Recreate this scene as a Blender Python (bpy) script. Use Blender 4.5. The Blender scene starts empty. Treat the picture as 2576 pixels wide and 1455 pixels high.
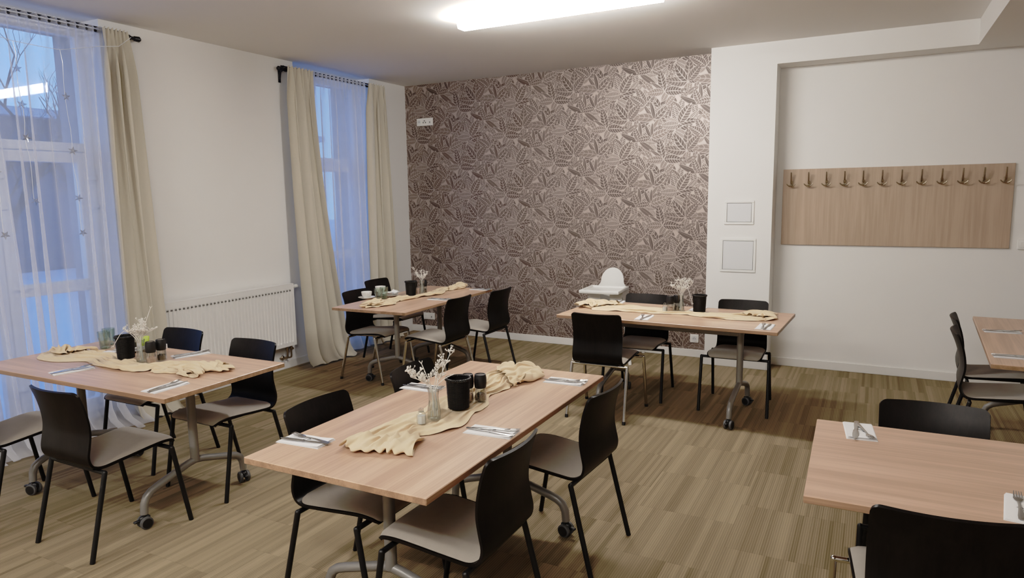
import bpy, bmesh, math, random
from math import pi, sin, cos, radians as R, sqrt
from mathutils import Vector, Matrix, noise

SC = bpy.context.scene
COL = SC.collection
H = 2.966          # ceiling height
HL = 2.771         # lower ceiling / beam underside
TZ = 0.735         # table height

# ------------------------------------------------------------------ materials
def nodes_of(name):
    m = bpy.data.materials.new(name)
    m.use_nodes = True
    nt = m.node_tree
    return m, nt, nt.nodes, nt.links

def mat(name, base, rough=.5, metal=0., var=.06, scale=8., bump=0., bscale=60., spec=.5, sheen=0., coat=0.):
    """Principled surface with a procedural noise tint and optional noise bump."""
    m, nt, N, L = nodes_of(name)
    p = N['Principled BSDF']
    p.inputs['Roughness'].default_value = rough
    p.inputs['Metallic'].default_value = metal
    p.inputs['Specular IOR Level'].default_value = spec
    if sheen: p.inputs['Sheen Weight'].default_value = sheen
    if coat: p.inputs['Coat Weight'].default_value = coat
    tc = N.new('ShaderNodeTexCoord')
    nz = N.new('ShaderNodeTexNoise'); nz.inputs['Scale'].default_value = scale; nz.inputs['Detail'].default_value = 3
    L.new(tc.outputs['Object'], nz.inputs['Vector'])
    mx = N.new('ShaderNodeMix'); mx.data_type = 'RGBA'
    c = Vector(base)
    mx.inputs['A'].default_value = (*(c*(1-var)), 1); mx.inputs['B'].default_value = (*(c*(1+var)), 1)
    L.new(nz.outputs['Fac'], mx.inputs['Factor']); L.new(mx.outputs['Result'], p.inputs['Base Color'])
    if bump:
        n2 = N.new('ShaderNodeTexNoise'); n2.inputs['Scale'].default_value = bscale; n2.inputs['Detail'].default_value = 2
        L.new(tc.outputs['Object'], n2.inputs['Vector'])
        b = N.new('ShaderNodeBump'); b.inputs['Strength'].default_value = bump; b.inputs['Distance'].default_value = .002
        L.new(n2.outputs['Fac'], b.inputs['Height']); L.new(b.outputs['Normal'], p.inputs['Normal'])
    return m

def wood(name, c1, c2, axis, rough=.38, sc=1., spec=.5):
    """Streaky wood whose grain runs along object axis."""
    m, nt, N, L = nodes_of(name)
    p = N['Principled BSDF']; p.inputs['Roughness'].default_value = rough; p.inputs['Specular IOR Level'].default_value = spec
    tc = N.new('ShaderNodeTexCoord')
    def streak(along, across, detail, dist):
        mp = N.new('ShaderNodeMapping')
        s = [across*sc]*3; s[axis] = along*sc
        mp.inputs['Scale'].default_value = s
        L.new(tc.outputs['Object'], mp.inputs['Vector'])
        n = N.new('ShaderNodeTexNoise'); n.inputs['Scale'].default_value = 1; n.inputs['Detail'].default_value = detail
        n.inputs['Distortion'].default_value = dist
        L.new(mp.outputs['Vector'], n.inputs['Vector'])
        return n.outputs['Fac']
    a, b, c = streak(1.2, 28, 4, .4), streak(2.5, 160, 3, .1), streak(.5, 7, 2, 1.)
    m1 = N.new('ShaderNodeMath'); m1.operation = 'MULTIPLY_ADD'; L.new(b, m1.inputs[0]); m1.inputs[1].default_value = .5; L.new(a, m1.inputs[2])
    m2 = N.new('ShaderNodeMath'); m2.operation = 'MULTIPLY_ADD'; L.new(c, m2.inputs[0]); m2.inputs[1].default_value = .5; L.new(m1.outputs[0], m2.inputs[2])
    cr = N.new('ShaderNodeValToRGB')
    cr.color_ramp.elements[0].position = .72; cr.color_ramp.elements[0].color = (*c1, 1)
    cr.color_ramp.elements[1].position = 1.28 if False else 1.0; cr.color_ramp.elements[1].color = (*c2, 1)
    sub = N.new('ShaderNodeMath'); sub.operation = 'MULTIPLY'; L.new(m2.outputs[0], sub.inputs[0]); sub.inputs[1].default_value = .86
    L.new(sub.outputs[0], cr.inputs['Fac']); L.new(cr.outputs['Color'], p.inputs['Base Color'])
    bp = N.new('ShaderNodeBump'); bp.inputs['Strength'].default_value = .05; bp.inputs['Distance'].default_value = .001
    L.new(b, bp.inputs['Height']); L.new(bp.outputs['Normal'], p.inputs['Normal'])
    return m

def thin_glass(name, tint=(.95, .97, .96), refl=.12, rough=.03):
    m, nt, N, L = nodes_of(name)
    out = N['Material Output']; N.remove(N['Principled BSDF'])
    tr = N.new('ShaderNodeBsdfTransparent'); tr.inputs['Color'].default_value = (*tint, 1)
    gl = N.new('ShaderNodeBsdfGlossy'); gl.inputs['Roughness'].default_value = rough
    lw = N.new('ShaderNodeLayerWeight'); lw.inputs['Blend'].default_value = .35
    nz = N.new('ShaderNodeTexNoise'); nz.inputs['Scale'].default_value = 5
    ml = N.new('ShaderNodeMath'); ml.operation = 'MULTIPLY'; L.new(nz.outputs['Fac'], ml.inputs[0]); ml.inputs[1].default_value = refl
    ad = N.new('ShaderNodeMath'); ad.operation = 'MULTIPLY_ADD'; L.new(lw.outputs['Facing'], ad.inputs[0]); ad.inputs[1].default_value = .55; L.new(ml.outputs[0], ad.inputs[2])
    mx = N.new('ShaderNodeMixShader'); L.new(ad.outputs[0], mx.inputs['Fac']); L.new(tr.outputs[0], mx.inputs[1]); L.new(gl.outputs[0], mx.inputs[2])
    L.new(mx.outputs[0], out.inputs['Surface'])
    return m

def sheer(name, col, opac):
    m, nt, N, L = nodes_of(name)
    out = N['Material Output']; N.remove(N['Principled BSDF'])
    tr = N.new('ShaderNodeBsdfTransparent')
    df = N.new('ShaderNodeBsdfDiffuse'); df.inputs['Color'].default_value = (*col, 1)
    tl = N.new('ShaderNodeBsdfTranslucent'); tl.inputs['Color'].default_value = (*col, 1)
    m1 = N.new('ShaderNodeMixShader'); m1.inputs['Fac'].default_value = .5; L.new(df.outputs[0], m1.inputs[1]); L.new(tl.outputs[0], m1.inputs[2])
    # weave gets denser where the cloth is seen edge-on (real path length through a woven sheet)
    lw = N.new('ShaderNodeLayerWeight'); lw.inputs['Blend'].default_value = .5
    tc = N.new('ShaderNodeTexCoord'); wv = N.new('ShaderNodeTexNoise'); wv.inputs['Scale'].default_value = 6
    L.new(tc.outputs['Object'], wv.inputs['Vector'])
    a = N.new('ShaderNodeMath'); a.operation = 'MULTIPLY_ADD'; L.new(lw.outputs['Facing'], a.inputs[0]); a.inputs[1].default_value = .55; a.inputs[2].default_value = opac-.12
    b = N.new('ShaderNodeMath'); b.operation = 'MULTIPLY_ADD'; b.use_clamp = True; L.new(wv.outputs['Fac'], b.inputs[0]); b.inputs[1].default_value = .1; L.new(a.outputs[0], b.inputs[2])
    mx = N.new('ShaderNodeMixShader'); L.new(b.outputs[0], mx.inputs['Fac']); L.new(tr.outputs[0], mx.inputs[1]); L.new(m1.outputs[0], mx.inputs[2])
    L.new(mx.outputs[0], out.inputs['Surface'])
    return m

def emit(name, col, s):
    m, nt, N, L = nodes_of(name)
    out = N['Material Output']; N.remove(N['Principled BSDF'])
    e = N.new('ShaderNodeEmission'); e.inputs['Color'].default_value = (*col, 1); e.inputs['Strength'].default_value = s
    L.new(e.outputs[0], out.inputs['Surface'])
    return m

def carpet():
    m, nt, N, L = nodes_of('striped carpet')
    p = N['Principled BSDF']; p.inputs['Roughness'].default_value = .95; p.inputs['Specular IOR Level'].default_value = .1
    tc = N.new('ShaderNodeTexCoord'); sp = N.new('ShaderNodeSeparateXYZ'); L.new(tc.outputs['Object'], sp.inputs[0])
    def M(op, a, b=None, c=None):
        n = N.new('ShaderNodeMath'); n.operation = op
        for i, v in enumerate((a, b, c)):
            if v is None: continue
            if isinstance(v, (int, float)): n.inputs[i].default_value = v
            else: L.new(v, n.inputs[i])
        return n.outputs[0]
    def WN(v):
        n = N.new('ShaderNodeTexWhiteNoise'); n.noise_dimensions = '1D'; L.new(v, n.inputs['W']); return n.outputs['Value']
    # slight wobble so the tufted lines are not ruler-straight
    x, y = sp.outputs['X'], sp.outputs['Y']
    col = M('FLOOR', M('DIVIDE', x, .5))
    yo = M('ADD', y, M('MULTIPLY', M('MODULO', M('ABSOLUTE', col), 2.), .25))
    row = M('FLOOR', M('DIVIDE', yo, .5))
    seed = M('ADD', M('MULTIPLY', col, 7.31), M('MULTIPLY', row, 13.73))
    s1 = WN(M('FLOOR', M('ADD', M('DIVIDE', x, .052), M('MULTIPLY', seed, 17.))))
    s2 = WN(M('ADD', M('FLOOR', M('ADD', M('DIVIDE', x, .021), M('MULTIPLY', seed, 5.))), .37))
    s3 = WN(M('ADD', M('FLOOR', M('DIVIDE', x, .11)), .71))
    st = WN(M('ADD', seed, .19))
    tone = M('ADD', M('ADD', M('MULTIPLY', s1, .34), M('MULTIPLY', s2, .42)), M('ADD', M('MULTIPLY', s3, .14), M('MULTIPLY', st, .10)))
    rib = M('SINE', M('MULTIPLY', x, 2*pi/.0105))
    ribm = M('MULTIPLY', M('ADD', rib, 1.), .5)
    nz = N.new('ShaderNodeTexNoise'); nz.inputs['Scale'].default_value = 160; nz.inputs['Detail'].default_value = 2
    L.new(tc.outputs['Object'], nz.inputs['Vector'])
    tone = M('ADD', M('MULTIPLY', tone, .72), M('ADD', M('MULTIPLY', ribm, .24), M('MULTIPLY', nz.outputs['Fac'], .10)))
    # thin dark line: stripe boundary + tile seam
    fr = M('FRACT', M('DIVIDE', yo, .5)); seam = M('LESS_THAN', fr, .008)
    fx = M('FRACT', M('DIVIDE', x, .104)); seam2 = M('LESS_THAN', fx, .03)
    tone = M('SUBTRACT', tone, M('ADD', M('MULTIPLY', seam, .10), M('MULTIPLY', seam2, .14)))
    cr = N.new('ShaderNodeValToRGB'); cr.color_ramp.elements[0].position = .12; cr.color_ramp.elements[1].position = .85
    cr.color_ramp.elements[0].color = (.118, .089, .053, 1); cr.color_ramp.elements[1].color = (.332, .258, .166, 1)
    L.new(tone, cr.inputs['Fac']); L.new(cr.outputs['Color'], p.inputs['Base Color'])
    bp = N.new('ShaderNodeBump'); bp.inputs['Strength'].default_value = .35; bp.inputs['Distance'].default_value = .002
    L.new(ribm, bp.inputs['Height']); L.new(bp.outputs['Normal'], p.inputs['Normal'])
    return m

WALL = mat('wall paint', (.83, .815, .79), .85, var=.012, scale=3, bump=.05, bscale=300, spec=.2)
CEIL = mat('ceiling paint', (.86, .835, .80), .9, var=.012, scale=2, bump=.04, bscale=300, spec=.2)
REVEAL = mat('reveal paint', (.80, .80, .80), .85, var=.012, scale=3, spec=.2)
BASE = mat('white skirting', (.77, .75, .72), .5, var=.03, scale=4)
CARPET = carpet()
PVC = mat('white window plastic', (.78, .79, .80), .3, var=.01)
WGLASS = thin_glass('window glass', (.95, .97, .98), .05, .02)
GLASS = thin_glass('clear glass', (.93, .95, .94), .14, .03)
GREENGL = thin_glass('greenish glass', (.86, .92, .88), .16, .03)
GREENBASE = thin_glass('thick green glass', (.55, .72, .60), .2, .05)
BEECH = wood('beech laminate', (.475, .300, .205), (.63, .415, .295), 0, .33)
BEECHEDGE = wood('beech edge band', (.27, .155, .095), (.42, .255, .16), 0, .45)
OAK = wood('oak board veneer', (.40, .285, .20), (.475, .348, .25), 2, .5, 1.5)
PLY = wood('black stained plywood', (.0045, .0036, .0034), (.0105, .0082, .0075), 2, .42, spec=.26)
FABRIC = mat('taupe seat fabric', (.335, .295, .250), .95, var=.06, scale=40, bump=.25, bscale=420, spec=.15, sheen=.25)
BLACK = mat('black powder coat', (.010, .010, .011), .42, var=.1, spec=.4)
CHROME = mat('chrome tube', (.62, .59, .55), .13, 1., var=.03)
GREYMET = mat('grey lacquered steel', (.23, .218, .205), .38, .3, var=.05)
RUBBER = mat('black plastic', (.012, .012, .013), .45, var=.1)
GREYRUB = mat('grey wheel tread', (.085, .085, .088), .6, var=.1)
CURTAIN = mat('beige curtain fabric', (.56, .515, .425), .95, var=.03, scale=60, bump=.12, bscale=500, spec=.1)
SHEER = sheer('white voile', (.90, .90, .92), .45)
SHEER2 = sheer('dense white voile', (.88, .89, .93), .66)
CREAM = mat('cream gauze', (.70, .55, .375), .9, var=.05, scale=14, bump=.2, bscale=350, spec=.1, sheen=.1)
RODM = mat('black rod', (.008, .008, .013), .4, var=.1)
RAD = mat('radiator enamel', (.80, .79, .77), .35, var=.012)
RADSLOT = mat('radiator slot shade', (.12, .115, .11), .8)
BRASS = mat('aged brass', (.34, .275, .20), .3, .9, var=.12, scale=30)
WPLAST = mat('white plastic', (.82, .81, .78), .32, var=.015)
PANELW = mat('white door panel', (.70, .705, .715), .4, var=.012)
SHADOWGAP = mat('dark gap', (.16, .158, .155), .9)
WICKER = mat('black wicker', (.009, .009, .009), .38, var=.2, scale=60, spec=.5)
PAPER = mat('white paper napkin', (.88, .87, .87), .85, var=.012, bump=.06, bscale=500, spec=.2)
INK = mat('grey print', (.055, .052, .055), .8)
STEEL = mat('polished steel', (.52, .51, .50), .2, 1., var=.03)
PORC = mat('white porcelain', (.83, .82, .79), .15, var=.01, coat=.3)
MATTEBLK = mat('matt black mill', (.011, .011, .012), .5, var=.1)
PEPPER = mat('peppercorns', (.075, .055, .04), .7, var=.5, scale=220, bump=.6, bscale=300)
PINKSALT = mat('pink salt', (.62, .38, .29), .6, var=.35, scale=260, bump=.5, bscale=300)
TWIG = mat('white dried twig', (.80, .76, .70), .85, var=.05)
LIME = mat('lime packet', (.42, .56, .06), .5, var=.1)
BROWN = mat('brown biscuit', (.13, .075, .05), .7, var=.2)
SILVERFOIL = mat('clear star plastic', (.82, .84, .88), .12, .0, var=.06)
CAPGREY = mat('light grey tube', (.40, .39, .37), .35, .6, var=.04)
SNOW = mat('snowy ground', (.62, .66, .72), .9, var=.12, scale=1.2)
BARK = mat('winter bark', (.030, .030, .034), .9, var=.2)
HOUSEW = mat('grey rendered house', (.10, .12, .15), .9, var=.06)
ROOFM = mat('snowy roof', (.42, .46, .52), .9, var=.06)
EXTREV = mat('outer reveal', (.30, .30, .31), .9, var=.03)
STARGL = thin_glass('clear star glass', (.86, .88, .9), .5, .12)
LAMP = emit('lamp diffuser', (1., .965, .92), 50.)

# ------------------------------------------------------------------ mesh helpers
class B:
    def __init__(s): s.bm = bmesh.new()
    def quad(s, pts, m=0):
        f = s.bm.faces.new([s.bm.verts.new(p) for p in pts]); f.material_index = m; return f
    def box(s, x0, x1, y0, y1, z0, z1, bev=0., m=0, M=None, seg=1):
        t = bmesh.new()
        bmesh.ops.create_cube(t, size=1)
        bmesh.ops.scale(t, vec=(x1-x0, y1-y0, z1-z0), verts=t.verts)
        bmesh.ops.translate(t, vec=((x0+x1)/2, (y0+y1)/2, (z0+z1)/2), verts=t.verts)
        if bev: bmesh.ops.bevel(t, geom=t.edges[:], offset=bev, segments=seg, affect='EDGES', profile=.5)
        s.merge(t, m, M); return s
    def merge(s, t, m=0, M=None):
        if M is not None: t.transform(M)
        mp = {v: s.bm.verts.new(v.co) for v in t.verts}
        for f in t.faces:
            try:
                g = s.bm.faces.new([mp[v] for v in f.verts]); g.material_index = m
            except ValueError: pass
        t.free(); return s
    def tube(s, pts, r, seg=10, m=0, caps=True, flat=1.):
        P = [Vector(p) for p in pts]; n = len(P)
        rs = r if isinstance(r, (list, tuple)) else [r]*n
        T = []
        for i in range(n):
            a = (P[i]-P[i-1]).normalized() if i else None
            b = (P[i+1]-P[i]).normalized() if i < n-1 else None
            t = (a+b) if (a and b) else (a or b)
            T.append(t.normalized())
        up = Vector((0, 0, 1)) if abs(T[0].z) < .9 else Vector((0, 1, 0))
        nrm = (up - T[0]*up.dot(T[0])).normalized()
        rings = []
        for i in range(n):
            nrm = (nrm - T[i]*nrm.dot(T[i])).normalized(); bi = T[i].cross(nrm)
            k = 1.
            if 0 < i < n-1:
                k = 1/max(.55, T[i].dot((P[i+1]-P[i]).normalized()))
            ring = []
            for j in range(seg):
                a = 2*pi*j/seg
                ring.append(s.bm.verts.new(P[i] + nrm*cos(a)*rs[i]*(k if seg > 6 else 1) + bi*sin(a)*rs[i]*flat))
            rings.append(ring)
        for i in range(n-1):
            for j in range(seg):
                f = s.bm.faces.new((rings[i][j], rings[i][(j+1) % seg], rings[i+1][(j+1) % seg], rings[i+1][j])); f.material_index = m
        if caps:
            for ring in (rings[0][::-1], rings[-1]):
                f = s.bm.faces.new(ring); f.material_index = m
        return s
    def lathe(s, prof, seg=24, m=0, c=(0, 0, 0), cap0=True, cap1=True, rib=0., nrib=0):
        rings = []
        for r, z in prof:
            ring = []
            for j in range(seg):
                a = 2*pi*j/seg; rr = r*(1+rib*cos(nrib*a)) if nrib else r
                ring.append(s.bm.verts.new((c[0]+rr*cos(a), c[1]+rr*sin(a), c[2]+z)))
            rings.append(ring)
        for i in range(len(rings)-1):
            for j in range(seg):
                f = s.bm.faces.new((rings[i][j], rings[i][(j+1) % seg], rings[i+1][(j+1) % seg], rings[i+1][j])); f.material_index = m
        if cap0: s.bm.faces.new(rings[0][::-1]).material_index = m
        if cap1: s.bm.faces.new(rings[-1]).material_index = m
        return s
    def grid(s, pts, m=0, flip=False):
        """pts[i][j] -> quads"""
        V = [[s.bm.verts.new(p) for p in row] for row in pts]
        for i in range(len(V)-1):
            for j in range(len(V[0])-1):
                q = (V[i][j], V[i+1][j], V[i+1][j+1], V[i][j+1])
                f = s.bm.faces.new(q[::-1] if flip else q); f.material_index = m
        return V
    def prism(s, pts2, z0, z1, m=0, M=None):
        t = bmesh.new()
        a = [t.verts.new((x, y, z0)) for x, y in pts2]; b = [t.verts.new((x, y, z1)) for x, y in pts2]
        t.faces.new(a[::-1]); t.faces.new(b); n = len(a)
        for i in range(n): t.faces.new((a[i], a[(i+1) % n], b[(i+1) % n], b[i]))
        s.merge(t, m, M); return s
    def sphere(s, c, r, m=0, u=10, v=7, sc=(1, 1, 1)):
        t = bmesh.new(); bmesh.ops.create_uvsphere(t, u_segments=u, v_segments=v, radius=r)
        s.merge(t, m, Matrix.Translation(c) @ Matrix.Diagonal((*sc, 1))); return s
    def build(s, name, mats, parent=None, loc=None, rot=None, ang=40, fixn=True):
        if fixn: bmesh.ops.recalc_face_normals(s.bm, faces=s.bm.faces[:])
        me = bpy.data.meshes.new(name); s.bm.to_mesh(me); s.bm.free()
        for mm in (mats if isinstance(mats, (list, tuple)) else [mats]): me.materials.append(mm)
        if ang:
            me.shade_smooth()
            if ang < 180: me.set_sharp_from_angle(angle=R(ang))
        o = bpy.data.objects.new(name, me); COL.objects.link(o)
        if parent is not None: o.parent = parent
        if loc is not None: o.location = loc
        if rot is not None: o.rotation_euler = rot
        return o

def tag(o, label=None, cat=None, group=None, kind=None):
    if label: o['label'] = label
    if cat: o['category'] = cat
    if group: o['group'] = group
    if kind: o['kind'] = kind
    return o

def thing(name, label, cat, loc=(0, 0, 0), rz=0., group=None):
    o = bpy.data.objects.new(name, None); o.empty_display_size = .1; COL.objects.link(o)
    o.location = loc; o.rotation_euler = (0, 0, rz)
    return tag(o, label, cat, group)

def struct(b, name, mats, parent=None, ang=30, **k):
    o = b.build(name, mats, parent, ang=ang, **k)
    if parent is None: o['kind'] = 'structure'
    return o

def dup(root, loc=None, rz=None, label=None, group=None):
    def cp(o, par):
        c = o.copy(); COL.objects.link(c); c.parent = par
        if o.parent is not None: c.matrix_parent_inverse = o.matrix_parent_inverse
        for ch in list(o.children): cp(ch, c)
        return c
    r = cp(root, None)
    if loc is not None: r.location = loc
    if rz is not None: r.rotation_euler = (0, 0, rz)
    if label: r['label'] = label
    if group: r['group'] = group
    return r

def catmull(P, n):
    """resample list of equal-length tuples with a Catmull-Rom spline"""
    out = []; m = len(P)
    for k in range(n):
        t = k/(n-1)*(m-1); i = min(int(t), m-2); f = t-i
        a, b, c, d = P[max(i-1, 0)], P[i], P[i+1], P[min(i+2, m-1)]
        out.append(tuple(.5*((2*q) + (r-p)*f + (2*p-5*q+4*r-s)*f*f + (-p+3*q-3*r+s)*f**3) for p, q, r, s in zip(a, b, c, d)))
    return out

# ------------------------------------------------------------------ camera (solved from the photograph's vanishing points)
F_PX, YAW, PITCH, ROLL = 1721.456, .486925, .135165, -.014810
cy_, sy_ = cos(YAW), sin(YAW)
fw = Vector((-sy_*cos(PITCH), cy_*cos(PITCH), -sin(PITCH))); rt = Vector((cy_, sy_, 0)); upv = rt.cross(fw)
r2 = rt*cos(ROLL) + upv*sin(ROLL); u2 = -rt*sin(ROLL) + upv*cos(ROLL)
cam = bpy.data.cameras.new('camera'); cam.sensor_width = 36; cam.lens = F_PX/2576*36; cam.clip_start = .05; cam.clip_end = 200
co = bpy.data.objects.new('camera', cam); COL.objects.link(co)
Mx = Matrix((r2, u2, -fw)).transposed().to_4x4(); Mx.translation = (5.050, -6.877, 1.65)
co.matrix_world = Mx; SC.camera = co

# ------------------------------------------------------------------ room shell
XR, YF = 9.2, -11.0      # right wall and the wall behind the camera
WT = .24                 # wall thickness / reveal depth
W1 = (-5.06, -3.69); W2 = (-1.804, -.664)   # window openings on the left wall
XP, DP, XN, XS = 3.650, .2555, 4.224, 5.703  # pillar left edge, pillar depth, niche edge, soffit turn

struct(B().box(-.6, XR+.2, YF-.2, .2, -.12, 0), 'floor', CARPET)
b = B(); b.box(-WT-.02, XR+.2, YF-.2, .2, H, H+.15)
struct(b, 'ceiling', CEIL)
b = B(); b.box(XS, XR+.1, YF-.1, .1, HL, H+.05); b.box(XN, XS+.0005, -DP, .1, HL, H+.05)
struct(b, 'ceiling_lowered', [CEIL, WALL])
lo = bpy.data.objects['ceiling_lowered']
for p in lo.data.polygons:
    if abs(p.normal.z) < .5: p.material_index = 1
for nm, y0, y1 in (('wall_left', YF, W1[0]), ('wall_left_middle', W1[1], W2[0]), ('wall_left_corner', W2[1], .2)):
    b = B(); b.box(-WT, 0, y0, y1, 0, H+.05)
    o = struct(b, nm, [WALL, REVEAL])
    for p in o.data.polygons:
        if abs(p.normal.y) > .5: p.material_index = 1
struct(B().box(XR, XR+.2, YF-.2, .2, 0, H+.1), 'wall_right', WALL)
struct(B().box(-.3, XR+.2, YF-.2, YF, 0, H+.1), 'wall_front', WALL)
struct(B().box(XN-.05, XR+.2, 0, .2, 0, H+.1), 'wall_coat', WALL)
struct(B().box(XP, XN, -DP, .2, 0, H+.1), 'wall_pillar', WALL)

# wallpapered wall: leaf pattern drawn as flat inlays of the wall's own mesh
def wallpaper():
    rnd = random.Random(23)
    TW, TH_ = .60, .66
    bm = bmesh.new()
    def poly(pts, y, m):
        try:
            f = bm.faces.new([bm.verts.new((x, -y, z)) for x, z in pts]); f.material_index = m
        except ValueError: pass
    lat = [(i*TW, i*TH_/2+j*TH_) for i in (-1, 0, 1) for j in (-2, -1, 0, 1, 2)]
    def inside(px, pz, pl):
        c = False; n = len(pl)
        for i in range(n):
            x0, z0 = pl[i]; x1, z1 = pl[i-1]
            if (z0 > pz) != (z1 > pz) and px < (x1-x0)*(pz-z0)/(z1-z0)+x0: c = not c
        return c
    G = 44; cover = [[0]*G for _ in range(G)]
    shapes = []
    def add(cx, cz, a, L, Wd, bend, kind, tone):
        ca, sa = cos(a), sin(a)
        def P(t, w):
            prof = Wd*(sin(pi*min(1, max(0, t))**.80)**.80 if 0 < t < 1 else 0)
            lx = L*t; ly = bend*L*t*t*.5 + w*prof
            return (cx+ca*lx-sa*ly, cz+sa*lx+ca*ly)
        n = 14
        out = [P(i/n, 1) for i in range(n+1)] + [P(i/n, -1) for i in range(n-1, 0, -1)]
        segs = []
        ns, gap, hi_, sl = {0: (rnd.choice((6, 7, 8)), .20, .84, .15), 1: (rnd.choice((9, 10, 11)), .46, .86, .10), 2: (1, .02, .72, .02), 3: (rnd.choice((4, 5)), .16, .82, .2)}[kind]
        wav = .035 if kind == 1 else 0
        for side in (1, -1):
            for k in range(ns):
                t0 = .03+.86*k/ns; t1 = .03+.86*(k+1)/ns; g = (t1-t0)*gap*.5; lo_ = .09
                pts = []
                for q in range(5):
                    w = lo_+(hi_-lo_)*q/4; pts.append(P(min(.965, t0+g+sl*w*w+wav*sin(w*7)), side*w))
                for q in range(1, 4):
                    pts.append(P(min(.972, t0+g+sl*hi_*hi_+(t1-t0-2*g)*q/4+wav*sin(hi_*7)), side*hi_))
                for q in range(4, -1, -1):
                    w = lo_+(hi_-lo_)*q/4; pts.append(P(min(.968, t1-g+sl*w*w+wav*sin(w*7)), side*w))
                segs.append(pts)
        shapes.append((out, segs, tone, kind))
        for i in range(G):
            for j in range(G):
                if not cover[i][j]:
                    x, z = (i+.5)*TW/G, (j+.5)*TH_/G
                    for dx, dz in lat:
                        if abs(x-dx-cx) < L*1.2 and abs(z-dz-cz) < L*1.2 and inside(x-dx, z-dz, out): cover[i][j] = 1; break
    todo = []
    clumps = [(.05, .08), (.30, .02), (.50, .20), (.15, .34), (.38, .42), (.02, .56), (.55, .54), (.26, .62)]
    for (cx, cz) in clumps:
        n = rnd.choice((5, 6)); base = 90+rnd.uniform(-30, 30); spread = rnd.uniform(150, 215)
        for i in range(n):
            a = base+spread*(i/(n-1)-.5)+rnd.uniform(-8, 8)
            L = rnd.uniform(.15, .235)
            kind = rnd.choice((0, 0, 0, 1, 3, 2))
            todo.append((cx, cz, R(a), L, L*(rnd.uniform(.19, .26) if kind != 2 else rnd.uniform(.11, .15)), rnd.uniform(-.5, .5), kind, rnd.choice((1, 1, 2, 2, 3))))
    rnd.shuffle(todo)
    extra = []
    for t in todo: add(*t)
    base_shapes = list(shapes); shapes.clear()
    for _ in range(46):                      # small leaves tucked into what is left of the ground
        free = [(i, j) for i in range(G) for j in range(G) if not cover[i][j]]
        if len(free) < G*G*.035: break
        i, j = rnd.choice(free); a = R(rnd.uniform(20, 160)); L = rnd.uniform(.10, .17)
        kind = rnd.choice((0, 2, 3, 1))
        add((i+.5)*TW/G-cos(a)*L*.5, (j+.5)*TH_/G-sin(a)*L*.5, a, L, L*(.23 if kind != 2 else .15), rnd.uniform(-.4, .4), kind, rnd.choice((1, 2, 3)))
    shapes[:] = shapes+base_shapes
    nx, nz = int(XP/TW)+2, int(H/TH_)+2
    for ix in range(-1, nx):
        for iz in range(-1, nz):
            ox, oz = ix*TW, iz*TH_ + (.5*TH_ if ix % 2 else 0)
            for k, (out, segs, tone, kind) in enumerate(shapes):
                xs = [q[0]+ox for q in out]; zs = [q[1]+oz for q in out]
                if min(xs) > XP+.02 or max(xs) < -.02 or min(zs) > H+.02 or max(zs) < .03: continue
                if min(xs) < -.23 or max(xs) > XN-.01: continue
                y = .0006+.00007*k
                poly([(x+ox, z+oz) for x, z in out], y, 4 if (k*7) % 5 == 0 else 0)
                for sg in segs: poly([(x+ox, z+oz) for x, z in sg], y+.000035, tone)
    bb = B(); bb.bm.free(); bb.bm = bm
    bb.box(-.1, XP+.05, 0, .2, 0, H+.1, m=5)
    # the plain ground of the paper lies just in front of the wall body
    bb.quad([(-.02, -.0004, 0), (XP+.02, -.0004, 0), (XP+.02, -.0004, H), (-.02, -.0004, H)], 5)
    return bb
WP_LINE = mat('wallpaper pearl line', (.44, .365, .33), .46, .5, var=.04, scale=30)
WP_LINE2 = mat('wallpaper soft leaf', (.36, .295, .265), .46, .45, var=.04, scale=30)
WP_D = mat('wallpaper dark leaf', (.100, .074, .063), .5, .2, var=.12, scale=14)
WP_M = mat('wallpaper brown leaf', (.130, .098, .084), .5, .2, var=.12, scale=14)
WP_P = mat('wallpaper pale leaf', (.19, .147, .129), .48, .25, var=.1, scale=14)
WP_BG = mat('wallpaper ground', (.47, .385, .345), .46, .45, var=.04, scale=20)
struct(wallpaper(), 'wall_back', [WP_LINE, WP_D, WP_M, WP_P, WP_LINE2, WP_BG], ang=0, fixn=False)

# skirting boards
def base_x(name, x0, x1, y, hgt=.079, t=.014):
    return struct(B().box(x0, x1, y-t, y, 0, hgt, .003), name, BASE)
base_x('baseboard_back', 0, XP, 0); base_x('baseboard_pillar', XP, XN, -DP); base_x('baseboard_coat', XN, XR, 0)
struct(B().box(XP-.012, XP, -DP-.012, 0, 0, .079, .003), 'baseboard_pillar_side', BASE)
struct(B().box(XN, XN+.012, -DP-.012, 0, 0, .079, .003), 'baseboard_niche', BASE)
struct(B().box(0, .014, W1[1], W2[0], 0, .079, .003), 'baseboard_left', BASE)
struct(B().box(0, .014, W2[1], 0, 0, .079, .003), 'baseboard_corner', BASE)

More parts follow.
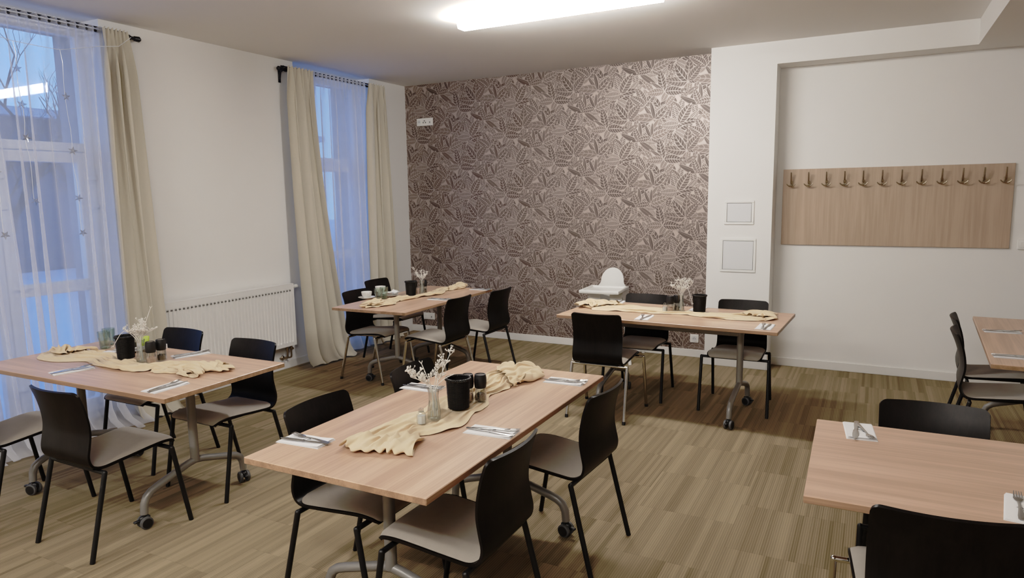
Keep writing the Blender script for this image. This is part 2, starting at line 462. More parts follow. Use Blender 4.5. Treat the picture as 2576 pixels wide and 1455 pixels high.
# ------------------------------------------------------------------ windows (french doors with a fixed light above)
def window(name, y0, y1, leaves):
    fr = B(); x0, x1 = -.265, -.20
    fr.box(x0, x1, y0, y0+.06, 0, H, .004); fr.box(x0, x1, y1-.06, y1, 0, H, .004)
    fr.box(x0-.001, x1-.001, y0+.055, y1-.055, 2.85, H, .004); fr.box(x0-.001, x1-.001, y0+.055, y1-.055, 2.02, 2.085, .004); fr.box(x0-.001, x1-.001, y0+.055, y1-.055, 0, .05, .004)
    o = struct(fr, name, PVC)
    ext = B(); ext.box(-.55, -.262, y0-.06, y0+.02, -.1, H); ext.box(-.55, -.262, y1-.02, y1+.06, -.1, H); ext.box(-.55, -.262, y0, y1, 2.90, H+.1)
    ext.box(-.60, -.262, y0-.05, y1+.05, -.14, -.02)
    ext.build('outer_reveal', EXTREV, o, ang=0)
    wd = (y1-y0-.12)/leaves
    for k in range(leaves):
        a = y0+.06+wd*k; c = a+wd
        if leaves > 1 and k: fr2 = B().box(x0-.002, x1+.001, a-.03, a+.03, .045, 2.855, .004); fr2.build('mullion', PVC, o, ang=30)
        B().quad([(-.235, a, 2.085), (-.235, c, 2.085), (-.235, c, 2.85), (-.235, a, 2.85)]).id if False else None
        g = B(); g.quad([(-.235, a, 2.085), (-.235, c, 2.085), (-.235, c, 2.85), (-.235, a, 2.85)]); g.build('pane', WGLASS, o, ang=0)
        s = B(); f0, f1 = -.26, -.185; st = .075
        s.box(f0, f1, a+.005, a+st, .055, 2.015, .006); s.box(f0, f1, c-st, c-.005, .055, 2.015, .006)
        for z0, z1 in ((1.94, 2.015), (.992, 1.08), (.055, .16)): s.box(f0+.001, f1-.001, a+st-.004, c-st+.004, z0, z1, .003)
        d = s.build('sash', PVC, o, ang=30)
        for z0, z1 in ((1.08, 1.94), (.16, .992)):
            g = B(); g.quad([(-.222, a+st, z0), (-.222, c-st, z0), (-.222, c-st, z1), (-.222, a+st, z1)]); g.build('pane', WGLASS, d, ang=0)
        hb = B()
        for z in (1.62, 1.83, .35): hb.box(-.198, -.168, c-.012, c+.05, z-.014, z+.014, .004)
        hb.build('hinge', PVC, d)
        hd = B(); hd.box(-.19, -.175, a+.03, a+.055, 1.0, 1.1, .003); hd.tube([(-.18, a+.042, 1.06), (-.145, a+.042, 1.06), (-.14, a+.15, 1.06)], .008)
        hd.build('handle', PVC, d)
    return o
window('window_1', W1[0], W1[1], 2)
window('window_2', W2[0], W2[1], 1)

# ------------------------------------------------------------------ outdoors at dusk
struct(B().box(-60, -.62, -40, 40, -.3, -.2), 'ground_outside', SNOW)
def house(x0, x1, y0, y1, h):
    t = thing('neighbour_house', 'grey house with snowy roof edge outside the left window', 'house', ((x0+x1)/2, (y0+y1)/2, -.2))
    w, d = (x1-x0)/2, (y1-y0)/2
    B().box(-w, w, -d, d, 0, h).build('house_wall', HOUSEW, t, ang=0)
    B().box(-w-.4, w+.4, -d-.4, d+.4, h, h+.22).build('roof_edge', ROOFM, t, ang=0)
    return t
house(-22, -15, -2, 14, 4.1)
def tree(name, loc, hgt, seed, label):
    rnd = random.Random(seed); bb = B()
    def br(p, d, L, r, lev):
        pts = [p]; q = Vector(p); dd = Vector(d)
        for k in range(3):
            dd = (dd+Vector((rnd.uniform(-.16, .16), rnd.uniform(-.16, .16), .05))).normalized(); q = q+dd*L/3; pts.append(q.copy())
        bb.tube(pts, [r, r*.85, r*.7, r*.5], 5 if lev < 2 else 3, caps=False)
        if lev >= 5: return
        for k in range(rnd.choice((3, 4)) if lev < 2 else 3):
            i = rnd.choice((1, 2, 3)); a = rnd.uniform(0, 2*pi); s_ = rnd.uniform(.5, .95)
            e = (dd + Vector((cos(a), sin(a), .25))*s_).normalized()
            br(pts[i], e, L*rnd.uniform(.55, .75), r*.55, lev+1)
    br((0, 0, 0), (0, 0, 1), hgt*.36, hgt*.015, 0)
    o = bb.build(name, BARK, ang=60, fixn=False); o.location = loc
    return tag(o, label, 'tree', 'bare trees outside')
tree('bare_tree', (-9.2, 1.35, -.2), 6.5, 3, 'bare winter tree outside the left window, nearer the right frame')
tree('bare_tree', (-13.2, 1.9, -.2), 6.4, 5, 'bushy bare winter tree outside the left window, left of the other')

# ------------------------------------------------------------------ curtains
def curtain(name, top, bot, xt, xb, zt, nf, amp, m, seed, label, cat, lag=.0, puddle=.12, sag=1.0, nu=150, nv=46, cover=False, hem=0, group=None, skew=0.):
    """top/bot = (y at u=0, y at u=1); pleats gathered at the heading and opening to the floor"""
    rnd = random.Random(seed); pts = []
    ph = [rnd.uniform(0, 6.28) for _ in range(6)]
    for i in range(nv+1):
        v = i/nv
        vv = v**1.3
        row = []
        for j in range(nu+1):
            u = j/nu
            wv = .10*sin(2*pi*u*1.7+ph[0]) + .07*sin(2*pi*u*3.1+ph[1]+v*1.2)
            uu = u + wv*.35*sin(pi*u)
            a = 2*pi*nf*uu + ph[2]
            fold = sin(a)+.35*sin(2.13*a*.5+ph[3]+v*1.5)
            hd = sin(2*pi*nf*2.1*u+ph[4])
            k = min(1., v/.10)
            A = amp*(.45+.55*vv) if cover else amp*(1.05-.35*v)
            x = (xt+(xb-xt)*v**2.2) + k*A*fold + (1-k)*.010*hd
            y = top[0]+(top[1]-top[0])*u; yb = bot[0]+(bot[1]-bot[0])*u
            y = y+(yb-y)*(v**sag) + k*A*lag*cos(a) + skew*v*v*sin(pi*u)
            z = zt*(1-v)
            z += (1-k)*.008*hd
            if v > .93:
                q = (v-.93)/.07
                x += puddle*q*q*(.75+.5*noise.noise((u*6, seed, 0))) ; z = max(.004+.012*(1+noise.noise((u*11, q*2, seed))), zt*(1-.93)*(1-q)**1.2)
                y += .05*q*noise.noise((u*4, 3.1, seed))
            row.append((x, y, max(z, .004)))
        pts.append(row)
    bb = B(); bb.grid(pts)
    o = bb.build(name, m, ang=180, fixn=False)
    tag(o, label, cat, group)
    return o
curtain('sheer_curtain', (-5.10, -3.665), (-4.98, -3.74), .068, .105, 2.893, 11, .029, SHEER, 4, 'long white voile curtain across the large left window', 'curtain', lag=1.7, puddle=.26, cover=True, nu=300, nv=40)
curtain('sheer_curtain', (-1.78, -.80), (-1.80, -.78), .068, .088, 2.893, 8, .026, SHEER2, 9, 'white voile curtain across the narrow window by the wallpaper', 'curtain', lag=1.4, puddle=.06, cover=True, nu=220, nv=40)
curtain('drape_curtain', (-3.733, -3.552), (-3.80, -3.46), .118, .185, 2.887, 3, .026, CURTAIN, 2, 'beige curtain drawn beside the large left window, left of the radiator', 'curtain', lag=1.0, puddle=.13, sag=.7)
curtain('drape_curtain', (-1.985, -1.664), (-1.99, -1.36), .118, .190, 2.887, 3.4, .026, CURTAIN, 6, 'beige curtain right of the radiator, left side of the narrow window', 'curtain', lag=1.0, puddle=.10, sag=1.5)
curtain('drape_curtain', (-.825, -.530), (-.93, -.42), .116, .14, 2.887, 3.2, .024, CURTAIN, 13, 'beige curtain right of the narrow window, next to the wallpaper corner', 'curtain', lag=1.0, puddle=.04, sag=.9)

def rod(loc_y0, loc_y1, fin_y, sgn, brk, label):
    t = thing('curtain_rod', label, 'curtain rod', (.052, (loc_y0+loc_y1)/2, 2.866)); my = (loc_y0+loc_y1)/2
    B().tube([(0, loc_y0-my, 0), (0, loc_y1-my, 0)], .0115, 10).build('rod', RODM, t)
    B().tube([(-.034, loc_y0-my, .034), (-.034, loc_y1-my+(.02 if sgn > 0 else 0), .034)], .007, 8).build('thin_rod', RODM, t)
    pts = [(0, fin_y-my-sgn*d, 0) for d in (.15, .14, .105, .09, .075, .055, .05, .012, 0)]
    f = B(); f.tube(pts, [.0115, .015, .0215, .0215, .014, .014, .019, .0215, .012], 12); f.build('finial', RODM, t)
    f = B(); e = fin_y-sgn*.12-my
    f.tube([(-.045, e-sgn*.02, .034), (-.045, e, .034), (-.045, e+sgn*.012, .034), (-.045, e+sgn*.03, .034)], [.008, .014, .010, .004], 8); f.build('thin_finial', RODM, t)
    k = B(); k.box(-.052, -.042, brk-my-.014, brk-my+.014, -.12, .03, .003)
    k.tube([(-.048, brk-my, -.10), (-.03, brk-my, -.02), (0, brk-my, -.012)], .009, 8); k.tube([(-.048, brk-my, .0), (-.045, brk-my, .025)], .007, 8)
    k.build('bracket', RODM, t)
    return t
rod(-5.15, -3.50, -3.405, 1, -3.63, 'black curtain rod with finial above the large left window')
rod(-1.97, -.53, -2.05, -1, -1.985, 'black curtain rod with bracket above the narrow window')

# star light string hanging in front of the voile
def stars():
    t = thing('star_garland', 'clear star light string hung over the large left window', 'string lights', (.17, -3.9, 2.7))
    ox, oy, oz = .17, -3.9, 2.7
    # strand y positions and star heights (world)
    strands = [(-4.56, [2.47, 2.26, 1.85, 1.45]), (-4.36, [2.50, 2.28, 2.07, 1.66]), (-4.075, [2.36, 2.0, 1.68, 1.44])]
    c = B(); top = [(-3.56, 2.84), (-3.66, 2.76), (-3.80, 2.735), (-4.075, 2.665), (-4.20, 2.665), (-4.36, 2.67), (-4.56, 2.70), (-4.80, 2.74), (-5.0, 2.80)]
    c.tube([(0, y-oy, z-oz) for y, z in top], .0016, 4)
    for y, zs in strands:
        zt_ = 2.69 if y < -4.5 else 2.667
        n = 14; zb = min(zs)
        c.tube([(.004*sin(k*2.1), y-oy+.006*sin(k*1.3)+.03*k/n, zt_+(zb-zt_)*k/n-oz) for k in range(n+1)], .0016, 4)
    c.build('cord', SILVERFOIL, t)
    for y, zs in strands:
        for i, z in enumerate(zs):
            s = B(); n = 10; r0, r1 = .031, .013
            k = (2.67-z)/(2.67-min(zs))
            ring = [((r0 if j % 2 == 0 else r1)*sin(2*pi*j/n+i*.2), (r0 if j % 2 == 0 else r1)*cos(2*pi*j/n+i*.2)) for j in range(n)]
            cf, cb = s.bm.verts.new((.008, 0, 0)), s.bm.verts.new((-.008, 0, 0)); V = [s.bm.verts.new((0, a, c_)) for a, c_ in ring]
            for j in range(n):
                s.bm.faces.new((cf, V[j], V[(j+1) % n])); s.bm.faces.new((cb, V[(j+1) % n], V[j]))
            o = s.build('star', STARGL, t, ang=0); o.location = (.005, y-oy+.03*k, z-oz); o.rotation_euler = (0, 0, .5*sin(i*2+y*9)-.4)
stars()

# ------------------------------------------------------------------ radiator
def radiator():
    y0, y1, z0, z1 = -3.458, -2.060, .240, .840
    t = thing('radiator', 'long white ribbed panel radiator under the bare left wall', 'radiator', (0, (y0+y1)/2, z0))
    L = (y1-y0)/2; hh = z1-z0; n = 36
    f = B(); zs = [.0, .035, .05, hh-.062, hh-.05, hh-.0]
    pts = []
    sec = []
    for k in range(n):
        a = -L+.03+(2*L-.06)*k/n; s_ = (2*L-.06)/n
        sec += [(a, 0), (a+s_*.30, 0), (a+s_*.42, -.009), (a+s_*.80, -.009), (a+s_*.92, 0)]
    sec = [(-L, 0)] + sec + [(L-.03, 0), (L, 0)]
    for z, d in zip(zs, (0, 0, 1, 1, 0, 0)):
        pts.append([(.105+dx*d, y, z) for y, dx in sec])
    f.grid(pts)
    f.build('front_panel', RAD, t, ang=25)
    sl = B()
    for k in range(n):
        a = -L+.03+(2*L-.06)*k/n; s_ = (2*L-.06)/n
        sl.box(.0965, .1055, a+s_*.40, a+s_*.84, hh-.066, hh-.058)
    sl.build('slot', RADSLOT, t, ang=0)
    for e_ in (-L, L): B().box(.03, .106, e_-.006, e_+.006, .0, hh+.004, .002).build('side_cover', RAD, t)
    g = B(); g.box(.032, .106, -L, L, hh-.002, hh+.004, .0015)
    g.build('top_grille', RAD, t)
    bk = B(); bk.box(.03, .042, -L, L, .01, hh-.01); bk.box(.0, .032, -L*.7-.02, -L*.7+.02, .1, hh-.05); bk.box(.0, .032, L*.7-.02, L*.7+.02, .1, hh-.05)
    bk.build('back_panel', RAD, t)
    v = B(); v.tube([(.085, L, hh-.03), (.085, L+.022, hh-.03), (.085, L+.026, hh-.03), (.085, L+.062, hh-.03), (.085, L+.068, hh-.03)], [.011, .011, .019, .019, .014], 14); v.build('thermostat', WPLAST, t)
    p = B()
    for yy in (L-.045, L-.095):
        p.tube([(.075, yy, 0), (.075, yy, -.05)], .013, 10); p.tube([(.075, yy, -.02), (.075, yy, -.034)], .018, 6)
        p.tube([(.075, yy, -.05), (.075, yy, -.10), (.07, yy, -.118), (.05, yy, -.125), (.0, yy-.03, -.125)], .0085, 8)
    p.tube([(.075, L-.045, -.03), (.105, L-.045, -.03)], .010, 8)
    p.sphere((.012, L-.10, -.125), .024, sc=(.5, 1, 1))
    p.build('valve', BRASS, t)
    B().lathe([(.012, 0), (.014, .004), (.006, .006)], 12).build('vent_plug', RADSLOT, t, loc=(.07, -L-.006, hh-.045), rot=(R(90), 0, 0))
radiator()

# ------------------------------------------------------------------ ceiling lights
def ceiling_light():
    t = thing('ceiling_light', 'long white box-shaped ceiling lamp, switched on', 'ceiling light', (3.02, -2.36, H))
    L = .755
    d = B()
    sec = [(-.058, -.012), (-.062, -.05), (-.046, -.088), (.046, -.088), (.062, -.05), (.058, -.012)]
    d.grid([[(x, y, z) for y, z in sec] for x in (-L+.012, L-.012)])
    d.build('diffuser', LAMP, t, ang=0)
    e = B()
    for x0, x1 in ((-L, -L+.013), (L-.013, L)):
        tb = bmesh.new(); A = [tb.verts.new((x0, y, z)) for y, z in sec]; C = [tb.verts.new((x1, y, z)) for y, z in sec]; n = len(A)
        tb.faces.new(A); tb.faces.new(C[::-1])
        for i in range(n): tb.faces.new((A[i], A[(i+1) % n], C[(i+1) % n], C[i]))
        e.merge(tb)
    e.build('end_cap', LAMP, t, ang=0)
    B().box(-L+.02, L-.02, -.055, .055, -.014, 0, .002).build('housing', WPLAST, t)
    return t
cl = ceiling_light()
for loc, lb in (((1.9, -7.7, H), 'ceiling lamp behind the viewer, nearer the windows'), ((4.5, -7.3, H), 'ceiling lamp directly behind the viewer')):
    dup(cl, loc, 0, lb)
cl['label'] = 'long white box-shaped ceiling lamp, lit, in front of the wallpaper wall'

# ------------------------------------------------------------------ coat board with hooks
def coat_board():
    x0, x1, z0, z1 = 4.282, 6.037, 1.163, 1.855
    t = thing('coat_rack', 'oak wall board with a row of twelve metal coat hooks', 'coat rack', ((x0+x1)/2, 0, (z0+z1)/2))
    w, h = (x1-x0)/2, (z1-z0)/2
    B().box(-w, w, -.020, -.001, -h, h, .002).build('board', OAK, t)
    xs = [4.355+(5.975-4.355)*k/11 for k in range(12)]
    zr = (z0+z1)/2
    proto = None
    for x in xs:
        if proto is None:
            hk = B()
            hk.box(-.011, .011, -.026, -.019, -.030, .022, .002)
            hk.tube([(0, -.024, .0), (0, -.040, .004), (0, -.056, .03), (0, -.066, .075), (0, -.072, .100)], [.010, .010, .009, .0075, .0065], 8, flat=.8)
            hk.tube([(0, -.024, -.018), (0, -.048, -.026), (0, -.060, -.018)], [.009, .008, .009], 8)
            for sg in (-1, 1):
                hk.tube([(0, -.050, -.024), (sg*.016, -.058, -.024), (sg*.032, -.064, -.012), (sg*.037, -.065, -.002)], [.006, .006, .005, .004], 6)
            o = hk.build('hook', BRASS, t); proto = o
        else:
            o = proto.copy(); COL.objects.link(o); o.parent = t
        o.location = (x-(x0+x1)/2, 0, 1.726-zr)
coat_board()

# ------------------------------------------------------------------ access panels, sockets, switch
def access_panel(x0, x1, z0, z1, label):
    t = thing('access_panel', label, 'access panel', ((x0+x1)/2, -DP, (z0+z1)/2))
    w, h = (x1-x0)/2, (z1-z0)/2; fr = .022
    b = B()
    for a in ((-w, w, h-fr, h), (-w, w, -h, -h+fr), (-w, -w+fr, -h+fr, h-fr), (w-fr, w, -h+fr, h-fr)):
        b.box(a[0], a[1], -.010, 0, a[2], a[3], .0025)
    b.build('frame', WPLAST, t)
    B().box(-w+fr, w-fr, -.002, 0, -h+fr, h-fr).build('gap', SHADOWGAP, t, ang=0)
    B().box(-w+fr+.003, w-fr-.003, -.008, -.001, -h+fr+.003, h-fr-.003, .001).build('door', PANELW, t)
access_panel(3.806, 4.070, 1.357, 1.577, 'small white access panel on the pillar, upper one')
access_panel(3.777, 4.096, .912, 1.228, 'larger white access panel on the pillar, lower one')

def socket(name, label, cat, x0, x1, z0, z1, gangs, holes):
    t = thing(name, label, cat, ((x0+x1)/2, -.006, (z0+z1)/2)); w, h = (x1-x0)/2, (z1-z0)/2
    B().box(-w, w, -.010, .006, -h, h, .003).build('plate', WPLAST, t)
    g = 2*w/gangs
    for k in range(gangs):
        cx = -w+g*(k+.5); s = min(g, 2*h)*.36
        ins = B().box(cx-s, cx+s, -.013, -.009, -s, s, .002).build('insert', PORC, t)
        hb = B()
        if holes[k] == 'round':
            hb.lathe([(s*.85, 0), (s*.85, .001)], 20, M if False else 0); 
            hh = hb.build('socket_well', PANELW, ins, loc=(cx, -.0135, 0), rot=(R(90), 0, 0))
            q = B(); q.sphere((cx-s*.3, -.0145, 0), .004); q.sphere((cx+s*.3, -.0145, 0), .004); q.sphere((cx, -.0145, s*.45), .0035); q.build('contact', SHADOWGAP, ins)
        elif holes[k] == 'three':
            for dx, dz in ((0, .45), (-.6, -.25), (.6, -.25)): hb.sphere((cx+dx*s, -.0135, dz*s), .0085, sc=(1, .3, 1))
            hb.build('port', SHADOWGAP, ins)
        elif holes[k] == 'dot':
            hb.box(cx-.007, cx+.007, -.0145, -.012, -.016, .002, .001); hb.build('port', SHADOWGAP, ins)
        elif holes[k] == 'rocker':
            hb.box(cx-s*.8, cx+s*.8, -.016, -.012, -s*.8, s*.8, .002); hb.build('rocker', WPLAST, ins)
socket('wall_socket', 'white triple socket plate high on the wallpaper at left', 'socket', .165, .392, 2.490, 2.578, 3, ('round', 'three', 'dot'))
socket('wall_socket', 'white double socket low on the wallpaper behind the corner table', 'socket', .175, .335, .158, .240, 2, ('rocker', 'dot'))
socket('wall_socket', 'white socket low on the wallpaper next to the pillar', 'socket', 3.452, 3.538, .150, .234, 1, ('round',))
socket('light_switch', 'white light switch at the right edge beside the coat board', 'light switch', 6.093, 6.175, 1.155, 1.240, 1, ('rocker',))

# ------------------------------------------------------------------ dining chairs
def chair_profile():
    P = [(.240, .421, .180, 0), (.231, .434, .191, 0), (.205, .4455, .199, 0), (.15, .449, .2, 0), (.07, .4425, .198, 0), (-.01, .4345, .196, 0), (-.085, .4275, .194, 0),
         (-.135, .424, .193, 0), (-.168, .430, .192, .001), (-.188, .450, .191, .003), (-.1945, .485, .190, .006), (-.185, .535, .189, .011), (-.176, .59, .188, .017),
         (-.179, .65, .188, .023), (-.193, .72, .188, .029), (-.211, .775, .188, .033), (-.220, .800, .188, .0345)]
    return catmull(P, 65)
CP = chair_profile()
SPLIT = 32
def chair_shell(i0, i1, th=.011):
    nu = 14; top_i = len(CP)-1
    # arc distance from the top edge
    dist = [0.]*len(CP)
    for i in range(top_i-1, -1, -1):
        dist[i] = dist[i+1]+sqrt((CP[i][0]-CP[i+1][0])**2+(CP[i][1]-CP[i+1][1])**2)
    rows = []
    idx = list(range(i0, i1+1))
    samples = [CP[i] for i in idx]; ds = [dist[i] for i in idx]
    if i1 == top_i:   # extra rows so that the rounded top corners resolve
        ex, ed = [], []
        for k in range(len(samples)-1):
            ex.append(samples[k]); ed.append(ds[k])
            if ds[k] < .06:
                for f in (.25, .5, .75):
                    ex.append(tuple(a+(b_-a)*f for a, b_ in zip(samples[k], samples[k+1]))); ed.append(ds[k]+(ds[k+1]-ds[k])*f)
        ex.append(samples[-1]); ed.append(ds[-1]); samples, ds = ex, ed
    rc = .026
    for (y, z, w, c), d in zip(samples, ds):
        if d < rc: w = w-rc+sqrt(max(0, rc*rc-(rc-d)**2))
        rows.append([Vector((w*(2*j/nu-1), y-c*(1-(w*(2*j/nu-1)/.19)**2), z)) for j in range(nu+1)])
    n = len(rows)
    def nrm(i, j):
        a = rows[min(i+1, n-1)][j]-rows[max(i-1, 0)][j]; b_ = rows[i][min(j+1, nu)]-rows[i][max(j-1, 0)]
        return b_.cross(a).normalized()
    N_ = [[nrm(i, j) for j in range(nu+1)] for i in range(n)]
    return rows, N_
def grid_solid(rows, N_, th, m=0):
    b = B(); n, w = len(rows), len(rows[0])
    # rows are the sitter-side face; thickness goes to the other side
    f = b.grid([[p for p in r] for r in rows], m)
    k = b.grid([[rows[i][j]+N_[i][j]*th for j in range(w)] for i in range(n)], m, flip=True)
    for i in range(n-1):
        for j in (0, w-1):
            b.bm.faces.new((f[i][j], f[i+1][j], k[i+1][j], k[i][j]))
    for j in range(w-1):
        for i in (0, n-1):
            b.bm.faces.new((f[i][j], f[i][j+1], k[i][j+1], k[i][j]))
    return b
def make_chair(chrome):
    fm = CHROME if chrome else BLACK
    t = thing('dining_chair', 'chair', 'chair')
    rows, N_ = chair_shell(0, SPLIT)
    seat = grid_solid(rows, N_, .011).build('seat', PLY, t, ang=50)
    r2_, n2_ = chair_shell(SPLIT, len(CP)-1)
    grid_solid(r2_, n2_, .011).build('backrest', PLY, t, ang=50)
    # upholstered pad with rolled edges on the sitter side
    i0, i1 = 1, SPLIT+2
    pr, pn = chair_shell(0, SPLIT+3)
    nr = i1-i0; pad = []; nu = len(pr[0])-1; nj = 18
    for i in range(i0, i1+1):
        q = (i-i0)/nr
        e = min(1., q/.10)**.5 if q < .10 else 1.
        e2 = min(1., (1-q)/.10)**.5 if q > .90 else 1.
        ww = .965*(1 - .06*(1-e) - .30*(1-sqrt(max(0, 1-max(0, (q-.80)/.20)**2.4))))
        row = []
        for j in range(nj+1):
            u = 2*j/nj-1; us = u*ww
            fj = (us+1)/2*nu; a = min(int(fj), nu-1); f_ = fj-a
            p = pr[i][a].lerp(pr[i][a+1], f_); n_ = pn[i][a].lerp(pn[i][a+1], f_)
            hgt = .0125*e*e2*(max(0, 1-abs(u)**8))**.6*(1-.12*(u*u)) + .0012
            row.append(p-n_*hgt)
        pad.append(row)
    b = B(); b.grid(pad)
    b.build('seat_pad', FABRIC, seat, ang=180)
    fr = B()
    rc, rf = (.215, -.150, .400), (.243, .178, .414)
    fr.tube([(-rc[0], rc[1], rc[2]), (rc[0], rc[1], rc[2])], .0105, 10); fr.tube([(-rf[0], rf[1], rf[2]), (rf[0], rf[1], rf[2])], .0105, 10)
    for s in (-1, 1):
        fr.tube([(s*.125, rc[1], rc[2]+.004), (s*.125, rf[1], rf[2]+.004)], .009, 8)
    fr.build('frame', fm, t, ang=50)
    B().box(-.15, .15, -.165, -.125, .404, .414, .002).build('seat_mount', BLACK, t); B().box(-.16, .16, .155, .2, .424, .437, .002).build('seat_mount', BLACK, t)
    for s in (-1, 1):
        for c, ft in (((s*.215, -.150, .400), (s*.222, -.250, 0)), ((s*.243, .178, .414), (s*.2475, .250, 0))):
            lg = B(); a = Vector(c); e = Vector(ft); d = (e-a).normalized()
            end = .022 if chrome else .0
            lg.sphere(a, .0118, u=10, v=6); lg.tube([a, e-d*(end/abs(d.z)) if end else e], .0117, 10)
            lo_ = lg.build('leg', fm, t, ang=50)
            if chrome:
                cp_ = B().tube([e-d*.024, e], .0125, 10).build('foot_cap', RUBBER, lo_, ang=50)
    return t

CH_B, CH_C = make_chair(False), make_chair(True)
usedc = {False: CH_B, True: CH_C}; firstc = {False: True, True: True}
def put_chair(chrome, x, y, rz, label, group):
    if firstc[chrome]:
        o = usedc[chrome]; firstc[chrome] = False; o.location = (x, y, 0); o.rotation_euler = (0, 0, rz); tag(o, label, 'chair', group)
    else: o = dup(usedc[chrome], (x, y, 0), rz, label, group)
    return o
FY, BY, FX, BX = 0., pi, -pi/2, pi/2       # facing +Y, -Y, +X, -X
G1, G2, G3, G4, G5, G6 = ('chairs around the window table', 'chairs around the centre table', 'chairs around the corner table', 'chairs around the high chair table', 'chairs around the front right table', 'chairs around the far right table')
put_chair(False, 1.725, -4.930, FY, 'black chair at the window table, its back to us, right of two in front', G1)
put_chair(False, .973, -4.985, FY, 'black chair cut by the left picture edge, in front of the window table', G1)
put_chair(False, 1.728, -4.212, BY, 'black chair behind the window table, right one, below the radiator valve', G1)
put_chair(False, 1.000, -4.150, BY+R(1), 'black chair behind the window table, left one, in front of the radiator', G1)
put_chair(False, 3.752, -4.855, BX, 'black chair nearest us on the right side of the centre table', G2)
put_chair(False, 3.803, -4.045, BX+R(-3), 'black chair on the right side of the centre table, farther one', G2)
put_chair(False, 3.205, -4.765, FX, 'black chair on the left side of the centre table, nearer one', G2)
put_chair(False, 3.205, -4.075, FX+R(3), 'black chair on the left side of the centre table, farther one', G2)
put_chair(True, 1.015, -1.955, FX, 'chrome-legged black chair left of the corner table, beside the curtain', G3)
put_chair(False, .650, -1.205, FX, 'black-legged chair at the far left of the corner table, near the window', G3)
put_chair(True, 1.705, -1.945, BX, 'chrome-legged black chair on the right side of the corner table', G3)
put_chair(False, 1.800, -1.370, BX, 'black-legged chair on the far right of the corner table, by the wallpaper', G3)
put_chair(True, 3.2965, -2.060, FY+R(1), 'chrome-legged black chair with its back to us at the high chair table', G4)
put_chair(False, 3.368, -1.437, BY+R(1), 'black chair behind the high chair table, beside the high chair', G4)
put_chair(False, 4.165, -1.478, BY+R(2), 'black chair behind the high chair table, in front of the pillar', G4)
put_chair(True, 5.245, -4.600, FY+R(6), 'chrome-legged black chair in the bottom right corner, its back to us', G5)
put_chair(False, 5.300, -3.975, BY+R(1), 'black chair behind the front right table, only its back showing', G5)
put_chair(False, 5.760, -1.960, FX+R(-3), 'black chair at the far right table seen from the side, nearer one', G6)
put_chair(False, 5.800, -1.425, FX+R(-3), 'black chair at the far right table seen from the side, farther one', G6)

# ------------------------------------------------------------------ tables
def make_table(L, W, x, y, rz, label, inset=.315):
    t = thing('dining_table', label, 'table', (x, y, 0), rz, 'beech flip-top tables on castors')
    b = B(); b.box(-L/2, L/2, -W/2, W/2, TZ-.025, TZ, .0025)
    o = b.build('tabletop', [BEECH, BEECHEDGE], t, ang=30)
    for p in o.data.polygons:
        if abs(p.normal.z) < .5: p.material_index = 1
    px = L/2-inset
    bm_ = B(); bm_.box(-px, px, -.02, .02, .605, .665, .004); bm_.build('beam', GREYMET, t)
    for s in (-1, 1):
        pb = B(); pb.tube([(s*px, 0, .245), (s*px, 0, TZ-.028)], .0235, 14)
        for q in (-1, 1): pb.tube([(s*px, q*.012, .645), (s*px, q*.16, TZ-.032)], .011, 8)
        pb.box(s*px-.025, s*px+.025, -.2, .2, TZ-.034, TZ-.0255, .002)
        po = pb.build('post', GREYMET, t, ang=45)
        bl = B()
        for zz in (.625, .65): bl.lathe([(.0065, 0), (.0065, .003)], 10, c=(0, 0, 0)) if False else bl.sphere((s*(px+.0235), 0, zz), .006, sc=(.5, 1, 1))
        bl.build('bolt', CAPGREY, po)
        for q in (-1, 1):
            fb = B(); fb.tube([(s*px, 0, .25), (s*px, q*.05, .242), (s*px, q*.23, .192), (s*px, q*.27, .178), (s*px, q*.298, .158), (s*px, q*.313, .125), (s*px, q*.317, .075)], .0195, 12)
            fb.build('foot_bar', GREYMET, t, ang=50)
            ca = bpy.data.objects.new('castor', None)
            cb = B(); cb.tube([(0, 0, .045), (0, 0, .078)], .010, 8); cb.box(-.012, .012, -.026, .026, .030, .066, .006); 
            cb.box(-.010, .010, -.055, -.024, .040, .052, .004)
            cs = cb.build('castor', RUBBER, t, loc=(s*px, q*.317, 0), rot=(0, 0, q*.7+s*.5)); bpy.data.objects.remove(ca)
            for e in (-1, 1):
                wb = B(); wb.lathe([(.010, -.001), (.026, 0), (.032, .003), (.032, .015), (.026, .019)], 20, m=1); wb.lathe([(.025, .0195), (.012, .021)], 20, m=0)
                wb.build('wheel', [RUBBER, GREYRUB], cs, loc=(e*.011, 0, .032), rot=(0, R(90)*e, 0))
    return t
T1 = make_table(1.60, .762, 1.350, -4.540, R(1.24), 'beech table at the left by the large window')
T2 = make_table(1.588, .79, 3.478, -4.455, R(90.4), 'beech table in the centre foreground with a long cream runner')
T3 = make_table(1.507, .75, 1.361, -1.758, R(91.8), 'beech table in the far left corner with cups on it', .40)
T4 = make_table(1.62, .80, 3.730, -1.730, R(-2.2), 'beech table in front of the high chair and pillar')
T5 = make_table(1.60, .788, 5.692, -4.311, R(1.2), 'bare beech table at the front right, cut by the picture edge')
T6 = make_table(1.60, .80, 6.073, -1.809, R(86.96), 'beech table at the far right edge below the light switch')

# ------------------------------------------------------------------ cream runners
FLATS = [(3.498, -4.455, .056), (1.228, -4.480, .056), (1.262, -1.735, .056), (3.894, -1.625, .056), (3.483, -4.620, .032), (1.390, -4.493, .032), (1.300, -1.610, .032), (3.752, -1.631, .032), (3.529, -4.320, .031), (1.462, -4.418, .031), (1.262, -1.520, .031), (3.715, -1.605, .031), (3.478, -4.345, .031), (1.466, -4.485, .031), (1.205, -1.600, .031), (3.681, -1.672, .031), (3.472, -4.695, .022), (3.640, -1.675, .022)]
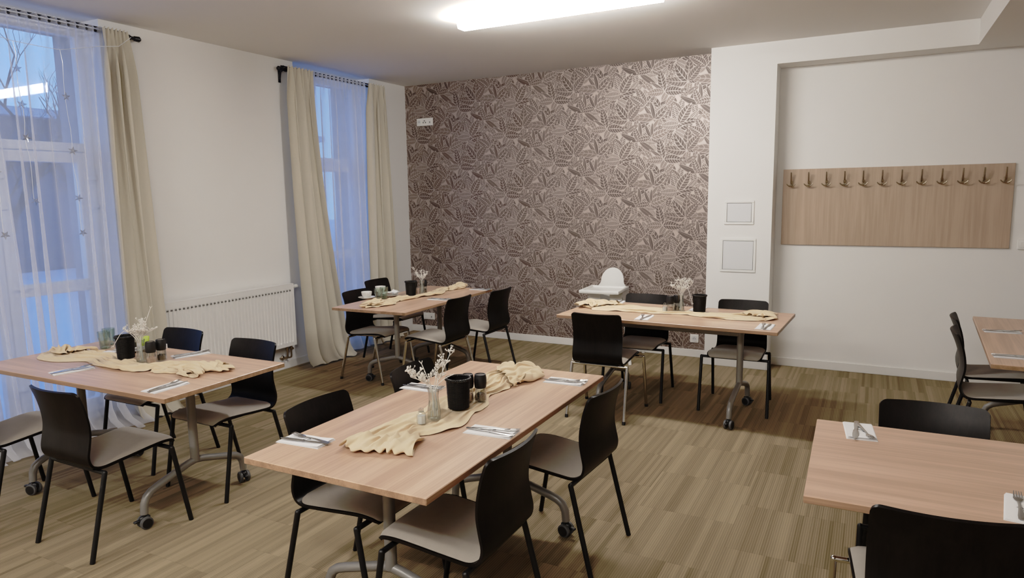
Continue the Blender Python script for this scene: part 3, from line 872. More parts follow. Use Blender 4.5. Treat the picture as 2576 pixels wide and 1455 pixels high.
# two settled gauze drapes on a 31 x 91 grid: steps of the across, along and height coordinates
DRAPE_A = [
 [[-119,4,-7,4,6,15,9,9,13,6,8,9,14,18,17,20,23,3,8,22,11,0,4,9,12,8,15,12,8,11,-10],
[0,4,6,2,9,13,5,9,6,4,16,11,17,12,17,32,14,4,22,14,2,0,2,13,10,2,15,6,9,6,1],
[4,5,9,5,13,9,1,8,7,11,13,10,10,12,19,30,9,10,33,9,-1,3,8,9,3,2,5,8,8,7,-5],
[4,6,4,9,15,7,1,12,6,18,10,4,5,23,13,15,8,12,37,10,-2,4,8,7,4,2,3,11,6,5,-3],
[7,-7,3,8,15,14,5,5,9,22,11,-2,6,22,7,10,14,12,25,13,3,-1,12,9,7,1,4,7,13,-1,3],
[0,-5,-6,4,14,14,6,8,11,19,10,-4,8,22,7,10,19,11,17,12,6,0,6,15,1,9,3,7,15,1,-1],
[7,-4,-13,-1,11,16,9,10,5,17,6,-2,8,24,11,9,17,14,9,13,5,7,2,13,2,14,5,8,5,1,-6],
[2,-2,-6,-6,3,13,13,9,7,12,12,-4,6,21,11,11,15,14,10,15,4,2,4,14,5,7,6,11,5,-3,-5],
[8,0,-2,-8,1,5,17,6,8,10,16,-3,2,19,9,12,10,14,8,17,10,3,3,19,7,-4,4,9,6,0,-5],
[22,-15,6,-3,0,1,8,10,5,7,21,-1,-4,17,12,-2,9,14,10,18,15,-5,12,18,12,-17,10,11,9,-4,-11],
[6,5,-3,2,-6,2,8,10,2,1,23,3,-5,12,12,-4,4,12,13,12,5,17,8,6,7,10,9,14,4,-8,-7],
[-3,11,5,0,-5,0,14,6,3,-3,22,9,-7,10,12,-5,6,13,8,10,9,15,10,3,12,16,-2,10,4,-1,-1],
[5,-1,5,7,3,2,11,5,9,-3,21,10,-16,12,16,-2,5,9,10,9,4,22,9,4,12,12,1,-4,11,17,2],
[-23,8,14,13,5,4,6,15,10,-2,14,17,-3,0,16,-2,-3,13,9,7,4,24,1,-7,18,11,1,9,10,17,6],
[-9,6,14,12,4,7,4,14,14,-1,11,19,0,1,14,5,0,8,19,4,4,11,3,-3,20,2,6,9,10,16,4],
[-11,10,11,11,5,5,2,20,9,3,10,14,3,16,3,2,5,7,25,0,10,2,7,7,2,13,5,13,9,16,13],
[4,-2,11,9,6,6,10,7,7,5,11,16,11,6,3,1,13,11,21,-2,10,15,3,-1,10,7,13,11,10,15,13],
[-3,3,4,9,5,10,9,-3,11,4,12,15,10,5,11,-1,16,13,17,-1,9,15,2,-1,11,11,8,14,9,19,8],
[1,0,1,11,7,10,6,3,4,-2,18,17,2,15,16,4,2,14,11,14,9,-2,8,8,3,8,9,20,6,20,-2],
[-15,2,2,18,4,11,5,-3,10,11,4,15,14,9,10,6,11,9,7,20,8,-2,9,11,9,-5,10,17,13,17,-6],
[-14,7,5,16,6,13,-3,-1,11,9,9,14,14,9,7,5,17,5,6,20,9,2,11,17,8,-10,11,15,13,17,-6],
[-8,8,9,8,9,8,-1,6,11,9,10,9,17,6,4,7,13,13,12,12,4,11,13,11,7,3,10,15,9,19,-12],
[6,-1,4,4,11,6,8,6,14,10,0,10,19,5,10,5,8,11,9,21,12,8,8,9,10,14,8,5,17,15,-9],
[-13,3,8,3,6,5,8,9,14,8,3,10,19,6,6,4,17,7,7,26,18,-8,9,20,12,19,3,13,16,13,-1],
[-10,5,8,1,3,5,13,10,12,5,13,13,9,6,8,10,10,11,18,13,20,-12,11,23,13,12,15,16,9,18,-7],
[-7,13,8,4,-10,14,11,8,15,10,16,4,14,3,3,16,2,21,22,-3,20,-10,17,29,17,12,13,12,14,15,-9],
[0,9,8,-1,1,16,4,9,10,10,21,3,15,6,4,14,12,16,16,-8,21,-6,15,25,18,19,9,9,21,12,6],
[2,-3,13,10,2,11,14,3,0,13,17,3,17,10,17,-2,19,3,14,-3,16,16,12,15,19,20,18,10,8,7,18],
[-8,5,7,9,7,17,12,4,2,15,2,13,15,10,9,12,12,-6,8,18,14,2,20,20,20,8,11,13,20,9,5],
[0,6,12,3,8,21,15,-3,2,18,-3,12,19,-2,17,26,6,-8,11,8,16,11,13,15,24,6,5,12,27,11,-7],
[7,8,5,6,10,12,10,-3,6,22,-9,23,9,-1,16,31,11,-13,0,19,15,19,-8,20,26,3,10,13,23,8,-6],
[19,-6,-8,7,17,13,8,8,8,1,10,18,14,-9,19,22,9,-11,1,21,11,16,3,12,12,8,18,13,18,7,-3],
[8,-16,-3,10,10,10,1,22,7,3,12,6,12,13,5,22,1,-7,9,21,5,18,-5,13,9,11,13,14,13,14,7],
[-5,-13,-5,14,15,-3,19,13,-2,1,18,11,10,29,-11,12,-1,11,8,16,8,14,-3,13,2,15,2,15,12,18,6],
[-12,5,-2,17,-1,11,19,9,-10,10,9,11,18,15,-7,7,17,12,13,-6,12,12,2,10,-2,23,-5,13,12,20,4],
[3,0,13,11,3,5,15,8,-1,5,6,10,10,21,-1,9,16,13,15,-10,8,11,1,9,3,15,-3,15,5,20,11],
[10,-1,9,12,8,0,13,8,-2,6,6,6,4,12,9,21,12,16,17,-9,9,7,-4,10,8,20,-10,11,10,9,5],
[-12,10,15,11,10,-2,9,7,3,10,4,7,9,-1,10,26,15,12,7,3,11,10,-6,4,14,16,-5,5,6,10,2],
[2,7,14,15,11,-3,2,8,7,13,8,4,8,9,-2,28,14,23,8,-3,4,14,-1,2,11,7,10,7,9,5,1],
[-11,19,10,18,10,1,9,2,11,5,11,6,0,15,2,17,11,21,15,9,-6,17,9,2,7,9,13,4,12,8,0],
[3,9,12,18,9,12,-4,10,7,8,10,3,3,13,17,7,16,12,10,18,2,10,19,0,10,-3,8,9,17,12,9],
[15,-10,9,17,13,13,-3,12,10,-1,15,12,-10,9,22,14,16,13,9,13,0,17,13,10,8,0,9,10,18,7,20],
[13,-24,7,10,19,11,4,8,7,13,13,10,-18,4,22,12,22,12,19,6,-3,18,21,17,7,1,5,17,14,8,10],
[6,-26,-9,19,21,10,10,7,6,10,13,8,-8,5,11,15,19,9,25,4,0,22,21,9,5,18,6,8,12,12,1],
[0,-19,-16,14,22,10,10,11,5,9,13,9,8,-15,13,21,7,9,22,5,15,23,21,7,8,10,13,5,9,10,-5],
[-8,-6,-20,11,25,6,12,7,10,4,14,12,13,-15,16,19,5,3,8,12,25,21,25,13,10,2,2,11,13,5,4],
[-2,2,-15,7,20,5,10,12,4,10,12,9,13,-9,12,17,3,-7,19,16,23,16,23,13,14,10,-4,21,8,9,3],
[0,10,-13,6,15,13,-3,14,8,13,3,7,11,0,10,13,8,-10,24,13,20,14,26,13,23,-1,-7,23,7,12,-5],
[4,14,-11,3,18,10,-8,13,8,6,15,6,-2,18,1,7,15,-3,25,6,13,10,27,18,19,1,-7,19,9,14,-1],
[9,4,0,5,7,15,-10,14,8,10,7,6,3,13,0,5,20,6,2,11,20,9,24,16,13,7,2,6,25,11,-11],
[6,-11,12,11,0,16,-10,13,10,9,10,2,5,10,3,12,19,6,-7,12,15,7,24,17,17,11,2,6,19,14,-14],
[-7,-11,16,16,-3,17,-6,17,-1,7,5,11,1,14,10,19,10,0,-1,17,15,7,14,15,18,23,-8,5,14,18,-20],
[1,-17,16,16,7,3,15,4,8,11,6,-5,2,24,10,15,8,-3,7,19,16,9,5,14,17,18,-8,6,20,14,-20],
[-4,-16,18,18,9,7,17,-11,12,16,5,-13,13,19,10,14,4,2,18,14,9,14,9,9,18,18,-8,8,18,15,-19],
[-7,-11,16,13,11,12,18,-18,19,16,7,-15,26,10,14,10,11,3,12,19,5,11,14,10,21,14,-14,8,16,17,-18],
[-8,-1,13,25,-11,22,17,-17,16,14,14,-5,27,8,9,14,7,8,9,14,12,2,13,12,18,13,-12,9,13,19,-9],
[1,5,12,22,-20,24,18,-17,17,11,21,8,16,10,9,19,-13,13,22,3,13,8,9,11,21,4,-7,8,10,20,3],
[11,-10,21,17,-21,20,17,-13,15,7,29,15,12,17,9,16,-20,15,13,12,12,12,7,13,10,9,-7,7,11,18,15],
[10,-24,19,16,-16,18,20,-10,22,11,19,17,12,10,3,22,-15,12,17,8,8,14,9,5,13,9,-1,10,10,15,21],
[-2,-29,20,17,-11,16,19,-5,26,7,21,8,5,16,7,21,-6,10,8,9,9,17,5,11,8,8,6,4,11,13,26],
[-5,-27,18,16,-3,12,8,11,16,19,16,-2,4,22,14,13,11,8,-2,11,14,1,11,13,0,10,7,2,17,13,28],
[-2,-26,20,16,3,15,10,8,13,13,9,-2,9,19,16,19,10,11,-5,12,12,-5,13,11,2,9,6,15,10,12,29],
[-2,-21,20,11,4,15,16,9,14,12,7,2,8,11,16,16,18,11,-6,10,10,-4,11,9,12,3,9,6,19,10,29],
[2,-13,24,9,4,14,19,4,9,11,12,5,11,2,8,17,19,15,3,7,8,-3,5,8,8,10,3,9,19,13,29],
[17,-16,23,-5,17,16,19,4,5,12,6,11,14,-8,12,16,13,15,15,6,10,-5,4,5,6,8,5,4,19,16,31],
[-2,0,22,-5,17,15,24,0,5,13,1,12,14,-17,14,18,13,12,17,8,13,-3,5,6,3,8,3,9,18,13,31],
[6,-12,36,8,12,12,24,-3,7,15,1,13,8,-18,13,22,17,7,15,10,15,-5,5,6,11,2,-1,8,22,14,28],
[12,-13,33,14,6,5,30,-6,15,14,-2,6,13,-15,13,18,15,12,16,11,6,10,2,8,6,-1,9,3,21,15,23],
[-8,5,25,5,14,8,11,14,13,15,4,-2,10,-3,11,16,9,16,17,9,5,6,7,8,0,10,4,13,15,17,18],
[5,-3,31,-12,16,16,5,14,14,17,11,-4,2,19,6,14,-5,17,28,6,10,5,12,3,8,4,5,17,10,17,12],
[6,-5,23,-12,23,10,11,9,6,16,17,-5,7,10,8,11,10,8,29,8,16,4,10,8,3,11,8,10,11,18,4],
[-9,7,22,-7,20,6,10,14,2,12,15,-2,2,8,10,8,18,10,20,14,16,7,12,5,7,10,11,6,16,13,6],
[-7,14,16,16,6,5,14,8,-3,17,2,9,-6,11,10,8,13,13,23,16,10,7,14,7,9,12,9,8,13,13,7],
[5,20,12,-3,6,11,9,5,5,15,-2,12,3,6,7,12,9,18,9,25,7,10,12,11,10,7,11,6,14,10,8],
[6,19,0,-7,14,13,-1,6,11,6,4,10,6,9,8,5,6,18,12,22,4,14,11,16,4,11,9,7,14,9,3],
[4,12,-10,7,13,10,-11,9,10,13,7,2,10,11,2,5,5,15,17,19,2,14,9,18,10,11,8,0,15,6,1],
[3,-5,-1,8,10,5,-9,12,13,12,-2,6,12,3,5,4,7,14,23,10,3,19,4,22,8,10,7,4,12,2,1],
[-16,2,4,5,5,1,-4,12,10,12,8,6,3,4,6,5,13,4,23,6,4,17,11,20,7,11,8,3,6,2,1],
[-15,5,9,0,-3,11,-5,6,9,10,19,5,1,7,5,9,6,0,21,5,7,17,18,17,6,7,8,1,7,1,-1],
[-16,12,11,-9,-9,13,5,8,-1,12,21,1,3,8,1,6,8,7,9,18,10,18,14,13,9,3,5,2,5,4,-1],
[-15,22,8,-18,-11,13,13,2,-2,8,29,10,-1,-2,4,-1,5,14,24,8,15,16,9,11,6,9,3,2,3,15,7],
[9,12,1,8,-9,10,19,5,-10,10,20,14,-5,-13,-2,7,6,24,-14,32,5,8,9,13,14,-3,4,-1,14,10,0],
[-4,-3,5,8,4,12,24,-3,-8,5,16,12,3,-13,-8,10,9,19,-5,14,17,14,4,10,24,-6,1,4,15,13,2],
[-2,-6,4,16,5,9,11,2,-3,2,17,13,7,-4,-16,4,21,1,-5,17,22,15,14,7,3,-1,7,9,22,21,3],
[16,-13,7,10,7,15,0,5,-8,3,14,17,11,5,-4,3,11,-1,-6,-4,21,28,19,13,-2,4,5,5,24,14,-19],
[-18,9,12,15,4,2,8,9,-1,2,13,6,7,6,8,0,5,5,-6,7,17,20,7,20,13,5,-6,-3,10,1,-11],
[-6,9,15,16,-1,10,6,11,8,3,10,5,5,4,12,4,1,9,-3,5,11,12,16,17,13,8,-3,-1,-6,2,-4],
[5,2,15,8,9,10,9,13,11,8,5,3,3,9,11,1,2,12,-4,0,13,15,18,17,9,12,0,-5,-4,4,-1],
[-4,8,15,14,8,15,2,8,10,8,7,9,6,6,11,2,7,6,5,-1,11,16,11,14,15,17,-5,-10,2,-9,18],
[9,7,18,12,6,11,9,7,10,6,6,6,13,8,6,7,5,8,9,-3,13,7,10,16,18,18,-7,-10,-8,0,21],
[2,17,11,11,3,6,12,6,13,13,6,4,9,12,4,14,5,8,10,-2,15,-4,12,16,21,0,0,3,-11,10,15]],
 [[156,-5,17,14,-2,6,-1,8,17,-4,24,4,18,16,-14,23,24,-26,-7,13,-7,-36,-4,17,-5,-5,-1,-6,-31,-35,-14],
[-31,12,18,5,7,0,8,23,3,-6,26,24,39,-4,-5,38,0,-25,10,3,-21,-20,-8,-6,-7,-12,-5,-2,-34,-20,-43],
[-23,13,24,5,0,2,15,31,9,-5,21,27,34,-17,13,39,-11,-9,25,0,-30,-16,-8,-12,-11,-11,-22,-12,-9,-24,-33],
[-8,10,27,1,-8,7,22,23,14,7,5,31,19,-9,17,29,-20,2,37,2,-29,-13,-13,-11,-14,-8,-20,2,0,-32,-20],
[13,17,32,3,-16,-10,12,30,3,-2,10,35,10,-9,20,17,-20,4,31,8,-18,-11,4,-14,-9,-20,-15,8,9,-33,-20],
[26,8,37,11,-14,-17,7,19,-5,2,8,34,-5,-5,19,7,-19,0,36,-2,4,-6,-6,-10,-16,2,-13,-15,14,-33,-30],
[-7,17,36,23,-6,-21,-12,19,17,-24,18,25,14,-13,26,10,-25,-17,35,-5,-6,25,-15,-8,-7,-13,10,-31,-14,-15,-18],
[-16,11,26,33,1,-18,-16,14,22,-14,4,30,11,16,15,24,-10,-23,-4,1,-9,11,-4,-3,-2,-17,6,-22,-13,-12,-16],
[-9,7,14,22,16,-14,-15,13,17,-7,4,27,12,17,10,35,-2,-19,-9,-6,-7,-3,1,2,2,-20,-4,2,-3,-26,-17],
[-5,10,4,8,22,-8,-30,14,31,11,-20,17,34,-12,4,41,5,-11,-17,-6,-9,12,-13,8,-9,3,-4,18,4,-16,-11],
[35,-36,-8,16,25,8,-22,-30,19,29,-28,20,23,8,3,29,19,-26,-9,-4,5,-28,-10,34,0,-31,3,17,5,-11,-11],
[-5,-20,-18,6,29,14,-20,-44,12,42,-20,-1,20,11,10,25,12,-28,-19,3,0,-33,-11,35,-13,-28,24,17,0,-11,-13],
[-19,0,-22,-14,16,31,-11,-30,3,48,-33,-6,44,0,0,29,16,-19,-30,-3,1,-39,-8,21,-14,-27,29,25,-7,-21,-12],
[-11,-18,-38,-24,8,30,1,-38,2,47,-13,-15,49,18,6,15,38,0,-28,-11,-1,-34,2,17,-28,-10,23,-6,-6,-11,0],
[-15,-10,-28,-33,12,26,4,-33,1,32,-1,-4,42,23,7,14,37,0,-27,-3,-4,-22,3,3,-15,-9,11,-2,-7,-12,-3],
[-15,-6,-21,-29,15,23,8,-24,-2,36,3,-9,38,5,27,14,39,-2,-13,-7,-2,-15,-5,-1,-15,-4,12,-3,-6,-14,-13],
[-17,13,-5,-24,14,25,7,-32,-2,32,6,2,18,23,14,18,28,7,0,-9,-6,-16,-2,5,-20,-4,-2,8,-8,-9,-12],
[12,13,3,-25,16,27,2,-34,2,38,-4,3,23,21,12,18,12,24,-8,4,-9,-26,12,7,-20,-20,6,12,-11,-6,-9],
[-13,34,15,-21,12,33,-3,-38,9,36,-4,1,30,3,18,11,22,-2,13,8,-2,-32,3,21,-19,-15,3,1,-2,-3,-12],
[13,30,11,1,9,33,-4,-37,14,17,14,-1,19,10,5,10,24,3,16,6,2,-35,8,6,-2,-12,0,1,-1,-2,-12],
[18,22,14,14,10,30,-12,-28,18,3,20,-3,19,16,-2,3,19,8,11,-7,15,-25,10,9,7,-13,0,-3,-11,6,-6],
[30,15,4,20,16,22,-26,-4,13,3,-6,23,14,10,4,5,2,18,10,-3,0,1,10,-10,7,8,-2,1,-14,8,-14],
[8,0,29,17,22,18,-26,-4,13,8,-2,15,-4,19,11,10,-2,1,17,3,5,0,8,-9,8,13,0,-10,-1,5,-10],
[19,4,14,10,33,7,-22,5,14,11,2,-2,1,19,3,4,20,-4,7,11,18,-28,12,11,5,15,-1,0,-1,3,-8],
[7,16,1,18,28,-2,3,5,6,5,10,-5,-1,9,8,4,15,8,5,-2,30,-32,11,17,12,-1,15,4,-10,9,-14],
[28,9,4,19,11,7,9,-3,6,3,10,-1,6,0,8,16,-2,12,16,-20,25,-19,15,17,9,3,10,7,-3,9,-16],
[21,8,12,17,10,4,5,-7,1,6,15,-9,3,16,7,7,10,4,15,-23,23,-10,8,9,6,17,3,9,7,7,-3],
[30,1,16,-7,12,20,4,-9,-1,-5,23,-11,10,16,14,-8,18,-10,14,-12,12,11,0,8,4,19,13,4,6,1,11],
[20,4,1,2,12,13,8,0,-10,3,7,1,9,11,14,9,5,-22,-3,23,11,-14,9,17,7,6,2,18,16,6,0],
[24,-1,-3,6,9,14,16,-9,-10,14,-7,6,9,-7,27,23,1,-25,1,11,15,-13,7,10,17,0,-6,14,29,15,-13],
[29,-10,-1,6,14,4,9,-10,-1,19,-17,16,-3,-6,20,27,10,-36,-1,18,3,11,-20,20,17,3,-8,11,35,17,-11],
[21,-15,-7,9,14,15,1,-3,3,-8,5,5,7,-4,14,16,8,-24,-6,17,6,10,-8,5,-1,11,8,12,20,6,5],
[15,-14,0,14,5,8,-12,16,0,-5,8,-8,8,17,-8,21,1,-18,5,16,-4,13,-15,5,-9,15,11,16,0,3,10],
[20,-16,-3,13,11,-9,13,6,-11,-13,17,5,7,25,-25,17,-9,10,2,6,9,0,-8,7,-16,13,-3,1,8,16,-2],
[3,9,-2,14,-10,0,16,5,-17,-3,2,6,15,16,-17,-1,18,6,0,-3,7,6,-2,2,-15,18,-14,3,7,18,-2],
[26,2,5,1,-10,-4,24,0,-11,-10,5,7,6,16,-2,-2,19,7,7,-10,-1,-1,9,0,-5,-5,1,-1,-1,13,3],
[30,-12,6,-1,-3,-1,12,1,-7,-5,4,8,0,-16,22,17,12,7,11,-9,-3,-13,14,2,-15,3,3,4,-4,-14,-8],
[-3,7,7,-7,1,5,11,0,-2,-4,3,9,-3,-16,9,26,11,3,-1,12,-5,-7,11,-8,-2,-5,8,-7,-11,-7,-2],
[10,13,4,0,5,4,0,-1,6,0,0,-1,6,-7,-1,21,11,9,-8,12,1,6,-11,-7,1,-4,9,-13,-9,-3,-9],
[4,23,11,7,3,1,-1,-4,0,2,-2,6,-4,8,1,-8,20,9,6,2,1,14,-19,5,-5,-8,0,-11,6,-14,-16],
[17,16,15,1,4,7,-6,7,-4,1,5,-6,0,8,10,-4,0,22,6,-6,5,-6,6,6,-8,-12,-2,-7,-5,-1,-18],
[26,12,10,6,4,7,-10,5,3,-1,2,-2,-10,8,15,10,-9,16,17,-13,-11,14,-3,7,-16,-6,-3,-3,-6,-9,-4],
[28,2,15,-1,12,6,-3,-12,5,3,3,3,-14,2,5,13,8,3,30,-16,-22,8,3,-4,-13,4,7,-12,-13,0,2],
[29,-5,0,12,4,4,3,-5,4,6,2,1,-10,-6,-1,17,9,8,12,-4,-20,13,6,-8,-11,4,-3,-21,9,0,0],
[26,-3,0,6,-3,-1,11,-8,-4,11,9,-3,-6,-3,1,-3,14,15,-4,6,-9,10,10,-7,-12,-6,-1,-10,8,-1,-5],
[23,-1,3,-4,-4,0,14,-14,3,4,8,3,-3,0,0,-4,6,26,-34,18,9,3,5,-1,-10,-12,-2,-3,5,4,-13],
[28,-4,0,-11,7,-6,-7,10,0,9,8,-3,5,-4,-11,8,-1,13,-13,-2,15,14,-8,6,-2,-19,-4,-4,15,-10,-1],
[30,-12,1,-11,3,-11,6,5,0,4,5,-3,13,-12,-5,16,0,3,-12,-3,11,11,-4,5,10,-20,-21,5,2,3,-15],
[23,-8,-2,-10,-8,-1,8,4,4,-11,9,4,-7,1,6,13,4,-9,-13,5,1,-2,-9,2,29,-4,-31,10,-2,3,-19],
[19,-1,-7,-12,-3,0,9,-2,2,-8,8,2,1,0,15,3,-4,-13,-8,4,7,3,-7,-2,6,11,-18,-7,5,-4,-17],
[22,-13,3,-11,1,1,9,-14,6,-1,4,3,6,2,16,-10,-13,-5,4,0,5,7,-8,0,3,8,-15,-10,0,0,-25],
[31,-42,22,-7,3,-1,7,-17,6,1,-2,10,13,4,6,-18,-9,8,2,-3,-2,-7,5,1,6,9,-20,-5,-7,-2,-19],
[12,-31,8,5,-2,2,-3,-1,1,0,-2,21,9,2,-4,-13,3,7,-4,-8,-2,-7,12,-5,10,-1,-11,-8,-12,-5,-1],
[24,-26,-6,9,0,-6,-5,12,0,2,4,23,2,-15,2,-1,9,2,-10,-8,-3,3,5,-3,4,-6,-8,-3,-7,-9,4],
[27,-20,-11,4,2,-13,4,3,4,8,5,14,0,-15,9,-2,4,-2,-10,-2,2,-4,8,-4,-3,-2,1,0,-6,-12,6],
[4,3,-11,-12,7,-1,4,2,4,9,8,1,-5,-5,15,-8,-3,-4,2,-5,-2,9,-1,0,-8,4,2,0,-5,-12,2],
[24,-3,-5,-11,0,8,3,2,6,11,1,-13,9,0,12,-17,-2,1,1,-8,10,7,-2,-1,-7,2,7,0,-5,-12,-2],
[10,12,-8,-3,-2,7,2,5,7,-4,-10,2,13,-2,12,-17,5,-7,3,-2,4,8,0,0,-11,5,11,2,-5,-15,-6],
[24,2,3,1,-4,7,6,-4,5,-15,9,-2,5,6,4,-5,5,-6,-1,-1,6,5,1,-3,-5,3,9,-6,-5,-6,-6],
[31,-18,13,10,-7,7,6,-16,10,-16,12,-5,1,17,0,-1,7,-8,-3,2,6,-4,2,0,2,-4,8,-2,-1,-6,-7],
[27,-18,12,10,-3,4,-10,-2,-3,-3,6,-3,-1,19,-2,9,-7,-3,5,0,0,-5,6,2,-3,2,5,2,-1,-6,-4],
[27,-17,12,8,-4,3,-13,-5,-5,10,-5,1,1,3,12,14,-10,0,8,-1,-1,-6,2,4,-6,3,2,-3,7,-3,0],
[23,-12,13,2,-10,3,-2,-6,-4,8,-9,7,-2,3,7,2,3,6,7,0,-7,1,-7,0,-1,4,6,1,2,-1,4],
[28,-10,10,-11,-6,4,4,-8,-3,2,2,5,-5,4,-4,4,11,11,10,-5,-9,2,-7,-2,0,6,4,2,0,1,8],
[15,2,-1,-11,4,2,5,-8,0,3,1,4,-5,-2,1,6,8,12,0,-3,0,-2,0,-4,1,3,7,1,0,1,10],
[6,22,-6,-4,1,2,7,-9,2,3,0,1,-1,-14,4,9,9,5,5,-1,2,1,0,-3,2,1,5,5,-3,3,11],
[15,-1,17,10,-3,5,6,-8,2,2,0,-2,0,-14,3,8,10,6,5,1,4,0,-2,-2,4,2,0,-3,9,5,11],
[30,-9,15,7,0,-3,13,-2,4,5,-5,-7,8,-14,1,7,9,8,1,4,-3,-2,7,4,-1,2,3,-5,11,6,9],
[6,3,13,-8,19,1,-17,20,8,8,-2,-18,8,-3,2,4,5,10,-7,4,1,0,10,6,-5,4,4,3,8,7,9],
[12,0,22,-27,11,24,-25,16,18,9,11,-29,-3,17,8,-2,-8,7,9,2,1,4,11,4,3,-1,4,8,4,8,6],
[26,-12,15,-19,16,12,-8,3,5,21,19,-26,-3,5,1,10,4,3,10,-2,9,4,8,1,3,2,10,8,2,8,3],
[3,4,9,-5,11,-2,5,9,-6,11,22,-12,-20,8,6,8,13,11,-4,1,11,9,5,-4,7,10,10,7,1,9,5],
[6,10,5,8,14,-9,9,9,-13,12,4,11,-30,16,8,6,2,7,15,2,4,12,4,-3,9,18,5,4,7,9,8],
[22,10,6,-7,11,3,-2,10,2,11,-15,19,-11,3,12,12,2,2,0,16,2,12,5,-9,11,12,16,6,10,7,9],
[26,12,1,-29,21,10,-12,10,17,-6,3,14,-7,7,6,15,2,-5,1,9,6,16,4,-8,5,22,14,10,11,6,4],
[34,2,-27,-7,29,11,-26,12,19,-3,9,-3,12,6,-11,2,11,14,4,-5,-6,31,1,-11,10,27,16,5,7,11,2],
[18,-14,-11,2,30,4,-24,16,16,1,0,2,2,10,-5,1,9,11,11,-3,-20,23,3,5,12,12,17,13,10,9,1],
[9,-15,4,4,33,-3,-23,22,15,-3,-1,4,-12,13,6,4,1,15,16,-9,-23,21,-1,4,12,17,11,8,17,9,10],
[6,-10,18,2,37,-18,-15,26,12,1,-15,8,-2,10,5,6,-5,17,18,-5,-28,7,10,1,12,15,12,14,8,7,19],
[18,-19,3,30,33,-23,0,11,20,6,-25,8,8,3,7,8,-4,10,25,-9,-24,-4,20,-15,5,19,20,8,15,6,17],
[28,-25,-11,33,34,-20,-2,12,26,4,-35,0,12,10,1,12,12,7,3,15,-30,-9,29,-22,6,15,19,12,21,-6,0],
[-30,-33,-14,30,32,-5,-12,2,35,4,-12,-7,16,23,19,5,8,-8,27,4,-25,-12,37,-17,2,20,22,14,-7,1,13],
[-26,-8,-11,28,17,-9,-16,9,41,2,-7,-6,7,30,22,-5,7,2,21,25,-31,-26,34,-1,-13,20,21,7,-2,-1,5],
[-12,-7,1,17,15,-11,-3,2,29,8,-8,3,3,19,27,6,-7,16,20,18,-30,-7,-5,10,9,14,15,4,-6,-10,9],
[-24,-17,7,23,-1,-3,-6,8,24,1,1,0,1,11,27,14,7,13,10,25,-8,-17,2,1,1,14,9,1,-15,2,33],
[-21,-29,10,23,0,-13,-1,15,25,10,5,21,11,2,1,18,15,14,15,12,-18,-29,12,-8,-1,13,6,7,23,18,29],
[-27,-14,12,15,-4,-13,2,20,25,18,9,20,15,1,-3,19,10,11,17,14,-9,-35,8,5,-19,15,5,0,42,17,37],
[-23,-12,20,7,-8,-9,7,22,27,18,10,16,12,2,18,9,14,11,11,22,-10,-34,3,3,-17,17,-1,10,37,15,41],
[-24,-3,21,14,0,0,11,27,30,18,5,-3,4,6,10,9,10,18,18,10,-6,-34,-4,3,3,5,19,16,32,21,-3],
[7,-11,22,30,6,2,9,17,21,10,3,10,-7,4,12,3,16,17,2,7,-3,-37,-4,9,5,15,37,25,40,6,-25],
[-1,10,12,36,14,5,3,5,0,2,12,10,21,-19,-7,25,17,4,-10,7,1,-31,-1,12,2,39,43,22,41,-7,-34]],
 [[46,-8,-4,8,8,-6,5,5,0,7,-3,-11,2,-5,-5,9,-1,-2,7,-8,-15,-8,3,-2,5,0,-4,-9,7,7,-19],
[-7,-10,3,13,-7,1,3,-1,9,11,-3,1,1,-9,-4,7,-2,0,-1,0,-11,-14,10,5,1,-12,-7,-9,11,8,-19],
[-8,-1,-1,4,3,-3,3,-2,8,4,-1,8,16,-17,4,15,-5,-4,0,-13,0,-7,12,8,-5,-19,-14,-2,22,3,-27],
[10,-5,4,0,-8,-10,5,4,-3,-1,11,12,13,-12,-2,25,-9,6,-1,-5,-2,-3,3,12,2,-29,-16,7,26,-1,-32],
[10,0,0,-1,-6,-7,2,5,-2,-6,4,16,4,-14,11,9,-7,-4,20,1,-7,-10,-5,9,0,-19,-4,2,14,8,-20],
[-1,10,3,-7,-5,-4,-3,15,5,-20,2,20,3,-19,16,5,-13,-2,14,7,-11,-14,-1,2,7,-15,-11,18,2,-5,-5],
[2,2,19,-5,0,-5,-4,14,8,-20,-3,28,-2,-12,-1,2,4,-5,6,7,-19,-18,-7,7,0,-8,-17,9,25,-16,-1],
[10,-9,17,12,-11,-6,-6,13,17,-15,-9,28,7,-21,4,11,-13,-9,14,19,-16,-33,-9,15,-2,-25,-19,6,23,-12,-11],
[3,-21,12,26,-6,-16,-12,2,21,-3,-12,21,17,-13,10,9,-7,-4,-2,24,-1,-35,-13,18,-4,-37,-16,15,11,-5,-17],
[15,-10,-10,17,0,-12,-27,-13,11,5,-16,27,10,20,9,-5,7,-14,-2,17,10,-31,-1,8,-9,-18,0,19,1,-13,-19],
[0,-3,-10,-4,-4,-9,-14,-2,-7,-5,5,2,31,-2,-4,9,1,-8,-9,19,20,-15,-1,19,-5,-25,3,15,-9,-15,-10],
[-25,14,-12,-6,-4,-3,-1,6,-5,-5,5,-9,25,0,-20,17,14,-14,-28,20,21,-19,7,17,-6,-13,-1,6,-10,-11,0],
[3,-8,-7,3,-11,-5,-4,10,0,-5,2,3,16,-3,-2,-4,23,-18,-32,18,17,-20,12,25,-23,-4,4,-11,-4,3,2],
[-12,-2,7,0,-9,-9,-8,11,-4,-4,-4,6,7,1,-11,-6,10,-1,-22,7,20,-22,17,22,-15,-20,8,1,-10,0,0],
[5,-8,1,-4,-8,1,-8,7,-19,14,-10,-7,11,8,-15,-8,13,2,-12,15,23,-40,14,29,-17,-24,11,-4,-5,-6,5],
[-5,12,-6,-27,-10,17,-3,-14,-7,13,-3,-10,-5,12,-5,6,-7,0,-4,31,14,-44,20,28,-31,-19,15,4,-4,-14,-1],
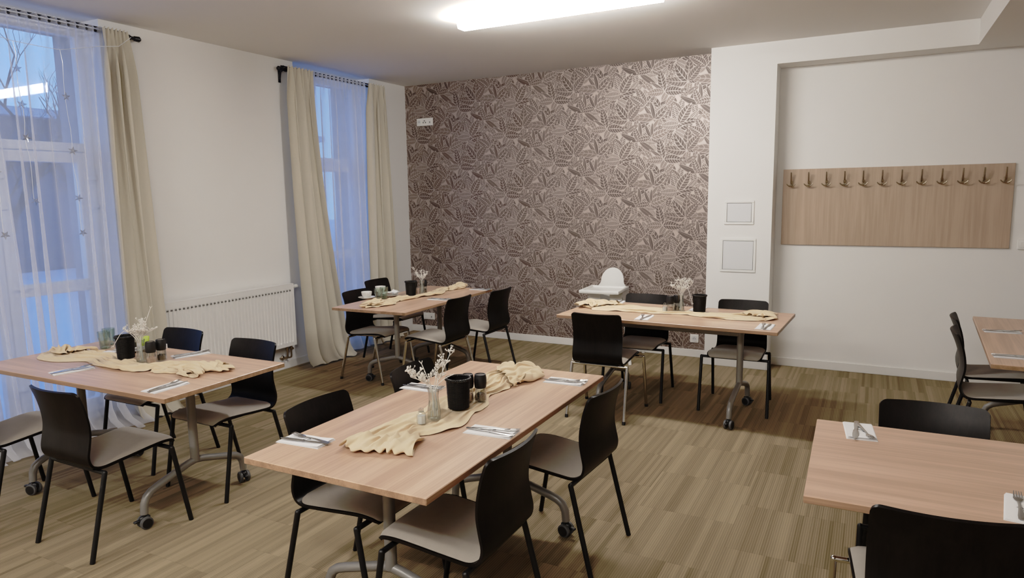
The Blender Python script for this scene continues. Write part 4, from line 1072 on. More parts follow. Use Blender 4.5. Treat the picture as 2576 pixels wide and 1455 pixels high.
[-28,16,4,-18,-1,12,6,-24,-8,11,-4,-6,13,-6,3,10,2,4,-15,25,-1,-32,14,27,-20,-22,1,21,-3,-15,-7],
[-9,14,10,-17,5,4,-2,-9,-3,5,-4,-4,10,-13,9,9,17,-10,-16,30,-4,-27,9,22,-11,-15,-10,12,-7,3,-12],
[-7,7,14,-19,9,4,-10,4,-3,11,-6,-9,14,0,-8,6,26,-21,-19,36,3,-27,-2,23,-4,-20,6,-13,17,-5,-9],
[4,1,7,-5,10,2,-11,-2,-7,13,3,-12,-1,21,-11,-8,28,-14,-15,30,-5,-19,-1,13,-1,-16,4,-7,11,-5,-7],
[8,1,0,-3,11,6,-12,-11,-3,19,-8,-1,2,12,-11,-11,23,-12,-2,26,-12,-20,1,17,-6,-12,4,-10,11,2,-13],
[1,13,-16,-9,16,13,-3,-26,13,10,-22,7,-7,16,-6,-12,34,-12,-20,39,-12,-29,8,19,3,-27,3,0,10,0,-7],
[-11,8,2,-3,24,7,-23,-13,13,7,-22,5,14,7,-9,-15,35,-22,-15,33,3,-31,4,18,1,-18,-7,12,-9,11,-19],
[-3,13,5,8,22,-9,-32,1,21,2,-23,14,18,-5,-12,-7,16,-19,1,14,6,-25,1,13,-3,0,-16,12,-4,13,-23],
[15,4,-3,18,20,-25,-25,9,21,-2,-26,6,35,-13,-24,-7,33,-21,-7,21,-8,-2,-11,6,11,-2,-16,-1,17,5,-26],
[4,-11,-1,20,15,-5,-27,16,14,-6,-26,12,29,-14,-27,-1,30,-14,-4,14,3,-29,-3,4,5,14,-17,7,13,-4,-24],
[-3,-6,-5,20,12,1,-28,11,7,-13,0,13,20,-10,-26,17,17,-27,5,11,6,-34,12,6,5,0,-21,12,11,-9,-21],
[-4,-8,-3,14,9,0,-21,14,13,1,-18,25,17,-22,-12,30,7,-34,-11,28,7,-28,-6,17,10,-12,-14,-10,21,-15,-7],
[1,2,-1,-6,5,-4,6,11,22,-2,-31,20,28,-26,-15,33,1,-34,-16,24,9,-21,-12,10,12,-5,-14,-5,15,-11,-7],
[-10,15,-2,-8,-4,4,-2,27,24,-9,-30,17,15,-22,-5,29,-7,-24,-13,20,5,-5,-21,9,10,-11,-5,5,2,-9,-5],
[3,-2,14,5,-6,-7,-6,32,21,-18,-18,21,-1,-28,11,7,0,-13,-13,12,-6,23,-23,5,12,-12,-14,1,8,-3,-7],
[-3,12,7,8,-5,-18,7,33,8,-32,-16,23,5,-28,8,33,-16,-14,-7,-6,13,20,-30,-3,27,-12,-14,-1,7,11,-7],
[0,8,9,15,-18,2,18,9,-6,-33,2,28,3,-31,19,20,-17,-22,-7,12,14,-2,-21,6,26,-8,-22,-2,12,19,-1],
[1,8,12,-8,13,10,-1,15,-19,-32,10,27,-10,-13,20,13,-21,-23,9,14,-1,10,-32,4,30,7,-27,-6,7,17,6],
[-1,9,15,0,8,4,14,-14,-20,-8,16,16,5,-31,20,11,-14,-16,-8,22,4,-4,-26,12,23,-2,-12,-8,1,15,4],
[0,6,12,-1,-4,11,7,-3,-18,3,17,24,-12,-27,23,0,-12,-2,-12,20,-2,2,-21,9,25,-6,-19,-7,10,0,-7],
[3,8,0,-12,5,29,7,-7,-19,2,12,30,-16,-29,12,20,-22,-5,6,19,-1,0,-14,7,0,7,-16,-6,3,-18,-7],
[1,12,1,-7,1,10,4,-3,-15,0,15,32,1,-41,-7,19,-4,-20,16,28,5,1,-21,-7,18,1,-16,-23,1,5,0],
[7,-8,3,-4,0,7,13,3,-10,-2,4,21,6,-24,-17,2,3,-1,-4,33,17,6,-24,2,24,-12,-24,-10,-8,5,8],
[11,-6,-10,-6,-1,16,7,11,-5,-28,2,23,30,-21,-32,19,-2,-8,-13,27,18,3,-17,13,28,-13,-30,-21,8,3,-10],
[-18,27,-8,-8,-2,-2,17,5,-5,-19,-5,9,29,-7,-29,19,7,-23,1,2,23,-6,0,15,16,-17,-30,-7,-2,4,-6],
[-5,29,-1,-12,-9,-4,18,6,-1,-23,12,-2,24,7,-25,2,23,-21,-19,9,24,1,-12,15,18,-25,-22,5,-1,-3,-1],
[1,15,18,-25,-2,-5,20,-10,2,3,-14,11,11,20,-7,-13,25,-16,-26,5,19,-8,-14,18,26,-31,-23,1,5,16,-19],
[0,8,18,-1,1,-5,-19,9,-9,9,-7,0,16,28,-18,-5,10,2,-18,10,1,-4,-13,20,21,-30,-17,15,-9,7,-22],
[2,4,17,11,-15,-7,-1,6,0,-4,-4,-9,18,24,-7,-27,19,18,-33,17,13,-15,-12,26,13,-36,-13,29,-9,-3,-20],
[5,6,6,2,0,-18,6,13,2,-14,-7,5,-3,27,6,-30,14,16,-30,19,10,-11,6,16,5,-38,-7,35,-3,-19,-21],
[-7,7,16,16,-24,-9,20,-3,-9,1,-7,3,-5,28,-10,-24,14,23,-26,-4,8,11,-4,23,-3,-16,-10,11,15,-7,-21],
[4,-1,27,13,-33,-4,22,-7,1,-3,-16,-3,13,27,-14,-27,12,17,-18,-5,10,1,2,15,11,-17,-15,-4,23,-2,-9],
[13,-12,30,4,-29,-7,22,-5,2,-13,-2,-1,30,5,-20,-21,19,12,-17,-4,1,-11,2,11,20,-13,-17,-1,31,-1,-19],
[14,-26,29,6,-35,-1,22,3,-9,-17,10,6,26,2,-29,-11,31,0,-30,1,1,-7,0,0,31,4,-31,7,18,-4,-23],
[8,-28,17,9,-32,0,26,-1,-5,-24,8,14,28,-7,-29,0,31,-19,-26,6,7,-9,1,-4,17,25,-28,-14,27,0,-26],
[0,-6,-4,9,-26,-4,30,2,-14,-27,17,19,22,-22,-28,20,22,-30,-18,4,20,-4,-16,16,6,9,-20,-16,26,-12,-15],
[-16,-6,1,27,-22,-20,20,27,-16,-33,12,25,12,-22,-12,34,-12,-29,-9,18,3,2,-21,8,3,12,-13,-3,9,9,-27],
[0,-13,-5,33,-6,-25,7,28,-14,-28,16,21,6,-24,10,25,-30,-23,7,22,-8,1,-21,9,8,4,-17,-6,14,5,-21],
[-10,-3,-11,37,1,-31,-3,25,-5,-24,13,11,8,-18,22,13,-37,-11,28,-1,-6,-19,10,-6,10,8,-17,-7,9,1,-11],
[14,-14,-11,15,18,-22,-6,29,-12,-22,13,11,-11,-4,31,2,-34,-8,29,-6,-2,-21,-1,7,21,-5,-16,-9,8,0,-8],
[1,1,-25,5,18,-11,-7,31,-16,-16,19,3,-28,13,26,-2,-31,-1,15,-13,4,-14,3,15,13,-12,-10,-9,6,5,-10],
[-16,17,-13,-6,25,-12,-11,36,-21,-1,22,-14,-26,6,24,-13,-20,-6,21,-5,-10,9,-9,7,24,-9,-14,-12,-3,12,-4],
[-11,11,-1,-2,35,-20,-9,27,-23,8,25,-18,-17,-9,20,9,-27,-9,15,8,-15,1,-2,10,21,-7,-11,-12,3,-10,9],
[-1,6,6,-3,40,-30,1,17,-17,26,-4,-21,-17,6,20,13,-32,-9,23,-4,-10,-8,10,6,23,-10,-10,-22,13,-10,4],
[-2,16,1,-9,43,-36,18,15,-24,26,-4,-33,-12,9,13,22,-35,-5,24,-7,1,-21,7,3,24,-9,-1,-18,-4,-3,5],
[2,23,-5,-10,37,-35,30,-6,-26,36,-1,-34,-9,24,3,7,-27,0,18,-2,-1,-19,0,3,13,6,-9,1,-13,2,-5],
[-1,33,-16,-3,22,-27,40,-24,-16,40,-10,-33,-5,29,-4,-9,-14,0,16,6,4,-18,-6,0,0,23,4,-14,-4,-8,-5],
[0,40,-21,5,12,-28,38,-34,7,38,-22,-28,-6,27,-15,-12,6,-4,19,10,5,-17,-15,2,-6,19,8,-8,-13,-5,-2],
[10,32,-20,16,-8,-21,33,-37,21,30,-30,-22,-1,21,-5,-12,-3,0,14,6,8,-15,-12,5,-10,10,12,-10,-9,-1,-2],
[0,24,-21,30,-14,-8,19,-37,29,23,-32,-20,3,16,3,-11,-12,17,14,3,0,-18,-13,6,-10,9,10,-7,-6,-1,-6],
[-11,17,-10,40,-12,-9,14,-37,28,26,-30,-22,12,14,-4,-2,-12,11,5,5,0,-20,-13,3,-3,18,11,1,-21,-2,-7],
[3,13,-10,33,-2,-24,22,-25,14,35,-26,-24,8,19,1,-17,-9,11,8,3,-12,-3,-8,-8,9,11,10,-16,-8,2,-9],
[8,14,-16,25,2,-26,36,-20,-6,35,-11,-31,-6,28,9,-16,-21,6,-3,6,-4,-5,4,1,17,1,-8,-13,-4,5,-7],
[-9,11,3,10,20,-27,35,-16,-19,33,-2,-29,-12,12,20,2,-31,-9,-2,15,7,-15,-1,23,8,-3,-23,-10,7,-3,-6],
[2,7,17,7,23,-32,31,-5,-29,26,-6,-20,-17,4,18,13,-28,-12,10,16,0,-14,-4,11,6,2,-19,-8,7,2,-8],
[9,2,-1,27,22,-35,29,-4,-36,13,12,-13,-22,-2,22,6,-10,-20,22,13,-14,-11,-4,13,5,1,-17,-8,4,3,-7],
[-9,3,5,27,18,-36,26,3,-37,-3,32,-10,-18,-5,13,0,3,-11,3,21,-25,-1,-2,10,-3,3,-4,5,-16,4,-8],
[9,-2,-2,42,-4,-28,36,-7,-33,-11,28,2,-21,-7,15,0,-2,-18,19,9,-18,-5,7,17,2,-23,-1,6,-9,5,-7],
[-10,1,13,21,-6,-18,36,-5,-24,-20,30,-4,-24,3,8,13,-12,-8,6,1,-4,0,0,21,-5,-15,-6,4,-1,6,-13],
[-2,9,17,14,-22,-6,27,-5,-20,-13,28,-11,-20,4,9,10,-14,0,0,2,9,-18,9,24,4,-15,-9,-13,16,-2,-14],
[7,4,17,6,-25,7,19,-2,-8,-23,28,-7,-15,-5,3,15,-11,-6,-5,10,10,1,-9,16,6,-26,-1,3,4,4,-12],
[-6,9,25,-16,-17,16,15,-1,-8,-25,24,1,-19,7,-3,14,-4,-14,-6,9,11,5,-19,16,6,-14,-6,9,-4,6,-11],
[8,-1,19,-27,1,10,12,7,-8,-24,9,9,-14,0,13,-9,21,-9,-19,13,12,-9,-5,5,20,-21,-8,7,-5,8,-3],
[-7,13,18,-25,-1,6,12,-7,-10,-5,13,1,-16,12,2,-9,22,-1,-24,4,21,-4,-23,18,1,-14,1,-4,7,14,-1],
[6,8,20,-17,2,1,7,1,-20,5,13,7,-19,-5,-5,2,18,3,-3,-13,9,-1,-10,11,-2,-9,-3,1,11,24,1],
[23,10,20,-8,-11,6,3,-1,-12,2,12,16,-1,-18,-14,4,5,3,-6,-2,-5,0,-16,12,11,-18,-20,3,27,10,6],
[-9,25,17,-7,-9,11,3,7,-13,-8,9,6,1,-5,-10,-4,3,7,4,-13,5,2,-19,10,20,-11,-20,4,22,13,-5],
[-12,27,12,-15,-4,22,17,-7,-8,-8,1,3,-4,-1,-6,-4,8,15,8,0,9,12,-31,0,37,-2,-24,-3,22,8,-19],
[-10,19,13,-26,17,22,23,2,-19,-12,5,0,-3,-6,-6,-2,7,22,13,25,18,14,-26,-17,37,-1,-32,-19,19,-4,-8],
[0,8,6,-11,16,32,16,-3,3,1,1,6,2,-8,-9,-1,5,20,14,-28,19,21,-25,-6,29,2,-36,-21,4,5,-28],
[1,19,-2,1,21,28,15,1,-3,0,4,9,1,-12,-19,-8,4,24,7,-32,10,20,-16,-14,23,10,-33,-22,6,-4,-17],
[4,30,-13,10,17,24,12,-4,-4,-1,7,4,7,-5,-17,-32,2,24,1,-31,6,21,-7,-15,17,16,-26,-5,3,-20,-7],
[5,22,-13,7,14,21,6,0,-4,-3,2,3,3,3,-16,-34,7,20,2,-33,10,26,1,-19,18,13,-22,-12,25,-17,-15],
[-8,15,-3,5,10,16,6,5,1,-13,-6,4,7,10,-4,-29,-6,23,5,-31,9,15,9,5,1,-11,1,-1,16,-24,-3],
[19,-19,-2,4,10,27,12,-4,4,-5,-5,2,-5,1,4,9,-21,18,11,-34,2,-8,10,14,-7,-7,4,6,9,-20,-13]]]
DRAPE_B = [
 [[-157,9,9,19,14,12,13,2,12,20,6,5,0,9,14,6,3,-1,10,8,12,9,19,7,10,-6,0,11,15,12,14],
[-8,13,7,17,14,9,14,7,13,16,11,4,7,4,9,10,13,-1,2,8,14,8,16,3,10,-1,4,8,11,13,13],
[3,9,8,8,20,8,16,6,14,11,14,5,11,3,11,11,11,6,-3,9,8,3,20,3,13,4,5,2,10,7,14],
[1,10,12,7,9,12,17,11,11,5,10,10,14,1,13,14,5,6,12,6,-2,-6,22,15,6,8,9,7,5,5,-1],
[10,2,9,4,15,11,13,7,14,11,19,0,9,9,11,6,8,8,13,9,2,-6,18,9,8,11,12,11,7,6,-4],
[-9,10,9,9,8,9,17,10,16,15,1,12,12,9,9,9,3,11,3,9,13,7,9,10,6,6,14,14,9,9,-8],
[14,0,9,-3,13,2,19,15,17,16,-1,20,7,6,12,1,14,8,5,7,10,11,11,14,11,6,11,2,11,6,2],
[-2,7,5,6,8,5,15,12,16,9,11,24,6,1,6,14,10,-2,9,6,12,9,21,9,12,8,5,8,1,13,1],
[-14,9,7,13,4,13,16,6,9,8,12,19,3,3,9,14,7,6,13,9,13,10,22,13,12,7,9,5,-3,5,9],
[-6,14,11,12,8,14,11,13,3,3,13,4,14,1,15,13,6,10,14,8,12,11,22,13,20,7,9,-6,4,3,10],
[6,11,13,12,8,16,10,19,0,0,15,9,7,3,15,12,4,12,14,11,9,12,19,14,11,17,11,-14,8,5,11],
[9,10,8,4,16,17,13,22,-12,1,17,8,6,9,16,10,7,15,11,12,6,14,16,13,10,19,10,-11,4,11,11],
[7,14,-2,5,18,11,20,19,-16,-6,27,7,13,9,14,13,7,13,12,12,2,19,12,13,13,11,4,5,8,8,8],
[5,16,-1,1,19,9,22,15,-17,-3,23,11,18,6,12,14,8,14,13,10,-1,14,16,18,14,0,11,14,6,7,7],
[9,8,3,2,16,9,22,14,-14,-7,22,10,17,10,12,16,8,16,13,12,-1,14,12,18,11,5,6,16,10,2,4],
[13,-7,13,4,4,14,19,10,-5,-9,22,8,19,13,10,16,8,14,15,15,3,5,12,13,11,6,13,15,11,6,-10],
[-2,-2,19,8,-3,9,22,11,-6,-10,19,12,18,16,10,18,7,16,9,15,9,0,12,8,8,8,12,16,5,11,-9],
[2,3,21,9,-10,13,18,11,-7,-10,19,12,17,17,13,17,9,17,10,13,9,-1,12,2,1,17,9,13,11,9,1],
[2,10,20,5,-10,13,20,7,-10,-7,22,13,15,14,11,19,10,19,7,13,3,8,13,-2,1,19,9,3,14,8,13],
[-4,15,14,5,1,9,10,9,-4,-1,20,10,15,14,13,14,9,17,8,13,9,11,8,-3,-2,14,7,13,15,8,15],
[-2,14,12,12,5,7,10,9,-6,6,16,9,16,10,11,11,6,22,8,8,10,13,8,-2,-3,17,11,11,14,9,16],
[11,-2,15,17,6,10,2,10,-3,15,5,10,18,10,4,4,11,22,10,5,15,5,8,3,3,18,9,15,10,9,16],
[-12,7,12,19,14,5,2,15,1,15,-1,9,18,8,-1,8,11,19,7,12,10,0,9,7,11,11,11,18,9,12,9],
[-14,19,10,11,17,13,3,17,4,15,-3,10,12,11,-7,9,9,17,8,12,10,-2,13,12,5,9,16,15,9,13,9],
[-10,17,12,12,21,11,15,15,14,8,0,6,-2,12,-1,0,11,23,6,7,10,-3,17,20,-4,15,18,12,5,12,6],
[-1,14,12,12,24,13,10,13,11,5,5,6,11,9,5,-13,10,19,13,1,9,6,13,10,11,15,18,12,8,-3,7],
[-4,9,18,11,24,8,19,12,4,3,12,2,9,7,9,-4,8,11,6,14,9,5,10,8,20,17,16,13,6,-7,6],
[-3,6,21,10,23,16,7,13,4,12,9,0,5,12,9,6,-7,11,15,10,10,1,11,13,16,19,19,23,-1,-17,1],
[-6,17,12,15,18,21,-8,15,11,14,8,0,6,11,14,9,-7,12,10,8,0,12,12,14,7,20,17,22,9,-9,-10],
[-8,18,15,19,14,22,-8,23,7,5,12,11,-6,8,20,12,2,10,3,9,-3,13,15,12,5,17,17,24,17,-5,-11],
[-4,19,19,14,14,18,3,25,4,-1,16,13,-9,12,10,6,21,9,-2,9,3,3,20,12,12,5,21,19,23,5,-18],
[0,21,15,17,11,17,12,22,11,-14,19,14,-8,11,9,8,20,10,-4,7,9,3,14,1,21,6,22,12,28,12,-10],
[6,19,19,5,12,19,20,17,11,-17,20,14,-7,13,7,8,14,14,2,1,8,10,9,-2,11,17,16,15,25,19,6],
[6,18,19,-2,14,20,20,15,13,-19,20,15,-6,13,9,12,4,14,11,-6,14,14,6,-4,10,0,23,19,23,21,13],
[7,18,18,-3,11,20,13,23,11,-18,19,13,-2,13,6,13,9,8,13,-2,16,-3,13,9,8,-3,13,24,14,23,11],
[7,17,17,-9,12,23,12,17,14,-14,21,12,-4,15,3,14,8,8,13,3,17,-11,14,14,11,-4,13,14,13,19,11],
[5,18,17,-14,12,25,12,12,17,-19,22,13,4,14,-1,12,10,9,8,10,14,-6,16,12,10,1,13,-5,12,21,5],
[-1,19,18,-13,13,19,10,19,13,-14,19,13,10,13,-4,10,10,10,6,16,5,4,18,7,9,9,13,-12,8,22,15],
[-7,22,16,-1,11,11,8,20,9,-4,20,6,18,13,-6,8,11,6,8,13,1,22,15,4,8,14,13,-14,8,22,18],
[-8,26,13,0,12,16,12,5,12,7,16,9,15,11,-5,10,11,5,9,7,8,15,22,4,11,11,17,-14,7,21,20],
[-1,24,5,2,12,21,13,1,12,14,5,14,18,8,0,8,12,12,9,8,4,17,15,9,11,6,19,-5,1,21,23],
[0,22,13,-7,12,23,11,-3,15,19,10,7,16,5,4,12,8,17,10,6,1,13,21,10,1,12,17,9,-8,21,25],
[-2,27,15,-13,13,28,13,-14,17,24,13,1,8,9,13,8,13,8,9,3,5,13,23,12,-4,14,20,11,-12,24,24],
[0,29,18,-17,13,30,13,-19,20,22,14,-4,2,14,21,9,8,7,12,-2,8,14,23,13,-5,15,21,8,-12,28,17],
[1,31,19,-21,15,29,11,-18,17,26,12,-7,0,21,18,5,12,10,12,3,0,14,18,9,8,14,22,0,-10,30,14],
[10,25,18,-22,16,25,12,-16,15,26,12,-8,-3,23,15,10,15,10,9,6,-1,14,3,12,22,12,13,0,-3,30,3],
[3,27,16,-24,17,23,11,-15,17,24,10,-10,-2,23,13,10,17,10,9,8,2,6,9,13,17,6,10,5,12,25,9],
[-2,25,15,-16,17,21,11,-14,18,24,4,-13,5,18,11,11,22,11,8,10,13,8,-12,18,12,16,14,-14,22,25,7],
[3,20,12,-5,14,17,16,-15,17,23,2,-13,8,13,13,15,19,11,3,21,15,5,-25,23,23,10,13,-18,26,14,11],
[-3,22,14,5,12,11,15,-14,16,23,1,-13,13,11,13,17,18,13,9,16,15,-3,-26,23,18,21,6,-13,29,17,-9],
[0,23,19,-4,10,14,21,-16,21,19,0,-13,15,17,8,19,17,9,8,21,13,-5,-28,21,18,27,-3,-7,32,18,-6],
[1,24,20,-16,12,21,23,-11,22,18,-4,-12,18,15,11,13,18,7,12,21,13,-10,-27,19,20,32,-12,-2,31,17,4],
[1,25,18,-21,12,26,21,2,14,20,-4,-11,19,11,11,15,16,8,15,18,12,-15,-22,20,17,33,-13,2,27,16,-6],
[2,24,16,-24,12,28,15,19,9,23,-5,-9,15,9,12,19,15,9,9,18,11,-18,-13,20,15,33,-14,-2,28,18,-6],
[4,22,16,-25,12,27,15,13,16,28,-3,-8,12,8,11,23,15,6,3,20,10,-18,-3,19,10,32,-13,-2,24,21,-5],
[11,15,15,-19,9,20,16,17,13,22,8,-2,9,7,10,23,9,12,0,11,14,-11,6,15,7,26,-11,4,19,19,5],
[1,17,19,-11,9,9,20,10,10,15,21,8,10,2,7,19,15,13,-13,17,10,1,8,9,7,20,-9,15,9,20,11],
[7,10,25,1,4,5,10,9,19,7,24,15,11,5,-4,22,20,13,-16,14,15,6,6,4,6,20,-7,19,4,18,7],
[13,9,17,5,11,7,9,7,12,11,17,20,-13,16,10,19,16,16,-16,14,17,4,10,5,1,20,-5,17,9,11,19],
[17,2,22,8,7,10,4,10,6,10,12,20,-18,14,21,12,23,13,-15,15,15,5,12,7,1,17,-3,14,12,10,27],
[1,15,21,9,10,9,5,7,5,12,-1,8,0,10,23,10,21,15,-16,15,9,12,11,13,-2,16,0,14,10,9,29],
[10,19,13,14,8,10,3,6,10,13,4,5,2,5,15,15,6,16,-10,15,9,11,11,20,-2,12,6,9,13,5,30],
[2,23,17,15,11,11,6,4,8,10,5,3,6,0,11,9,5,12,5,1,15,7,12,25,5,1,11,9,13,2,29],
[12,23,12,22,10,1,3,13,10,6,3,2,12,-7,13,5,8,3,14,0,12,-3,14,31,14,-11,17,15,5,1,25],
[12,15,11,18,16,-3,7,10,6,5,8,-2,15,-8,12,4,7,-1,11,14,12,-10,19,20,20,-16,21,16,2,5,20],
[1,17,9,19,4,-1,10,10,5,3,6,-3,15,-4,9,10,5,2,8,15,13,-13,22,16,21,-16,21,21,-4,13,12],
[0,9,8,21,-4,4,15,6,2,0,11,1,9,-9,17,8,6,0,14,14,15,-13,22,9,22,-11,15,25,-5,13,12],
[-10,10,11,12,5,0,11,8,1,0,7,3,7,1,13,7,4,14,6,14,12,-12,20,10,23,-15,13,32,-7,13,8],
[-3,4,4,9,10,5,10,5,-4,6,4,8,2,0,10,8,10,16,6,11,11,-10,19,10,22,-13,11,33,-6,11,14],
[-15,8,8,-1,18,2,8,-1,-2,5,3,11,-2,4,12,2,20,11,8,25,0,-8,17,13,17,-12,12,31,-11,19,15],
[-7,7,6,-2,9,4,6,-3,1,5,4,8,0,4,14,10,21,7,21,5,-2,12,8,10,14,-6,14,26,-12,15,18],
[-11,8,0,-2,8,1,4,-3,3,8,2,6,0,5,18,12,22,11,13,3,-1,20,6,6,9,6,15,21,-3,12,20],
[-10,5,1,-6,5,1,2,-6,7,8,-1,10,-4,12,22,16,17,10,10,6,5,13,11,8,-1,22,8,8,8,13,14],
[10,-7,-10,-6,2,3,-4,-7,7,10,7,10,-4,11,20,19,11,12,9,3,3,16,5,9,4,19,7,9,10,15,7],
[-4,-11,-15,-4,1,0,-7,-7,6,16,2,5,17,-1,17,19,11,13,7,1,8,13,5,8,10,9,14,6,12,22,-7],
[-17,-10,-13,-7,-1,1,-3,-14,12,15,0,-1,20,8,8,22,12,10,4,3,12,10,4,4,16,2,20,20,-4,27,-3],
[-8,-19,-10,-2,4,1,-6,-19,9,31,-15,-6,32,8,8,23,17,-1,-2,4,10,7,3,9,10,7,20,23,2,18,14],
[3,-18,-4,12,13,2,-17,-17,15,26,-15,-10,18,9,9,12,15,16,-3,-3,10,11,-3,-9,-2,15,28,10,14,18,14],
[16,-21,-6,12,18,7,-15,-14,16,25,-17,-12,6,12,15,0,4,32,7,-4,-5,11,2,-17,-3,4,33,19,12,16,34],
[2,-10,4,10,11,-2,-16,-5,18,20,-18,-9,9,5,12,2,11,21,13,10,-10,-8,10,-4,0,13,10,11,22,28,23],
[4,-3,5,9,1,-11,3,10,7,8,-1,4,7,-6,-9,31,5,18,14,-1,-3,4,0,-4,5,6,11,12,11,28,10],
[-8,0,11,12,12,-12,8,2,5,8,6,2,12,-5,-7,20,7,13,14,-1,-3,10,7,-10,0,6,1,1,21,29,2],
[0,7,7,5,13,4,-9,9,1,6,12,6,19,-8,-2,20,3,2,12,11,-3,8,7,-6,-2,7,2,-5,17,20,9],
[-5,1,10,10,7,13,5,7,-14,13,13,11,19,-9,0,19,0,-2,10,9,7,8,1,-2,4,6,6,-11,6,21,2],
[-8,12,10,11,4,14,11,-4,-11,25,15,2,5,8,-5,19,3,-6,7,10,12,6,8,1,-2,15,3,-9,3,22,-6],
[15,-7,11,19,-1,19,16,-4,3,17,-7,18,8,-11,7,20,7,-3,-3,8,18,11,3,-1,-1,22,5,-1,1,13,-2],
[0,-5,16,14,10,23,15,-13,13,-7,9,18,4,-9,16,21,5,-1,-4,9,15,13,5,3,1,14,12,-3,0,13,-2],
[-14,10,20,-2,24,27,17,-12,-1,6,14,16,3,-3,27,14,2,2,-1,8,10,13,3,5,4,10,13,0,-1,11,1],
[-1,7,14,3,23,23,15,11,0,4,23,10,4,7,26,11,-5,5,3,7,8,11,1,7,12,0,9,10,-4,5,15],
[-4,-2,16,9,20,20,17,26,5,3,24,7,7,13,23,-2,6,11,1,1,9,12,-2,10,16,-4,11,10,-2,5,16],
[4,-7,5,11,22,19,27,24,10,5,23,8,-7,22,18,9,22,6,0,-6,2,7,8,17,10,-2,10,15,-5,9,11]],
 [[245,-21,5,0,-1,-6,-21,8,14,-9,-12,-6,-11,-24,-1,24,-23,-23,8,4,11,-8,13,-5,-24,-15,-4,9,22,2,-4],
[-7,-20,-1,6,9,-5,-27,8,9,-8,-18,3,4,-20,-7,7,-10,-15,-24,12,18,-7,0,3,-17,-18,-17,5,25,8,-11],
[-16,-15,0,-3,9,-1,-20,-4,15,-4,-21,2,8,-9,-14,-1,7,-8,-33,9,9,-3,-2,-2,2,-12,-27,2,16,16,-5],
[-19,-12,2,0,2,-3,-20,-3,16,-9,-18,5,7,-9,-9,-4,11,-4,-16,-7,3,-5,0,-3,8,3,-16,-14,19,19,1],
[-9,-18,-3,4,0,-3,-24,9,0,-8,0,-7,2,-6,0,-6,4,-3,-15,-6,5,-7,2,-2,4,8,4,-6,11,23,4],
[-32,-11,-2,1,-5,-1,-12,-5,-1,5,-5,-5,4,-17,-2,3,-6,-2,-12,-10,12,3,-12,0,20,-6,4,4,12,22,-8],
[-20,-22,-5,1,17,-16,-17,-1,14,-13,-8,9,-5,-23,-3,4,-4,-5,-15,-4,9,6,-14,-5,33,21,-15,-18,19,19,-15],
[-34,-17,-1,13,16,-14,-23,7,11,-13,-5,16,-8,-31,-1,4,3,-10,-18,-7,12,2,-13,3,33,10,-25,-14,24,11,-20],
[-45,-16,7,12,3,-14,-18,24,2,-25,10,15,-17,-15,2,9,-5,-7,-9,-3,4,-4,-9,8,29,7,-19,-2,19,-3,-24],
[-9,-2,-4,13,1,-17,-9,17,-4,-28,14,21,-13,-6,0,5,2,-8,-3,-3,-1,-6,-4,9,10,7,-7,10,15,-19,-24],
[22,-5,-2,3,2,-12,-5,11,-15,-15,17,14,-11,-1,0,-7,7,0,-2,-7,2,-5,-3,8,9,0,-1,14,-6,-11,-16],
[20,-6,-5,1,2,-8,-7,9,-16,-7,14,8,-3,-3,-1,-2,1,2,-1,-5,3,-5,-2,8,-1,4,5,13,-12,-11,-12],
[17,-5,-4,3,-2,-13,3,6,-13,-8,3,9,8,-4,-6,-5,2,6,2,-4,5,-13,6,6,-7,7,4,13,-17,-8,-7],
[25,-8,-2,-2,-7,-10,9,0,-10,-5,3,8,-1,2,-4,-3,1,5,2,-2,4,-13,-2,9,-1,2,-1,9,-11,-6,-5],
[16,-7,4,-6,-6,-9,6,-1,-7,-1,-3,3,3,6,-1,-5,-4,6,6,-2,-4,-8,0,9,0,1,-1,0,-1,-5,-16],
[12,2,3,-11,-6,-1,6,-12,5,1,-6,-2,1,6,1,0,-4,6,-1,2,-10,0,1,8,0,1,-4,-7,4,-2,-17],
[22,2,-5,-11,3,-1,2,-7,5,1,-8,-1,-1,2,0,1,1,-2,6,-3,-5,3,0,-2,6,1,-6,-2,-1,2,-14],
[16,-3,-1,-7,5,-4,1,0,6,1,-10,-5,1,-2,-1,4,3,-4,1,1,-1,4,-5,-5,4,2,-1,-5,5,2,-12],
[16,-5,3,-2,4,-6,0,6,6,-1,-11,-7,1,-2,-5,7,0,1,-9,11,-3,9,-12,0,2,1,1,-10,3,6,-8],
[20,-1,-2,3,-1,-5,-16,12,18,-4,-12,-6,4,-6,-4,4,3,-9,-4,11,3,0,1,-1,0,-8,-4,6,6,0,-4],
[24,-13,3,2,2,-7,-10,6,21,-9,-11,-3,-1,-1,-10,9,-1,-3,-2,3,3,4,8,-2,-8,-11,2,10,6,-1,0],
[-4,11,4,2,0,-9,-4,5,16,-16,-2,-1,-6,0,-7,9,-1,-2,1,-6,-2,-1,13,1,-12,2,2,10,8,-4,4],
[18,12,3,0,0,-2,-3,3,5,-10,3,-5,-6,4,-7,2,2,4,-2,-9,2,-4,9,3,-4,-3,4,8,3,1,7],
[16,9,9,-9,3,3,3,1,1,-7,-2,-9,5,0,-3,-12,4,3,-5,3,6,-7,10,5,-12,-3,2,-6,9,15,10],
[21,0,-1,13,-8,5,6,0,-6,4,-9,-9,11,-6,3,-24,2,5,1,-5,15,-7,8,7,-16,6,-4,0,3,12,13],
[22,-4,-3,11,-1,-4,18,-5,-14,7,-6,-5,5,1,-2,-16,-2,1,6,-7,2,4,4,-1,2,4,-3,-1,0,2,9],
[21,-1,-3,1,3,-7,13,4,-15,-5,3,-2,7,-4,1,-9,-5,-7,2,5,3,-7,5,-2,4,5,3,-1,2,-1,4],
[20,5,-10,2,4,-9,6,10,-9,-7,1,-1,5,-3,2,-3,-16,-2,-3,12,5,-11,1,3,2,2,2,3,6,-12,1],
